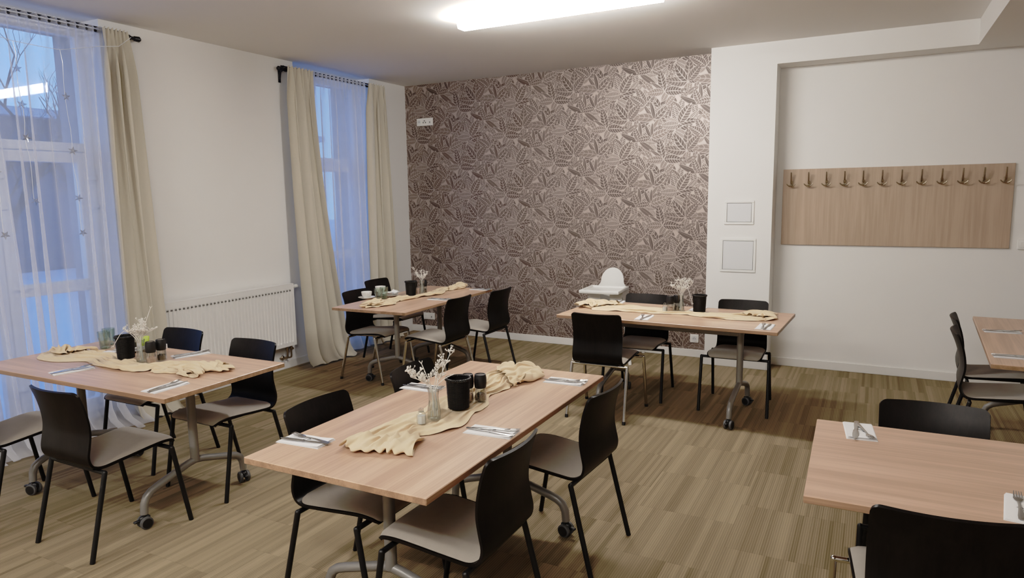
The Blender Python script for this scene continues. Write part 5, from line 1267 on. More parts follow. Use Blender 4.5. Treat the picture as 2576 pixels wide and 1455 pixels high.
[24,2,-5,-7,-3,3,-10,11,3,-6,3,-4,0,1,3,0,-13,-5,-1,3,3,-3,3,2,2,-4,2,1,5,-3,-1],
[16,4,-2,-10,0,3,-6,6,4,-8,3,-4,-6,5,3,6,-15,-3,0,1,2,-3,4,3,0,-1,1,2,3,-2,-9],
[23,3,-2,-11,-2,-3,3,0,7,-5,0,-3,-6,2,-2,4,-3,-2,1,1,2,-3,1,3,3,-1,-1,1,4,-4,-10],
[23,-7,-2,-1,-3,-3,3,3,-2,0,3,-3,-5,0,-1,0,1,-2,-1,3,1,-1,-9,-1,7,3,-1,3,1,-1,-5],
[24,-9,-6,3,-1,-3,-1,7,-2,1,1,-2,-4,-1,-2,-3,4,0,-1,1,1,0,-9,-10,4,9,-3,4,-3,7,-5],
[23,-11,-4,4,-2,-3,1,4,-1,2,0,-1,-3,-2,-3,-2,2,0,0,1,-10,6,-2,-13,-8,4,6,-10,14,11,-1],
[22,-10,-4,2,0,-2,-2,1,2,5,1,-1,-4,-2,-5,-1,0,4,0,1,-10,-6,3,-9,-5,2,0,-2,7,12,2],
[24,-10,-4,-2,-2,3,-1,-3,4,7,2,-3,-4,-1,-4,-3,0,4,1,0,-9,-10,-3,0,-4,3,-6,-3,8,11,5],
[23,-10,-3,-2,-3,3,1,-2,1,-10,8,5,-1,-2,-2,-6,1,3,3,-2,-7,-9,-8,2,0,1,-10,-7,9,6,4],
[11,0,-1,-3,-4,1,4,-8,8,-14,3,11,3,-1,-6,-10,3,3,7,-9,0,-5,-12,3,-1,-3,-4,-8,5,4,-5],
[11,0,6,-1,-4,-4,5,-6,3,-4,2,5,6,3,-8,-8,2,4,3,-7,-5,1,-9,2,-1,-4,-4,-6,-2,1,-3],
[17,1,6,-6,5,-5,-4,-3,3,6,-1,-4,16,2,-10,-6,2,5,4,-12,-11,8,-4,1,-1,-5,-2,-6,-4,0,-2],
[26,-1,-8,0,3,-5,2,-6,3,10,-12,2,14,7,-7,-7,3,5,-1,-7,-9,-1,3,0,0,-5,-2,-4,-6,1,0],
[24,-3,-9,-2,1,-4,-4,3,2,-1,-1,1,7,8,1,-6,3,0,3,-3,-10,-3,2,1,-3,-2,-6,-2,0,0,0],
[24,-4,-8,-3,-2,-4,-5,6,1,-3,0,4,-1,11,5,-4,-3,4,-5,4,-7,-4,3,1,-2,-3,-7,-1,0,0,-1],
[25,-5,-9,-1,-4,-7,-2,7,-1,-2,-2,0,2,8,2,-2,1,1,-1,1,-1,-4,1,0,1,-4,-6,-1,-2,1,-3],
[22,-5,-7,-1,-5,-7,-3,8,0,-2,-2,0,-2,5,6,0,2,1,-3,0,-1,-4,0,0,5,-6,-4,-2,-2,-1,-1],
[13,3,-7,3,-6,-7,-4,10,-1,-3,-1,-1,-7,7,8,2,0,-2,-1,2,-2,-1,-10,2,11,-7,-6,1,-2,-10,7],
[14,8,-4,5,-7,-6,-4,9,-1,-3,-1,-1,-6,9,5,3,-2,-5,1,2,-5,-5,-1,1,9,-12,-12,14,-3,-9,7],
[25,0,-2,9,-6,-7,-5,11,-2,-1,-4,-1,-2,6,1,1,-1,-2,1,1,-9,-7,5,4,0,-10,-6,6,-1,-3,11],
[25,-4,-2,10,-6,-5,-5,9,-1,-1,-4,0,-2,6,1,-6,3,1,1,-5,-7,-5,5,-1,5,-13,-3,2,-2,3,15],
[20,-1,-1,4,-3,-8,1,10,-3,0,-5,1,-3,7,-2,-8,4,-2,-3,1,-5,-3,5,-4,3,-8,-3,2,-1,-1,12],
[24,-3,-1,-7,4,-4,3,9,-3,-1,-4,1,-6,1,-4,-2,2,1,1,-3,-3,-1,5,-3,0,-7,-3,4,-3,-1,10],
[24,-5,-2,-12,5,2,5,6,-3,-2,-2,1,-8,-4,-2,2,0,5,-4,-1,-2,1,5,-4,0,-8,-3,4,-2,-2,7],
[26,-7,-3,-12,2,4,7,2,-3,1,-1,0,-10,-2,-1,3,-2,-5,-1,7,-2,3,2,-4,-4,-9,3,-1,4,-2,3],
[25,-9,-3,-13,-2,7,6,3,0,0,-1,-1,-7,-5,1,-2,-1,-3,0,7,-1,3,0,-5,-5,-5,2,-2,5,-2,5],
[24,-8,-5,-13,-5,11,3,-2,0,8,-1,-2,-7,-5,-2,0,0,-4,1,5,1,3,-1,-7,-2,-4,2,-2,4,0,4],
[10,0,-2,-8,-12,11,6,-2,-1,4,1,2,-4,-5,-3,-1,-3,-3,0,-3,9,5,-4,-5,-1,-3,4,-2,1,1,2],
[17,-1,1,-2,-18,10,9,-6,1,-1,-1,9,1,-5,-7,0,-1,-3,-5,3,6,7,-5,-5,-2,-1,3,1,-5,3,3],
[22,-9,3,-3,-11,8,6,-5,-3,8,-1,1,8,-7,-8,4,1,-4,-5,1,6,7,-5,-5,-1,0,3,-4,-4,7,3],
[8,-1,3,1,-6,-3,6,-2,-7,2,9,1,-14,11,2,4,1,-3,-5,2,5,6,-4,-5,-1,1,2,-6,-1,4,5],
[11,1,-2,-1,8,-10,11,-7,-1,-1,6,10,-23,5,15,-7,14,-3,-3,1,7,4,-3,-6,1,-1,3,-8,1,5,-1],
[11,4,-4,-5,9,-2,5,-6,8,-4,3,2,-6,-5,16,-5,5,9,-1,4,3,6,-2,-6,1,-1,3,-8,2,5,-2],
[17,-4,-3,8,7,-2,4,-7,8,-2,1,-1,-3,-2,8,2,2,9,6,2,1,7,1,-8,2,0,2,-5,-1,5,-2],
[14,-3,-3,5,14,-3,-3,-8,14,4,-2,1,-3,-1,8,3,2,4,8,4,-1,-6,11,-1,-1,1,2,-4,-1,5,0],
[8,1,7,-2,13,-10,1,2,11,9,-5,5,-3,0,4,6,1,4,6,7,-3,-14,13,5,0,1,1,-4,1,6,1],
[9,1,-4,21,6,-6,2,3,8,11,-4,5,0,0,6,6,-1,-2,2,12,2,-11,3,9,4,-2,3,-1,-3,7,2],
[8,8,4,9,4,5,4,3,-11,3,12,4,11,-3,6,10,1,-2,0,8,4,-8,3,7,7,-4,5,0,-5,7,3],
[3,17,-2,19,4,8,3,2,-22,1,19,7,17,-11,10,17,0,-5,4,8,5,-17,10,5,9,-5,1,5,-6,5,5],
[15,4,11,21,-22,21,10,2,-16,0,17,8,18,-8,9,-8,19,3,4,10,5,-18,10,6,10,-10,-2,12,-5,4,3],
[-7,11,19,16,-23,17,26,7,-16,-4,18,6,2,8,3,-2,16,-2,11,15,7,-18,10,6,10,-9,-2,12,-5,5,4],
[-3,0,27,17,-19,18,22,22,-16,-2,17,11,-7,17,-6,7,-2,13,13,0,15,-4,7,9,8,-10,0,10,-6,6,6],
[-7,4,29,16,-10,21,16,27,-17,0,15,16,-8,23,-16,-1,16,7,-4,14,16,6,5,8,11,-7,0,3,-4,0,1],
[11,3,18,15,0,21,13,29,-17,10,11,10,-5,18,-11,9,1,6,7,10,14,-2,9,13,9,7,1,-11,11,0,-3],
[12,2,10,21,0,17,17,31,-20,4,14,6,11,10,-4,11,-14,12,14,11,-6,9,10,18,5,8,13,-29,19,12,-8],
[-21,13,18,10,5,19,27,30,-17,11,10,13,13,7,-5,-12,15,-4,19,6,3,10,7,17,0,8,9,-15,14,17,-28],
[-12,12,15,12,23,20,25,26,-7,13,9,9,0,14,-8,11,-1,2,14,10,8,10,7,6,12,3,-12,12,5,18,-20],
[-7,18,25,11,24,19,24,30,-3,16,9,1,-15,11,9,14,-10,18,6,10,10,11,4,6,14,-3,-10,13,6,0,1],
[16,9,17,12,26,17,22,22,8,0,21,17,-3,4,12,3,-5,8,11,12,11,11,6,5,16,0,-9,7,-16,19,11],
[23,19,10,-1,15,9,18,13,7,6,21,25,18,6,8,22,-3,-13,8,8,7,4,9,10,24,3,-2,6,-28,24,21],
[9,20,11,13,11,-7,10,12,-1,3,22,25,26,8,6,34,3,-20,-2,11,9,1,8,14,22,8,8,4,-23,17,9],
[-3,10,10,8,7,4,15,13,0,0,29,24,4,15,8,24,8,-9,-7,11,4,2,8,23,10,6,5,8,5,2,-2],
[-22,8,9,-2,15,3,13,8,9,8,27,16,5,19,11,7,11,-3,-1,5,1,4,13,15,9,4,5,4,14,3,13],
[-20,16,5,13,-3,2,15,4,16,0,34,9,11,13,11,11,7,2,0,7,2,5,7,8,10,7,5,16,1,8,13],
[4,4,-5,9,4,6,11,10,10,2,31,9,9,12,12,11,7,2,6,3,0,6,9,10,7,12,10,7,-1,8,12],
[-11,1,-3,7,11,-1,14,11,11,6,21,8,8,17,8,12,8,8,2,7,0,4,13,7,9,15,8,-8,9,5,8],
[-26,15,0,12,6,3,4,18,10,8,18,17,15,-2,5,14,7,22,14,-12,7,9,3,5,11,15,10,-14,7,19,12],
[-1,11,-1,3,11,7,6,24,3,21,13,5,3,6,12,16,8,16,12,8,-6,-1,6,13,10,11,13,-10,11,26,17],
[-2,13,1,6,-2,12,17,4,18,36,-4,-11,-2,19,12,11,6,20,13,7,-6,-4,7,16,10,9,12,10,14,23,16],
[-2,3,-2,12,1,13,10,5,29,32,-21,-11,26,10,5,12,11,11,12,9,-10,-3,10,15,16,14,3,28,15,18,20],
[-10,0,0,12,-3,17,5,22,17,20,-21,-5,34,8,11,9,18,11,10,3,-3,-11,11,20,20,10,1,32,11,28,25],
[21,-11,-8,6,-14,14,21,14,15,18,-27,9,33,5,14,10,18,13,7,8,-3,0,12,13,11,12,9,23,12,31,19],
[-1,-10,-12,-3,-6,8,25,8,21,20,-18,13,31,2,6,19,15,14,10,10,0,-3,5,7,5,18,9,25,24,18,7]],
 [[14,-10,8,5,11,13,1,16,4,-21,-23,25,10,-23,-4,-7,10,-5,-11,8,16,-11,3,21,2,-7,-11,-7,18,10,-14],
[-3,0,9,10,-7,16,10,11,17,-18,-26,22,16,-25,-19,11,8,-6,-20,1,22,2,-15,20,8,-3,-21,-13,11,9,11],
[7,-12,10,21,-7,13,2,11,13,-13,-21,26,20,-22,-13,-2,20,-9,-15,-9,20,12,-15,8,21,-3,-24,-16,5,11,4],
[7,-16,-7,21,25,-6,-6,-1,23,-8,-17,26,17,-21,-5,-3,28,-8,-24,-8,18,18,-9,0,33,6,-27,-25,7,13,-19],
[7,-5,-11,10,18,9,-15,-9,25,-5,-16,23,10,-22,-15,17,24,-8,-21,-10,16,21,-3,-3,38,12,-21,-25,2,11,-15],
[21,-10,3,5,-6,6,-1,-14,22,13,-28,3,-1,-5,-17,17,26,-4,-28,-9,17,14,5,-13,29,17,-6,-16,9,-8,-11],
[16,-18,-3,21,-5,-10,-2,11,22,2,-35,3,-1,-22,-4,23,3,11,-26,-4,22,2,-23,2,18,3,-3,9,9,7,-14],
[-10,-6,-8,16,7,0,-4,12,20,-24,-10,8,-11,-20,2,3,-7,21,-10,-6,13,1,-15,-13,12,3,10,2,22,7,-12],
[-28,-7,2,13,13,-10,-10,15,23,-20,1,11,-14,-24,6,16,-8,-4,-13,2,17,0,-18,1,15,0,-1,7,28,10,-23],
[-29,4,0,19,5,-18,-9,38,5,-22,14,11,-19,-24,7,21,-1,-14,-17,13,16,-9,-19,11,9,-5,0,20,29,-8,-20],
[8,5,4,-6,-2,-7,7,29,-12,-19,21,12,-27,-9,6,1,9,-8,-9,11,20,-27,-2,7,2,-6,8,15,22,-14,-14],
[8,-12,17,-5,-8,5,18,-4,-16,-10,22,11,-28,4,-3,7,4,-7,-7,11,22,-33,4,15,-5,-11,5,27,12,-21,-17],
[-12,1,14,6,-3,11,8,-12,-15,-14,7,19,-18,3,-1,-8,9,-4,1,6,23,-24,-3,14,8,-31,12,35,1,-25,-19],
[1,-2,16,13,-5,-10,16,-3,-16,-14,6,15,-9,-2,-5,1,0,3,-5,8,23,-29,5,13,11,-32,9,22,8,-16,-21],
[14,-16,18,11,-16,-11,18,1,-13,-11,5,9,-14,13,-7,-3,3,4,4,-1,26,-26,-6,13,16,-34,11,16,14,-20,-18],
[2,-16,19,8,-26,0,27,-15,-7,-10,1,7,4,-13,10,-10,5,2,-7,21,22,-34,2,18,11,-37,1,10,15,-9,-18],
[1,-10,9,4,-23,7,13,1,-10,-10,0,6,-6,6,-2,1,-1,8,-8,17,18,-33,0,31,7,-34,-1,-5,21,-8,-17],
[-19,12,13,-4,-15,1,20,-2,-16,-11,3,4,4,-3,-1,1,0,13,2,-7,20,-31,7,23,18,-30,-19,10,13,-6,-22],
[8,2,17,-6,-20,4,21,-1,-14,-10,-4,1,17,-16,9,13,-1,-2,-9,6,18,-25,-5,23,13,-5,-24,15,-16,0,-7],
[-10,11,27,-10,-27,13,30,-10,-21,-14,9,4,-1,2,4,-3,-1,-8,-3,26,13,-28,-10,24,22,-18,-19,3,-3,-8,0],
[3,19,15,-7,-29,19,29,-12,-29,-8,24,-4,-20,9,5,9,-13,-8,7,26,-4,-22,-5,18,19,-9,-17,-12,4,-2,-3],
[-1,27,-2,2,-25,20,27,-19,-27,-5,27,-7,-7,-10,19,-1,-12,-5,6,34,-3,-33,6,23,14,-24,-13,-5,-9,8,-4],
[-2,22,-1,-4,-13,19,24,-15,-21,-10,26,-15,-11,6,17,4,-11,-11,14,28,-9,-39,12,34,-6,-26,-9,1,7,5,-17],
[3,11,14,-26,10,13,19,-9,-27,-9,31,-9,-20,11,13,2,-2,-9,13,27,-20,-36,18,26,-22,-17,11,14,0,-13,-16],
[-3,21,0,-18,1,18,11,3,-17,-18,35,2,-26,-11,23,14,5,-21,5,31,-20,-29,9,6,-23,8,18,14,-21,-18,-2],
[6,3,24,-11,-15,7,11,1,-16,-7,29,12,-15,-25,15,24,9,-23,-2,36,-18,-41,7,21,-27,1,26,4,-17,-10,-1],
[-1,-2,19,7,-12,-1,11,-4,-11,-9,12,27,0,-31,-3,29,21,-27,-6,33,-7,-45,8,22,-10,-11,18,-2,-13,-10,-9],
[13,-14,2,8,1,-12,37,-16,-17,-7,7,32,9,-24,-24,25,27,-20,-22,38,6,-45,-2,25,5,-22,7,20,-21,-13,-9],
[1,-10,0,-7,4,-1,33,-17,-11,-3,-2,18,12,-2,-23,3,37,-10,-35,25,27,-34,-20,21,14,-26,-2,28,-8,-20,-2],
[-12,10,-7,4,0,-3,24,-2,-8,-23,9,3,19,0,-22,-4,37,2,-40,13,36,-11,-32,-1,25,-10,-19,17,11,-20,-11],
[-3,14,-9,17,-1,-17,22,14,-14,-30,5,-1,17,7,-13,-4,25,12,-37,0,34,12,-35,-18,24,8,-27,-6,25,-15,-12],
[2,-5,8,26,-13,-20,21,19,-13,-20,-3,-3,20,7,-18,-10,31,16,-33,-11,33,22,-22,-25,-3,25,-12,-16,13,3,-23],
[0,1,-1,29,-10,-19,7,26,-12,-21,-5,0,20,6,-16,-7,30,17,-30,-20,27,29,-14,-30,1,25,-17,-8,0,5,-19],
[-1,-5,4,29,-6,-22,0,25,-11,-15,-4,1,22,4,-14,-14,31,19,-22,-27,14,30,-4,-32,-5,32,-11,-24,3,10,-9],
[-2,-2,2,24,2,-23,5,19,-2,-21,-4,1,25,0,-19,-7,21,25,-16,-31,4,36,-4,-29,-7,38,-14,-25,7,3,-10],
[0,-2,0,25,6,-19,-3,25,-4,-23,-2,4,24,-1,-22,-4,8,29,-2,-33,-3,31,-2,-27,-7,40,-5,-34,3,1,-5],
[-4,1,4,24,9,-15,-12,28,-2,-13,1,-11,23,-2,-18,-17,7,32,9,-36,-11,35,5,-30,-10,42,4,-35,-7,5,-6],
[13,-2,1,20,8,-17,-13,14,4,-16,-6,7,29,-8,-15,-2,-6,15,12,-15,-22,33,8,-29,-11,42,4,-30,-8,1,3],
[-7,3,3,32,4,-28,-8,13,8,-24,-9,18,17,-4,-12,-7,-2,11,7,-2,-18,14,23,-29,-15,40,8,-30,-12,-2,1],
[-5,3,8,39,-6,-35,-9,35,7,-25,-13,4,19,-9,-4,-5,-6,14,6,1,-24,19,23,-23,-19,39,11,-30,-15,1,-6],
[3,5,1,33,-5,-28,2,28,-8,-20,-5,15,1,1,-13,-8,2,12,15,-13,-16,0,34,-7,-29,27,22,-25,-24,6,-7],
[-3,12,-7,27,4,-28,-1,27,-12,-12,-9,23,17,-7,-26,-4,6,4,7,-7,-9,-2,23,11,-35,12,37,-20,-29,2,-4],
[0,10,-8,24,-1,-20,5,24,-10,-11,-3,19,-1,1,-21,-9,5,20,12,-17,-13,-4,18,17,-34,7,36,-14,-30,1,-4],
[0,8,-6,19,0,-14,6,15,-2,-19,-3,15,15,-8,-7,-9,-2,26,8,-23,-13,3,8,15,-31,9,35,-17,-27,2,4],
[5,-3,2,14,3,-17,3,20,-4,-13,-5,14,11,3,-9,-14,-2,19,4,-11,-12,1,15,15,-39,11,32,-23,-17,1,-4],
[13,-16,8,9,6,-19,0,25,-7,-18,0,20,11,-1,-19,-3,-8,25,5,-12,-18,0,31,-2,-35,15,30,-33,-12,12,-6],
[-17,3,5,13,5,-20,0,27,-7,-27,8,25,13,-15,-18,-5,2,9,3,3,-22,9,31,0,-38,24,16,-38,-5,15,-15],
[-1,8,-2,21,4,-23,-1,31,-6,-33,10,27,12,-25,-17,6,9,-5,-6,11,-17,12,27,0,-33,26,7,-36,8,10,-25],
[0,11,-11,32,1,-24,-1,32,-10,-31,12,29,8,-33,-11,5,8,3,-12,-2,-6,20,16,-4,-19,34,-9,-32,8,11,-25],
[11,-6,-4,33,1,-29,5,30,-13,-28,14,26,7,-31,-7,-6,6,6,2,-13,-1,26,0,9,-13,30,-22,-32,10,15,-26],
[-3,-1,0,28,-2,-25,7,24,-12,-28,21,20,-2,-20,-8,-2,-3,-4,12,-8,0,27,-5,14,-7,24,-25,-33,8,16,-25],
[-8,7,3,18,4,-17,-1,22,-13,-23,26,13,-2,-25,-7,10,-1,-10,-5,2,5,26,-3,15,-1,11,-22,-28,5,18,-28],
[0,0,11,8,9,-9,-9,27,-21,-16,25,16,-5,-26,-8,15,1,3,-11,-7,1,24,7,9,2,-3,-17,-14,1,12,-26],
[0,4,6,9,9,-14,2,18,-18,-15,23,21,-6,-28,-8,5,8,7,-21,3,0,19,17,-2,-6,11,-21,-18,18,2,-25],
[12,-10,4,23,8,-22,-8,30,-5,-28,18,27,-4,-34,-3,-5,4,15,-21,-1,8,18,18,-15,1,16,-26,-17,29,-10,-22],
[-7,4,-2,28,10,-28,-16,24,0,-18,9,29,6,-37,-6,-7,16,8,-23,11,0,21,11,-24,4,24,-30,-12,25,-17,-16],
[0,1,13,19,14,-27,-16,5,11,-18,-4,32,23,-36,-17,5,7,4,-16,0,8,28,0,-30,12,27,-33,-7,26,-26,-5],
[-6,9,4,18,30,-21,-37,7,19,-11,-10,12,37,-27,-26,7,6,1,-15,-1,15,25,-6,-30,25,19,-37,10,19,-33,7],
[13,-7,9,17,28,-14,-36,-5,28,3,-21,-1,27,-8,-25,-5,18,-2,-14,-2,14,23,-10,-26,30,12,-36,27,2,-33,9],
[-2,8,-3,12,25,-8,-31,-2,21,12,-22,-9,22,6,-21,-5,6,2,-17,-6,14,25,-14,-24,34,7,-34,36,-10,-32,0],
[-13,23,10,-13,31,-5,-33,-4,30,17,-30,-18,37,0,-17,-10,25,-8,-22,-10,17,25,-17,-25,30,10,-32,37,-12,-31,-2],
[10,3,1,5,30,-9,-32,3,33,14,-30,-25,35,14,-34,-7,34,2,-22,-18,7,30,-15,-25,20,24,-36,34,-6,-35,-2],
[3,-6,-4,19,23,-9,-26,1,32,15,-29,-25,29,21,-32,-18,36,15,-21,-25,-1,21,-3,-18,7,35,-34,18,11,-37,-6],
[-6,4,-9,15,19,-14,-20,9,26,15,-30,-18,24,26,-23,-29,31,19,-11,-28,-6,24,-12,-13,6,36,-27,-3,32,-39,-9],
[2,13,-4,3,8,-16,-5,3,25,4,-17,-14,14,29,-17,-32,23,15,-12,-18,-2,26,-4,-21,3,29,-16,-17,43,-36,-13],
[0,12,-11,12,15,-25,-10,11,19,6,-1,-25,4,31,-17,-27,20,17,-12,-23,6,22,4,-24,2,20,-4,-27,47,-28,-20],
[11,-6,2,-5,27,-22,-3,2,14,15,1,-29,-3,25,-9,-27,17,11,0,-24,4,6,14,-16,0,13,4,-28,46,-24,-17],
[-1,-11,-3,-2,21,-2,-19,10,19,10,-1,-24,1,31,-13,-26,3,20,-11,-17,5,13,5,-16,-3,15,6,-27,42,-18,-24],
[-7,7,-14,6,11,3,-13,1,18,8,-6,-26,21,26,-23,-28,13,18,-12,-17,8,19,2,-22,-5,20,5,-29,39,-14,-25],
[10,-3,0,3,13,-5,-25,3,10,18,-7,-24,25,22,-29,-18,22,7,-17,4,-12,26,-2,-23,0,25,0,-32,39,-7,-26],
[-11,-5,-4,5,20,6,-29,2,12,21,-13,-20,31,12,-24,-14,1,8,-18,13,-8,19,-6,-11,3,31,-5,-32,35,-9,-25],
[-5,3,-4,-2,20,3,-23,5,12,12,-3,-23,37,0,-29,-10,14,6,-22,13,1,8,1,-13,3,32,-5,-38,37,-5,-29],
[7,-3,6,-5,18,-10,-17,5,6,23,-10,-19,40,-8,-22,-1,24,-9,-29,9,19,8,0,-14,-21,30,10,-35,22,12,-39],
[2,8,-10,-6,17,-8,-6,-1,8,17,-13,-10,39,-10,-27,12,15,-22,-9,8,14,-3,5,-9,-14,13,26,-37,6,17,-32],
[21,0,-23,-11,10,6,3,-17,17,26,-20,-22,40,-15,-25,17,12,-23,3,0,7,-4,6,-10,-3,12,31,-29,-11,22,-31],
[7,-9,-12,-12,-7,1,3,2,22,12,-8,-28,38,-10,-24,14,4,-20,11,-3,-9,7,10,-14,-8,19,31,-11,-27,31,-21],
[8,-14,-16,-2,5,3,-2,-9,17,24,-12,-23,31,-20,-25,31,-1,-23,-7,-2,5,8,8,-9,-13,13,30,8,-30,11,1],
[33,-18,-13,2,7,-3,-12,7,15,23,-17,-13,27,-18,-29,4,2,-11,-11,9,9,3,1,-10,-22,11,28,2,-24,1,7],
[11,-9,-2,1,-1,-7,-11,-1,21,19,-25,-1,32,-21,-32,0,5,-12,-18,11,20,1,0,-13,-21,13,25,1,-31,7,1],
[-18,-5,0,17,-11,-12,-18,-1,17,17,-10,-10,38,-19,-25,13,3,-9,-12,1,21,14,-1,-11,-22,7,32,3,-25,-7,-3],
[-34,6,-4,21,-13,-9,-8,-2,18,15,-14,7,35,-13,-22,18,4,-18,-8,22,22,9,0,-25,-19,23,26,-14,-23,-3,-7],
[-20,-4,2,24,6,-15,-9,8,13,14,2,10,33,-23,-18,36,-5,-22,-6,29,25,2,-13,-25,-12,20,21,-28,-20,0,5],
[-12,-6,14,26,8,-10,-17,13,14,10,13,20,28,-33,-15,33,-6,-19,-5,16,26,3,-20,-27,-12,21,9,-33,-11,8,-3],
[26,-16,1,27,17,-19,-16,12,11,7,22,23,19,-38,-12,28,-7,-25,-11,13,25,8,-21,-27,-7,24,6,-33,-9,16,1],
[0,4,-7,28,20,-21,-23,19,11,16,-2,18,9,-39,-7,23,-8,-27,-11,7,24,12,-12,-18,2,22,7,-32,-7,23,-1],
[-3,-10,6,24,16,-25,-1,11,14,-3,0,26,-6,-33,0,13,0,-23,-15,13,23,18,-12,-5,10,19,12,-37,-3,25,-11],
[-14,-13,2,21,23,-15,-4,25,3,-16,18,25,-19,-14,7,8,-9,-19,-1,4,18,24,3,-15,2,30,15,-38,-12,25,-14],
[-2,-15,1,16,14,-5,6,26,-10,-11,26,21,-19,2,2,16,-16,-23,2,4,14,18,-1,4,-13,22,17,-26,-23,13,-10],
[-5,-1,0,4,21,6,-2,33,-17,-10,27,11,-9,-2,13,0,-17,-20,-4,8,9,15,7,-7,-14,8,20,-21,-28,13,-2],
[2,4,5,9,12,7,7,21,-18,-11,23,4,-14,10,4,-4,-15,-14,-5,2,9,8,3,-2,-17,5,26,-20,-29,16,1],
[-13,6,18,12,11,5,0,26,-26,-15,29,-8,-3,7,-4,-9,-3,-9,-7,2,15,-10,8,4,-21,11,25,-13,-24,16,9]]]
def drape_points(data):
    g = []
    for comp in data:
        rows = []; start = 0
        for r in comp:
            start += r[0]; v = start; row = [v]
            for step in r[1:]: v += step; row.append(v)
            rows.append(row)
        g.append(rows)
    return [[(g[0][j][i]/150, g[1][j][i]/1400, g[2][j][i]/1200) for i in range(len(g[0][0]))] for j in range(len(g[0]))]
def runner(center, key, flip, zs, label):
    """center = list of (x, y, halfwidth); the gauze drape is laid along it"""
    C = catmull(center, 160); n = len(C); D = drape_points(key); rows = []
    Ls = [0.]
    for k in range(1, n): Ls.append(Ls[-1]+sqrt((C[k][0]-C[k-1][0])**2+(C[k][1]-C[k-1][1])**2))
    def at(q):
        t = max(0., min(1., q))*Ls[-1]; lo, hi = 0, n-1
        while hi-lo > 1:
            m_ = (lo+hi)//2
            if Ls[m_] <= t: lo = m_
            else: hi = m_
        f = (t-Ls[lo])/max(1e-9, Ls[hi]-Ls[lo]); p = [a_+(b_-a_)*f for a_, b_ in zip(C[lo], C[hi])]
        a_, c_ = C[min(hi+3, n-1)], C[max(lo-3, 0)]; tx, ty = a_[0]-c_[0], a_[1]-c_[1]; l_ = sqrt(tx*tx+ty*ty)
        return p[0], p[1], p[2], -ty/l_, tx/l_
    for r in D:
        row = []
        for u, v, z in r:
            if flip: v, u = 1-v, -u
            x, y, w, nx, ny = at(v)
            px_, py_ = x+nx*u*w, y+ny*u*w; h = z*zs
            for ix_, iy_, ir_ in FLATS:
                dd = sqrt((px_-ix_)**2+(py_-iy_)**2); k_ = max(0., min(1., (dd-ir_)/.022)); k_ = k_*k_*(3-2*k_)
                hf = .0015+.05*h; h = hf+(h-hf)*k_
            row.append((px_, py_, TZ+.0012+h))
        rows.append(row)
    b = B(); b.grid(rows)
    o = b.build('table_runner', CREAM, ang=180, fixn=False)
    m_ = o.modifiers.new('smooth', 'SUBSURF'); m_.levels = 1; m_.render_levels = 1
    return tag(o, label, 'table runner', 'cream gauze table runners')
runner([(3.49, -5.07, .150), (3.475, -4.95, .140), (3.45, -4.80, .115), (3.475, -4.66, .135), (3.475, -4.50, .12), (3.455, -4.36, .12), (3.445, -4.20, .075), (3.475, -4.05, .095), (3.475, -3.90, .125), (3.46, -3.78, .135), (3.475, -3.67, .135)], DRAPE_B, False, .62, 'cream gauze runner winding along the centre table')
runner([(.60, -4.50, .11), (.72, -4.54, .12), (.90, -4.53, .125), (1.07, -4.52, .09), (1.22, -4.555, .10), (1.40, -4.57, .105), (1.56, -4.53, .115), (1.72, -4.48, .12), (1.88, -4.46, .135), (2.06, -4.45, .13)], DRAPE_A, True, .60, 'cream gauze runner bunched along the window table')
runner([(1.245, -2.49, .06), (1.29, -2.36, .09), (1.30, -2.22, .12), (1.270, -2.07, .092), (1.31, -1.90, .075), (1.345, -1.70, .075), (1.385, -1.53, .09), (1.33, -1.36, .08), (1.33, -1.20, .085), (1.40, -1.06, .09), (1.44, -.96, .08)], DRAPE_A, False, .66, 'cream gauze runner bunched along the corner table')
runner([(2.90, -1.74, .16), (2.98, -1.64, .17), (3.08, -1.61, .16), (3.22, -1.63, .13), (3.40, -1.66, .125), (3.58, -1.67, .125), (3.76, -1.665, .075), (3.90, -1.69, .085), (4.06, -1.71, .115), (4.22, -1.68, .14), (4.36, -1.62, .16), (4.49, -1.62, .15)], DRAPE_B, True, .58, 'cream gauze runner lying along the high chair table')

# ------------------------------------------------------------------ table ware prototypes
CT = TZ+.0085     # standing height on the cloth
def basket_mesh():
    b = B(); nr, ns = 46, 120; hh = .128; rows = []
    for i in range(nr*2+1):
        v = i/(nr*2); r0 = .0445+.0065*v
        row = []
        for j in range(ns+1):
            a = 2*pi*j/ns; ro = int(i/4) if False else (i//2)
            r_ = r0+.0017*sin(12*a*1+pi*ro)+.0011*(1 if i % 2 else -1)
            row.append((r_*cos(a), r_*sin(a), .004+hh*v))
        rows.append(row)
    b.grid(rows)
    inner = [[((.041+.0065*i/6)*cos(2*pi*j/40), (.041+.0065*i/6)*sin(2*pi*j/40), .006+hh*i/6) for j in range(41)] for i in range(7)]
    b.grid(inner, flip=True)
    b.lathe([(.001, .004), (.0445, .004)], 40, cap0=False, cap1=False)
    return b
def make_basket():
    t = thing('wicker_basket', 'basket', 'basket')
    basket_mesh().build('basket_body', WICKER, t, ang=180)
    rm = B(); n = 96
    for k in range(3):
        rm.tube([((.0515+.0035*cos(14*2*pi*j/n+k*2.1))*cos(2*pi*j/n), (.0515+.0035*cos(14*2*pi*j/n+k*2.1))*sin(2*pi*j/n), .131+.004*sin(14*2*pi*j/n+k*2.1)) for j in range(n+1)], .0032, 6, caps=False)
    rm.build('rim', WICKER, t, ang=180)
    return t
bk = make_basket()
def place(proto, first, loc, rz, label, group):
    if first:
        proto.location = loc; proto.rotation_euler = (0, 0, rz); proto['label'] = label; proto['group'] = group; return proto
    return dup(proto, loc, rz, label, group)
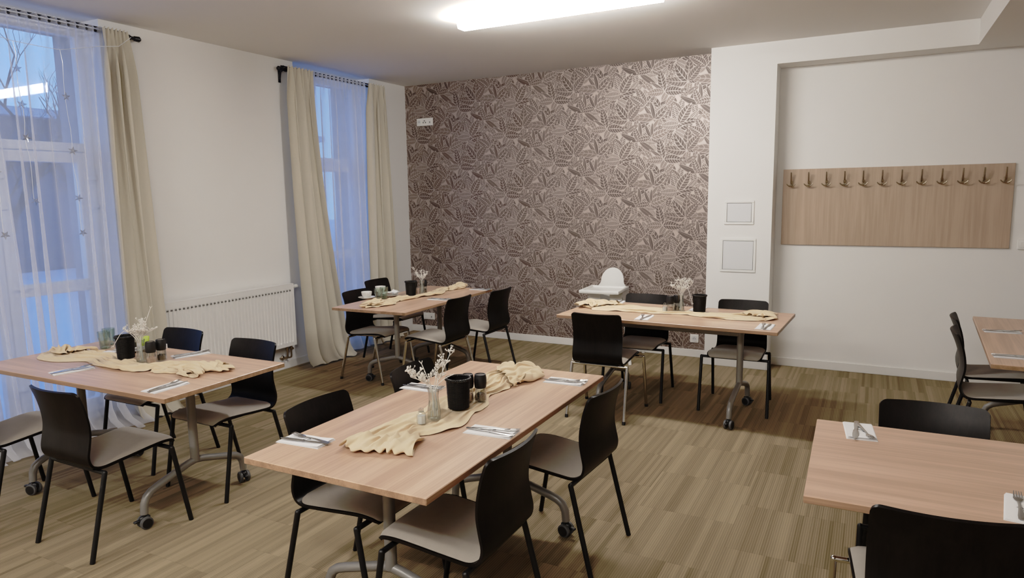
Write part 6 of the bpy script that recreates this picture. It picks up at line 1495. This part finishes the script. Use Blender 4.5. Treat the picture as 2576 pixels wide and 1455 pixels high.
for i, (x, y, lb) in enumerate(((3.498, -4.455, 'round black wicker basket on the centre table runner'), (1.228, -4.480, 'round black wicker basket on the window table'), (1.262, -1.735, 'round black wicker basket on the corner table'), (3.894, -1.625, 'round black wicker basket on the high chair table'))):
    place(bk, i == 0, (x, y, CT), i*.7, lb, 'black wicker baskets')

def make_vase():
    t = thing('glass_vase', 'vase', 'vase')
    pr = [(.0245, 0), (.0275, .003), (.0285, .02), (.0265, .045), (.0215, .075), (.0205, .095), (.0225, .115), (.0255, .130)]
    b = B(); b.lathe(pr, 28, cap1=False); b.lathe([(r-.0022, z+(.006 if i == 0 else 0)) for i, (r, z) in enumerate(pr)], 28, cap1=False)
    b.lathe([(.0255, .130), (.0233, .130)], 28, cap0=False, cap1=False)
    b.build('vase_body', GLASS, t, ang=60)
    return t
vs = make_vase()
VASES = ((3.483, -4.620, 'the centre table'), (1.390, -4.493, 'the window table'), (1.300, -1.610, 'the corner table'), (3.752, -1.631, 'the high chair table'))
for i, (x, y, w) in enumerate(VASES): place(vs, i == 0, (x, y, CT), 0, 'slim waisted clear glass vase on '+w, 'clear glass vases')

def branch(loc, seed, specs, label):
    """white dried sprig: stems rising out of the vase mouth, with small clustered buds"""
    rnd = random.Random(seed); b = B()
    def twig(p, d, L, r, lev):
        pts = [Vector(p)]; dd = Vector(d).normalized()
        for k in range(3):
            dd = (dd+Vector((rnd.uniform(-.28, .28), rnd.uniform(-.28, .28), rnd.uniform(-.1, .2)))).normalized(); pts.append(pts[-1]+dd*L/3)
        b.tube(pts, [r, r*.9, r*.8, r*.6], 5)
        if lev == 0:
            b.sphere(pts[-1], .0026, u=5, v=4, sc=(1, 1, 1.4)); return
        for k in range(3):
            a = rnd.uniform(0, 2*pi)
            twig(pts[rnd.choice((1, 2, 3))], dd+Vector((cos(a), sin(a), .15))*.9, L*.55, r*.75, lev-1)
    for (dx, dy, dz, lean, nclu) in specs:
        tip = Vector((dx, dy, dz))
        base = Vector((rnd.uniform(-.012, .012), rnd.uniform(-.012, .012), .008))
        mouth = Vector((dx*.12, dy*.12, .125)); mouth.x = max(-.014, min(.014, mouth.x)); mouth.y = max(-.014, min(.014, mouth.y))
        c = catmull([tuple(base), tuple(base.lerp(mouth, .5)+Vector((.004, -.003, 0))), tuple(mouth), tuple(mouth.lerp(tip, .5)+Vector((0, 0, lean))), tuple(tip)], 13)
        b.tube(c, [.0017]*12+[.0012], 5)
        P = [Vector(q) for q in c]
        if nclu == 0:
            d = (P[-1]-P[-2]).normalized()
            for s in (-1, 1): b.tube([P[-1], P[-1]+d*.010+Vector((s*.006, s*.004, .003))], [.0018, .0014], 5)
        for k in range(nclu):
            i = rnd.randint(7, 12); a = rnd.uniform(0, 2*pi)
            d = (P[i]-P[i-1]).normalized()+Vector((cos(a), sin(a), .3))*.8
            twig(P[i], d, rnd.uniform(.022, .036), .0012, 2)
    o = b.build('dried_branch', TWIG, ang=60, fixn=False); o.location = loc
    return tag(o, label, 'dried flowers', 'white dried branches in vases')
zc = CT+.002
branch((3.483, -4.620, zc), 2, [(.045, .055, .255, 0, 9), (-.06, -.07, .185, .01, 6), (-.10, -.02, .175, .02, 7), (-.055, .0, .225, 0, 0), (.075, .015, .185, .01, 0), (.01, .02, .20, 0, 6), (-.03, -.03, .16, .01, 7)], 'spreading white dried branches in the centre table vase')
branch((1.390, -4.493, zc), 5, [(.0, .02, .19, 0, 9), (.045, .05, .175, .01, 8), (-.05, -.04, .18, .01, 8), (.05, .0, .185, .01, 8), (-.02, .03, .205, 0, 7), (.03, .06, .30, .01, 0), (-.09, -.10, .10, .07, 0), (.02, -.02, .17, 0, 8)], 'dense white dried branches in the window table vase, one tall twig')
branch((1.300, -1.610, zc), 7, [(-.03, -.03, .18, 0, 7), (.02, .02, .18, 0, 7), (-.05, -.02, .21, 0, 4), (.03, .0, .16, 0, 6), (0, 0, .19, 0, 6)], 'white dried branches in the corner table vase')
branch((3.752, -1.631, zc), 9, [(-.06, -.05, .19, .02, 6), (.0, .02, .22, 0, 8), (.05, .03, .215, .01, 8), (.08, .01, .20, .02, 6), (.10, -.05, .075, .085, 0), (.02, 0, .18, 0, 6), (-.02, .0, .2, 0, 6)], 'white dried branches in the high chair table vase, one twig drooping')

def make_mill(fill, name, label):
    t = thing(name, label, 'grinder')
    j = B(); j.lathe([(.0265, 0), (.0275, .004), (.0265, .03), (.0235, .062)], 26, cap1=False); j.lathe([(.0245, .004), (.0245, .03), (.0215, .062)], 26, cap1=False)
    j.build('glass_jar', GLASS, t, ang=50)
    f = B(); f.lathe([(.0235, .0045), (.0238, .022), (.0225, .030), (.012, .034)], 20); rnd = random.Random(4)
    for k in range(90):
        a = rnd.uniform(0, 2*pi); rr = .0235*sqrt(rnd.random()); z = .030+rnd.uniform(0, .004) if rr < .019 else rnd.uniform(.008, .031)
        f.sphere((rr*cos(a), rr*sin(a), z), rnd.uniform(.0018, .0027), u=5, v=4)
    f.build('filling', fill, t, ang=60)
    c = B(); c.lathe([(.0235, .060), (.0262, .064), (.0282, .085), (.0278, .105), (.0245, .1215), (.0205, .1225), (.0195, .119)], 28)
    k = c.build('cap', MATTEBLK, t, ang=40)
    B().lathe([(.017, .119), (.016, .1205), (.004, .121)], 18).build('cap_disc', STEEL, k, ang=40)
    return t
mp = make_mill(PEPPER, 'pepper_mill', 'm'); ms = make_mill(PINKSALT, 'salt_mill', 'm')
for i, (x, y, w) in enumerate(((3.529, -4.320, 'black-capped pepper mill on the centre table, right of the basket'), (1.462, -4.418, 'black-capped pepper mill on the window table, behind the salt mill'), (1.262, -1.520, 'black-capped pepper mill on the corner table, right of the vase'), (3.715, -1.605, 'black-capped pepper mill on the high chair table, behind the salt mill'))):
    place(mp, i == 0, (x, y, CT), i, w, 'pepper mills')
for i, (x, y, w) in enumerate(((3.478, -4.345, 'black-capped salt mill behind the basket on the centre table'), (1.466, -4.485, 'black-capped salt mill in front on the window table'), (1.205, -1.600, 'black-capped salt mill behind the basket on the corner table'), (3.681, -1.672, 'black-capped mill of pink salt in front on the high chair table'))):
    place(ms, i == 0, (x, y, CT), i, w, 'salt mills')

def make_votive():
    t = thing('cut_glass_shaker', 's', 'shaker')
    b = B(); b.lathe([(.017, 0), (.019, .003), (.0185, .040), (.013, .047), (.011, .052)], 16, rib=.04, nrib=8); b.build('shaker_body', GLASS, t, ang=30)
    b = B(); b.lathe([(.0165, .003), (.016, .034)], 14, rib=.05, nrib=7); b.build('crystal_filling', PORC, t, ang=20)
    b = B(); b.lathe([(.011, .050), (.0105, .062), (.004, .066)], 14); b.build('stopper', GLASS, t, ang=40)
    return t
vt = make_votive()
place(vt, True, (3.472, -4.695, CT), 0, 'small cut glass shaker beside the centre table vase', 'small cut glass shakers')
place(vt, False, (3.640, -1.675, CT), .3, 'small cut glass shaker beside the pink salt, high chair table', 'small cut glass shakers')

def make_tumbler():
    t = thing('glass_tumbler', 't', 'glass')
    pr = [(.026, 0), (.029, .004), (.030, .02), (.0315, .05), (.036, .068), (.037, .078), (.0385, .108)]
    b = B(); b.lathe(pr, 32, cap1=False, rib=.018, nrib=8); b.lathe([(r-.0025, z+(.010 if i == 0 else 0)) for i, (r, z) in enumerate(pr)], 32, cap1=False, rib=.018, nrib=8)
    b.lathe([(.0385, .108), (.036, .108)], 32, cap0=False, cap1=False, rib=.018, nrib=8)
    b.build('tumbler_body', GREENGL, t, ang=60)
    B().lathe([(.0255, .002), (.028, .004), (.0275, .009)], 24).build('thick_base', GREENBASE, t, ang=50)
    return t
tb = make_tumbler()
for i, (x, y, z, lb) in enumerate(((1.132, -2.046, TZ, 'greenish glass tumbler beside the white cup, corner table, nearer one'), (1.118, -1.950, TZ, 'greenish glass tumbler in front of the plates, corner table, right one'), (.800, -4.341, TZ, 'clear ribbed tumbler left of the basket, window table, nearer one'), (.722, -4.265, TZ, 'clear ribbed tumbler left of the basket, window table, rear one'))):
    place(tb, i == 0, (x, y, z+.0004), i, lb, 'glass tumblers')

def make_cup():
    t = thing('coffee_cup', 'c', 'cup')
    b = B(); pr = [(.024, 0), (.026, .003), (.036, .014), (.0455, .036), (.0485, .055), (.0487, .060)]
    b.lathe(pr, 30, cap1=False); b.lathe([(.021, .004), (.034, .0165), (.0432, .037), (.0460, .055), (.0487, .060)], 30, cap1=False)
    b.build('cup_body', PORC, t, ang=60)
    B().tube([(-.044, 0, .048), (-.058, 0, .050), (-.066, 0, .040), (-.060, 0, .026), (-.040, 0, .020)], .0045, 8).build('handle', PORC, t, ang=80)
    return t
def make_plate(name, r, label, cat):
    b = B(); b.lathe([(r*.55, .0), (r*.6, .002), (r*.96, .014), (r, .0165), (r*.97, .0185), (r*.6, .006), (r*.55, .0045)], 40)
    return tag(b.build(name, PORC, ang=50), label, cat)
sa = make_plate('saucer', .078, 'white saucer under the cup on the corner table', 'saucer'); sa.location = (.965, -2.010, TZ+.0005); sa['group'] = 'white saucers'
cu = make_cup(); place(cu, True, (.965, -2.010, TZ+.006), 2.6, 'white coffee cup on its saucer, corner table', 'coffee cups')
cu2 = place(cu, False, (1.012, -1.868, TZ+.040), 2.4, 'white coffee cup standing on the plates behind the tumblers', 'coffee cups')
pls = []
for k in range(2):
    if k == 0: p = make_plate('side_plate', .098, 'lower white side plate of the pair on the corner table', 'plate')
    else: p = pls[0].copy(); COL.objects.link(p); p['label'] = 'upper white side plate of the pair on the corner table'
    p.location = (1.055, -1.812, TZ+.0005+k*.0150); p['group'] = 'white side plates'; pls.append(p)
def crumple(loc, r, seed, label, h=.035):
    b = B(); rows = []
    for i in range(13):
        row = []
        for j in range(13):
            x, y = (i/6-1)*r, (j/6-1)*r; d = sqrt(x*x+y*y)/r
            z = h*max(0, 1-d*.75)*(.5+1.1*abs(noise.noise((x*40+seed, y*40, 0))))+.002
            row.append((x*(1-.25*noise.noise((x*30, y*30, seed))), y*(1-.25*noise.noise((x*30, y*30, seed+4))), z))
        rows.append(row)
    b.grid(rows); o = b.build('crumpled_napkin', PAPER, ang=25); o.location = loc
    return tag(o, label, 'napkin')
crumple((1.100, -1.775, TZ+.0335), .042, 2, 'crumpled white napkin on the plates, corner table')
o = B().box(-.03, .03, -.018, .018, 0, .012, .004).build('biscuit', BROWN); o.location = (1.085, -1.842, TZ+.0225); o.rotation_euler = (0, 0, .4); tag(o, 'brown wafer lying on the plate edge, corner table', 'biscuit')
# used crockery behind the basket on the window table
p = pls[0].copy(); COL.objects.link(p); p.location = (1.035, -4.325, TZ+.0005); p['label'] = 'white side plate behind the basket, window table'; p['group'] = 'white side plates'
s2 = sa.copy(); COL.objects.link(s2); s2.location = (1.035, -4.325, TZ+.0160); s2['label'] = 'white saucer stacked on the plate behind the basket, window table'
def packet(loc, w, d, h, m, rot, name, label, cat):
    b = B(); b.box(-w/2, w/2, -d/2, d/2, 0, h, .003, seg=2); o = b.build(name, m); o.location = loc; o.rotation_euler = rot
    return tag(o, label, cat)
packet((1.115, -4.290, TZ+.034), .055, .012, .062, LIME, (R(-14), 0, .5), 'tea_packet', 'lime green tea packet behind the basket, window table', 'packet')
packet((1.075, -4.340, TZ+.033), .05, .02, .03, RUBBER, (0, 0, .5), 'coffee_creamer', 'small black packet beside the lime packet, window table', 'packet')
packet((1.135, -4.235, TZ+.0005), .11, .09, .030, PAPER, (0, 0, .3), 'napkin_stack', 'short stack of white napkins behind the vase, window table', 'napkin')
packet((.980, -4.420, TZ+.0035), .09, .05, .010, PAPER, (0, 0, .2), 'folded_napkin', 'folded white napkin left of the basket, window table', 'napkin')

# ------------------------------------------------------------------ place settings: folded napkin, fork, knife
def make_napkin():
    b = B(); w, d = .105, .20
    for k in range(3):
        z = .0006+k*.0016; q = .004*k
        rows = []
        for i in range(7):
            row = []
            for j in range(5):
                x = (i/6-.5)*(d-q); y = (j/4-.5)*(w-q)
                lift = .004*max(0, i/6-.75)*4*(k/2) + .0007*noise.noise((x*30, y*30, k))
                row.append((x, y, z+lift+.0004))
            rows.append(row)
        b.grid(rows)
        b.box(-(d-q)/2, (d-q)/2, -(w-q)/2, (w-q)/2, z-.0006, z+.0002)
    t = b.build('paper_napkin', PAPER, ang=20)
    tag(t, 'napkin', 'napkin')
    # printed winged emblem with a short text bar
    e = B(); z = .0052
    for s in (-1, 1):
        for k in range(4):
            a0 = R(22+k*17); c0 = (.004*s, 0)
            pts = [(c0[0]+s*.004, .001*k), (s*(.010+.012*cos(a0)), .010*sin(a0)*1.0+.0015*k), (s*(.012+.013*cos(a0-.12)), .010*sin(a0-.15)+.0012*k), (s*.005, .001*k-.001)]
            f = e.bm.faces.new([e.bm.verts.new((p_[1]-.0, p_[0], z)) for p_ in pts])
    for k in range(5): e.box(-.008, -.0055, -.012+k*.005, -.009+k*.005, z-.0003, z)
    e.box(-.0135, -.0115, -.007, .007, z-.0003, z)
    e.build('printed_emblem', INK, t, ang=0, fixn=False)
    return t
def flat_piece(name, outline, th, bend, label):
    """outline: list of (x along, half-width); bend: f(x)->z"""
    b = B(); n = len(outline)
    top = [[(x, w*k, bend(x)+th*(1-.5*abs(k))) for k in (-1, -.5, 0, .5, 1)] for x, w in outline]
    bot = [[(x, w*k, bend(x)) for k in (-1, -.5, 0, .5, 1)] for x, w in outline]
    f = b.grid(top); g = b.grid(bot, flip=True)
    for i in range(n-1):
        for j in (0, 4): b.bm.faces.new((f[i][j], f[i+1][j], g[i+1][j], g[i][j]))
    for i in (0, n-1):
        for j in range(4): b.bm.faces.new((f[i][j], f[i][j+1], g[i][j+1], g[i][j]))
    return b
def make_fork():
    bend = lambda x: .001+.010*max(0, (x-.02)/.075)**2*(1 if x < .07 else 1)-.010*max(0, (x-.05)/.045)*.5 if x > .02 else .001+.0035*max(0, 1-abs(x+.02)/.05)
    b = flat_piece('fork', [(-.10, .004), (-.097, .0085), (-.075, .0085), (-.04, .0055), (.0, .0035), (.030, .0038), (.040, .009), (.052, .0125), (.060, .0125)], .0022, bend, '')
    for k in (-1.5, -.5, .5, 1.5):
        b.tube([(.058, k*.0066, bend(.058)+.001), (.075, k*.0066, bend(.075)+.001), (.098, k*.0060, bend(.098)+.0015)], [.0021, .0019, .0010], 6)
    return tag(b.build('fork', STEEL, ang=60), 'fork', 'fork')
def make_knife():
    b = flat_piece('knife', [(-.11, .004), (-.107, .0085), (-.07, .0085), (-.02, .006), (0, .006), (.006, .0085), (.05, .0105), (.085, .0095), (.102, .005), (.107, .001)], .0028, lambda x: .001, '')
    return tag(b.build('knife', STEEL, ang=60), 'knife', 'knife')
np_, fk, kn = make_napkin(), make_fork(), make_knife(); first = True
# (table word, where, centre x, y, napkin heading (deg), fork shift, knife shift, fork turn, knife turn)
SET = [
 ('centre table', 'near right corner', 3.765, -4.640, 4, 10, -4), ('centre table', 'near left corner', 3.175, -5.033, 4, 172, -176),
 ('centre table', 'far left side, behind the branches', 3.155, -4.238, 2, 3, -2), ('centre table', 'far right corner', 3.738, -3.850, 2, 8, 2),
 ('window table', 'front left side', 1.198, -4.772, 77, 8, -3), ('window table', 'front right corner', 1.990, -4.772, 92, 8, -3), ('window table', 'back side, before the radiator', 1.470, -4.236, 70, -8, 3),
 ('corner table', 'near right side', 1.615, -1.795, 3, 6, -3), ('corner table', 'far right side', 1.628, -1.085, 2, 6, -3),
 ('high chair table', 'front, right of the chrome-legged chair', 3.568, -1.978, 92, 14, -8), ('high chair table', 'front right corner', 4.425, -2.008, 88, 6, -3),
 ('high chair table', 'back left, below the high chair', 3.147, -1.385, 94, 8, -5), ('high chair table', 'back, behind the basket', 3.843, -1.450, 86, 5, -5),
 ('front right table', 'back left corner', 5.040, -4.030, -84, 12, -6), ('front right table', 'front side at the right picture edge', 5.475, -4.560, 82, 3, -2),
 ('far right table', 'far side', 5.812, -1.580, 3, 5, -3), ('far right table', 'near corner', 5.765, -2.365, 2, 5, -2)]
for (tw, wh, x, y, hd, ft, kt) in SET:
    a = R(hd); ca, sa_ = cos(a), sin(a); z0 = TZ+.0004
    n_ = np_ if first else dup(np_); n_.location = (x, y, z0); n_.rotation_euler = (0, 0, a); tag(n_, 'folded white printed napkin, '+tw+', '+wh, 'napkin', 'printed paper napkins')
    flip = abs(ft) > 90
    o1 = fk if first else dup(fk); q = -.012 if not flip else .012
    o1.location = (x+ca*.012-sa_*.016, y+sa_*.012+ca*.016, z0+.0058); o1.rotation_euler = (0, 0, a+pi*0+R(ft)+(pi if not flip and False else pi*(1 if not flip else 0)*0)); tag(o1, 'steel fork on the napkin, '+tw+', '+wh, 'fork', 'forks')
    o2 = kn if first else dup(kn)
    o2.location = (x+ca*.004+sa_*.014, y+sa_*.004-ca*.014, z0+.0058); o2.rotation_euler = (0, 0, a+R(kt)); tag(o2, 'steel knife on the napkin, '+tw+', '+wh, 'knife', 'knives')
    first = False

# ------------------------------------------------------------------ high chair
def high_chair():
    t = thing('high_chair', 'white plastic high chair with tray standing before the wallpaper', 'high chair', (2.705, -.33, 0), R(4))
    b = B(); pts = []
    # arched back panel, leaning back, flaring into the side walls
    rows = []; outline = []
    for k in range(7): outline.append((.545+(.70-.545)*k/7, .170))
    for k in range(7):
        q = k/7; outline.append((.70+.075*q, .118+.052*(1-q)**2))
    for k in range(19):
        th_ = pi/2*k/18; outline.append((.775+.130*sin(th_), max(.118*cos(th_), .002)))
    for z, w in outline:
        yb = .10+.10*(z-.545)
        rows.append([Vector((w*(2*j/16-1), yb-.055*abs(w*(2*j/16-1)/.17)**2.5, z)) for j in range(17)])
    N_ = [[Vector((0, 1, 0)) for _ in r] for r in rows]
    grid_solid(rows, N_, .010).build('backrest', WPLAST, t, ang=50)
    s = B()
    for sg in (-1, 1):
        s.prism([(-.16, .545), (.09, .545), (.09, .725), (-.16, .712)], 0, .008, M=Matrix(((0, 0, 1, sg*.168-(0 if sg > 0 else .0)), (1, 0, 0, 0), (0, 1, 0, 0), (0, 0, 0, 1))))
    s.box(-.172, .172, -.17, .12, .535, .547, .004)
    s.prism([(-.17, .545), (-.055, .545), (-.045, .70), (-.17, .70)], 0, .008, M=Matrix(((1, 0, 0, 0), (0, 0, 1, -.17), (0, 1, 0, 0), (0, 0, 0, 1))))
    s.prism([(.17, .545), (.055, .545), (.045, .70), (.17, .70)], 0, .008, M=Matrix(((1, 0, 0, 0), (0, 0, 1, -.17), (0, 1, 0, 0), (0, 0, 0, 1))))
    s.build('seat', WPLAST, t, ang=40)
    tr = B(); w, y0, y1, z0, z1 = .198, -.395, .0, .700, .735
    tr.box(-w, w, y0, y1, z0+.008, z0+.016, .003)
    for a in ((-w, w, y0, y0+.028, 0), (-w, w, y1-.022, y1, 0), (-w+.001, -w+.029, y0+.010, y1-.010, .001), (w-.029, w-.001, y0+.010, y1-.010, .001)): tr.box(a[0], a[1], a[2], a[3], z0+a[4], z1-a[4], .008, seg=2)
    tr.build('tray', WPLAST, t, ang=40)
    for sx in (-1, 1):
        for sy, fy in ((-1, -.29), (1, .27)):
            c = Vector((sx*.150, sy*.10 if sy > 0 else -.14, .70 if sy < 0 else .62)); e = Vector((sx*.29, fy, .0)); d = (e-c).normalized()
            l_ = B().tube([c, c+d*.05, e-d*.05], .0145, 12).build('leg', CAPGREY, t, ang=50)
            B().tube([e-d*.06, e-d*.02, e], [.0165, .0175, .016], 12).build('foot_cap', WPLAST, l_, ang=40)
    return t
high_chair()

# ------------------------------------------------------------------ dusk sky
w = bpy.data.worlds.new('dusk sky'); SC.world = w; w.use_nodes = True
N, L = w.node_tree.nodes, w.node_tree.links
bg = N['Background']; tc = N.new('ShaderNodeTexCoord'); sp = N.new('ShaderNodeSeparateXYZ'); cr = N.new('ShaderNodeValToRGB')
L.new(tc.outputs['Generated'], sp.inputs[0]); L.new(sp.outputs['Z'], cr.inputs['Fac'])
cr.color_ramp.elements[0].position = .0; cr.color_ramp.elements[0].color = (.17, .36, .80, 1)
cr.color_ramp.elements[1].position = .55; cr.color_ramp.elements[1].color = (.10, .27, .76, 1)
L.new(cr.outputs['Color'], bg.inputs['Color']); bg.inputs['Strength'].default_value = 1.4

SC.view_settings.view_transform = 'Standard'; SC.view_settings.look = 'None'; SC.view_settings.exposure = 0.
SC.view_settings.use_curve_mapping = True      # phone-camera tone curve: lifted mids, deep blacks
cmc = SC.view_settings.curve_mapping.curves[3]
for px, py in ((.012, .012), (.05, .102), (.16, .305), (.34, .545), (.62, .75)): cmc.points.new(px, py)
SC.view_settings.curve_mapping.update()
SC.cycles.use_denoising = True
SC.cycles.max_bounces = 7; SC.cycles.diffuse_bounces = 5; SC.cycles.glossy_bounces = 3; SC.cycles.transmission_bounces = 4; SC.cycles.transparent_max_bounces = 10
SC.cycles.sample_clamp_indirect = 6; SC.cycles.caustics_reflective = False; SC.cycles.caustics_refractive = False
SC.cycles.use_adaptive_sampling = True; SC.cycles.adaptive_threshold = .06
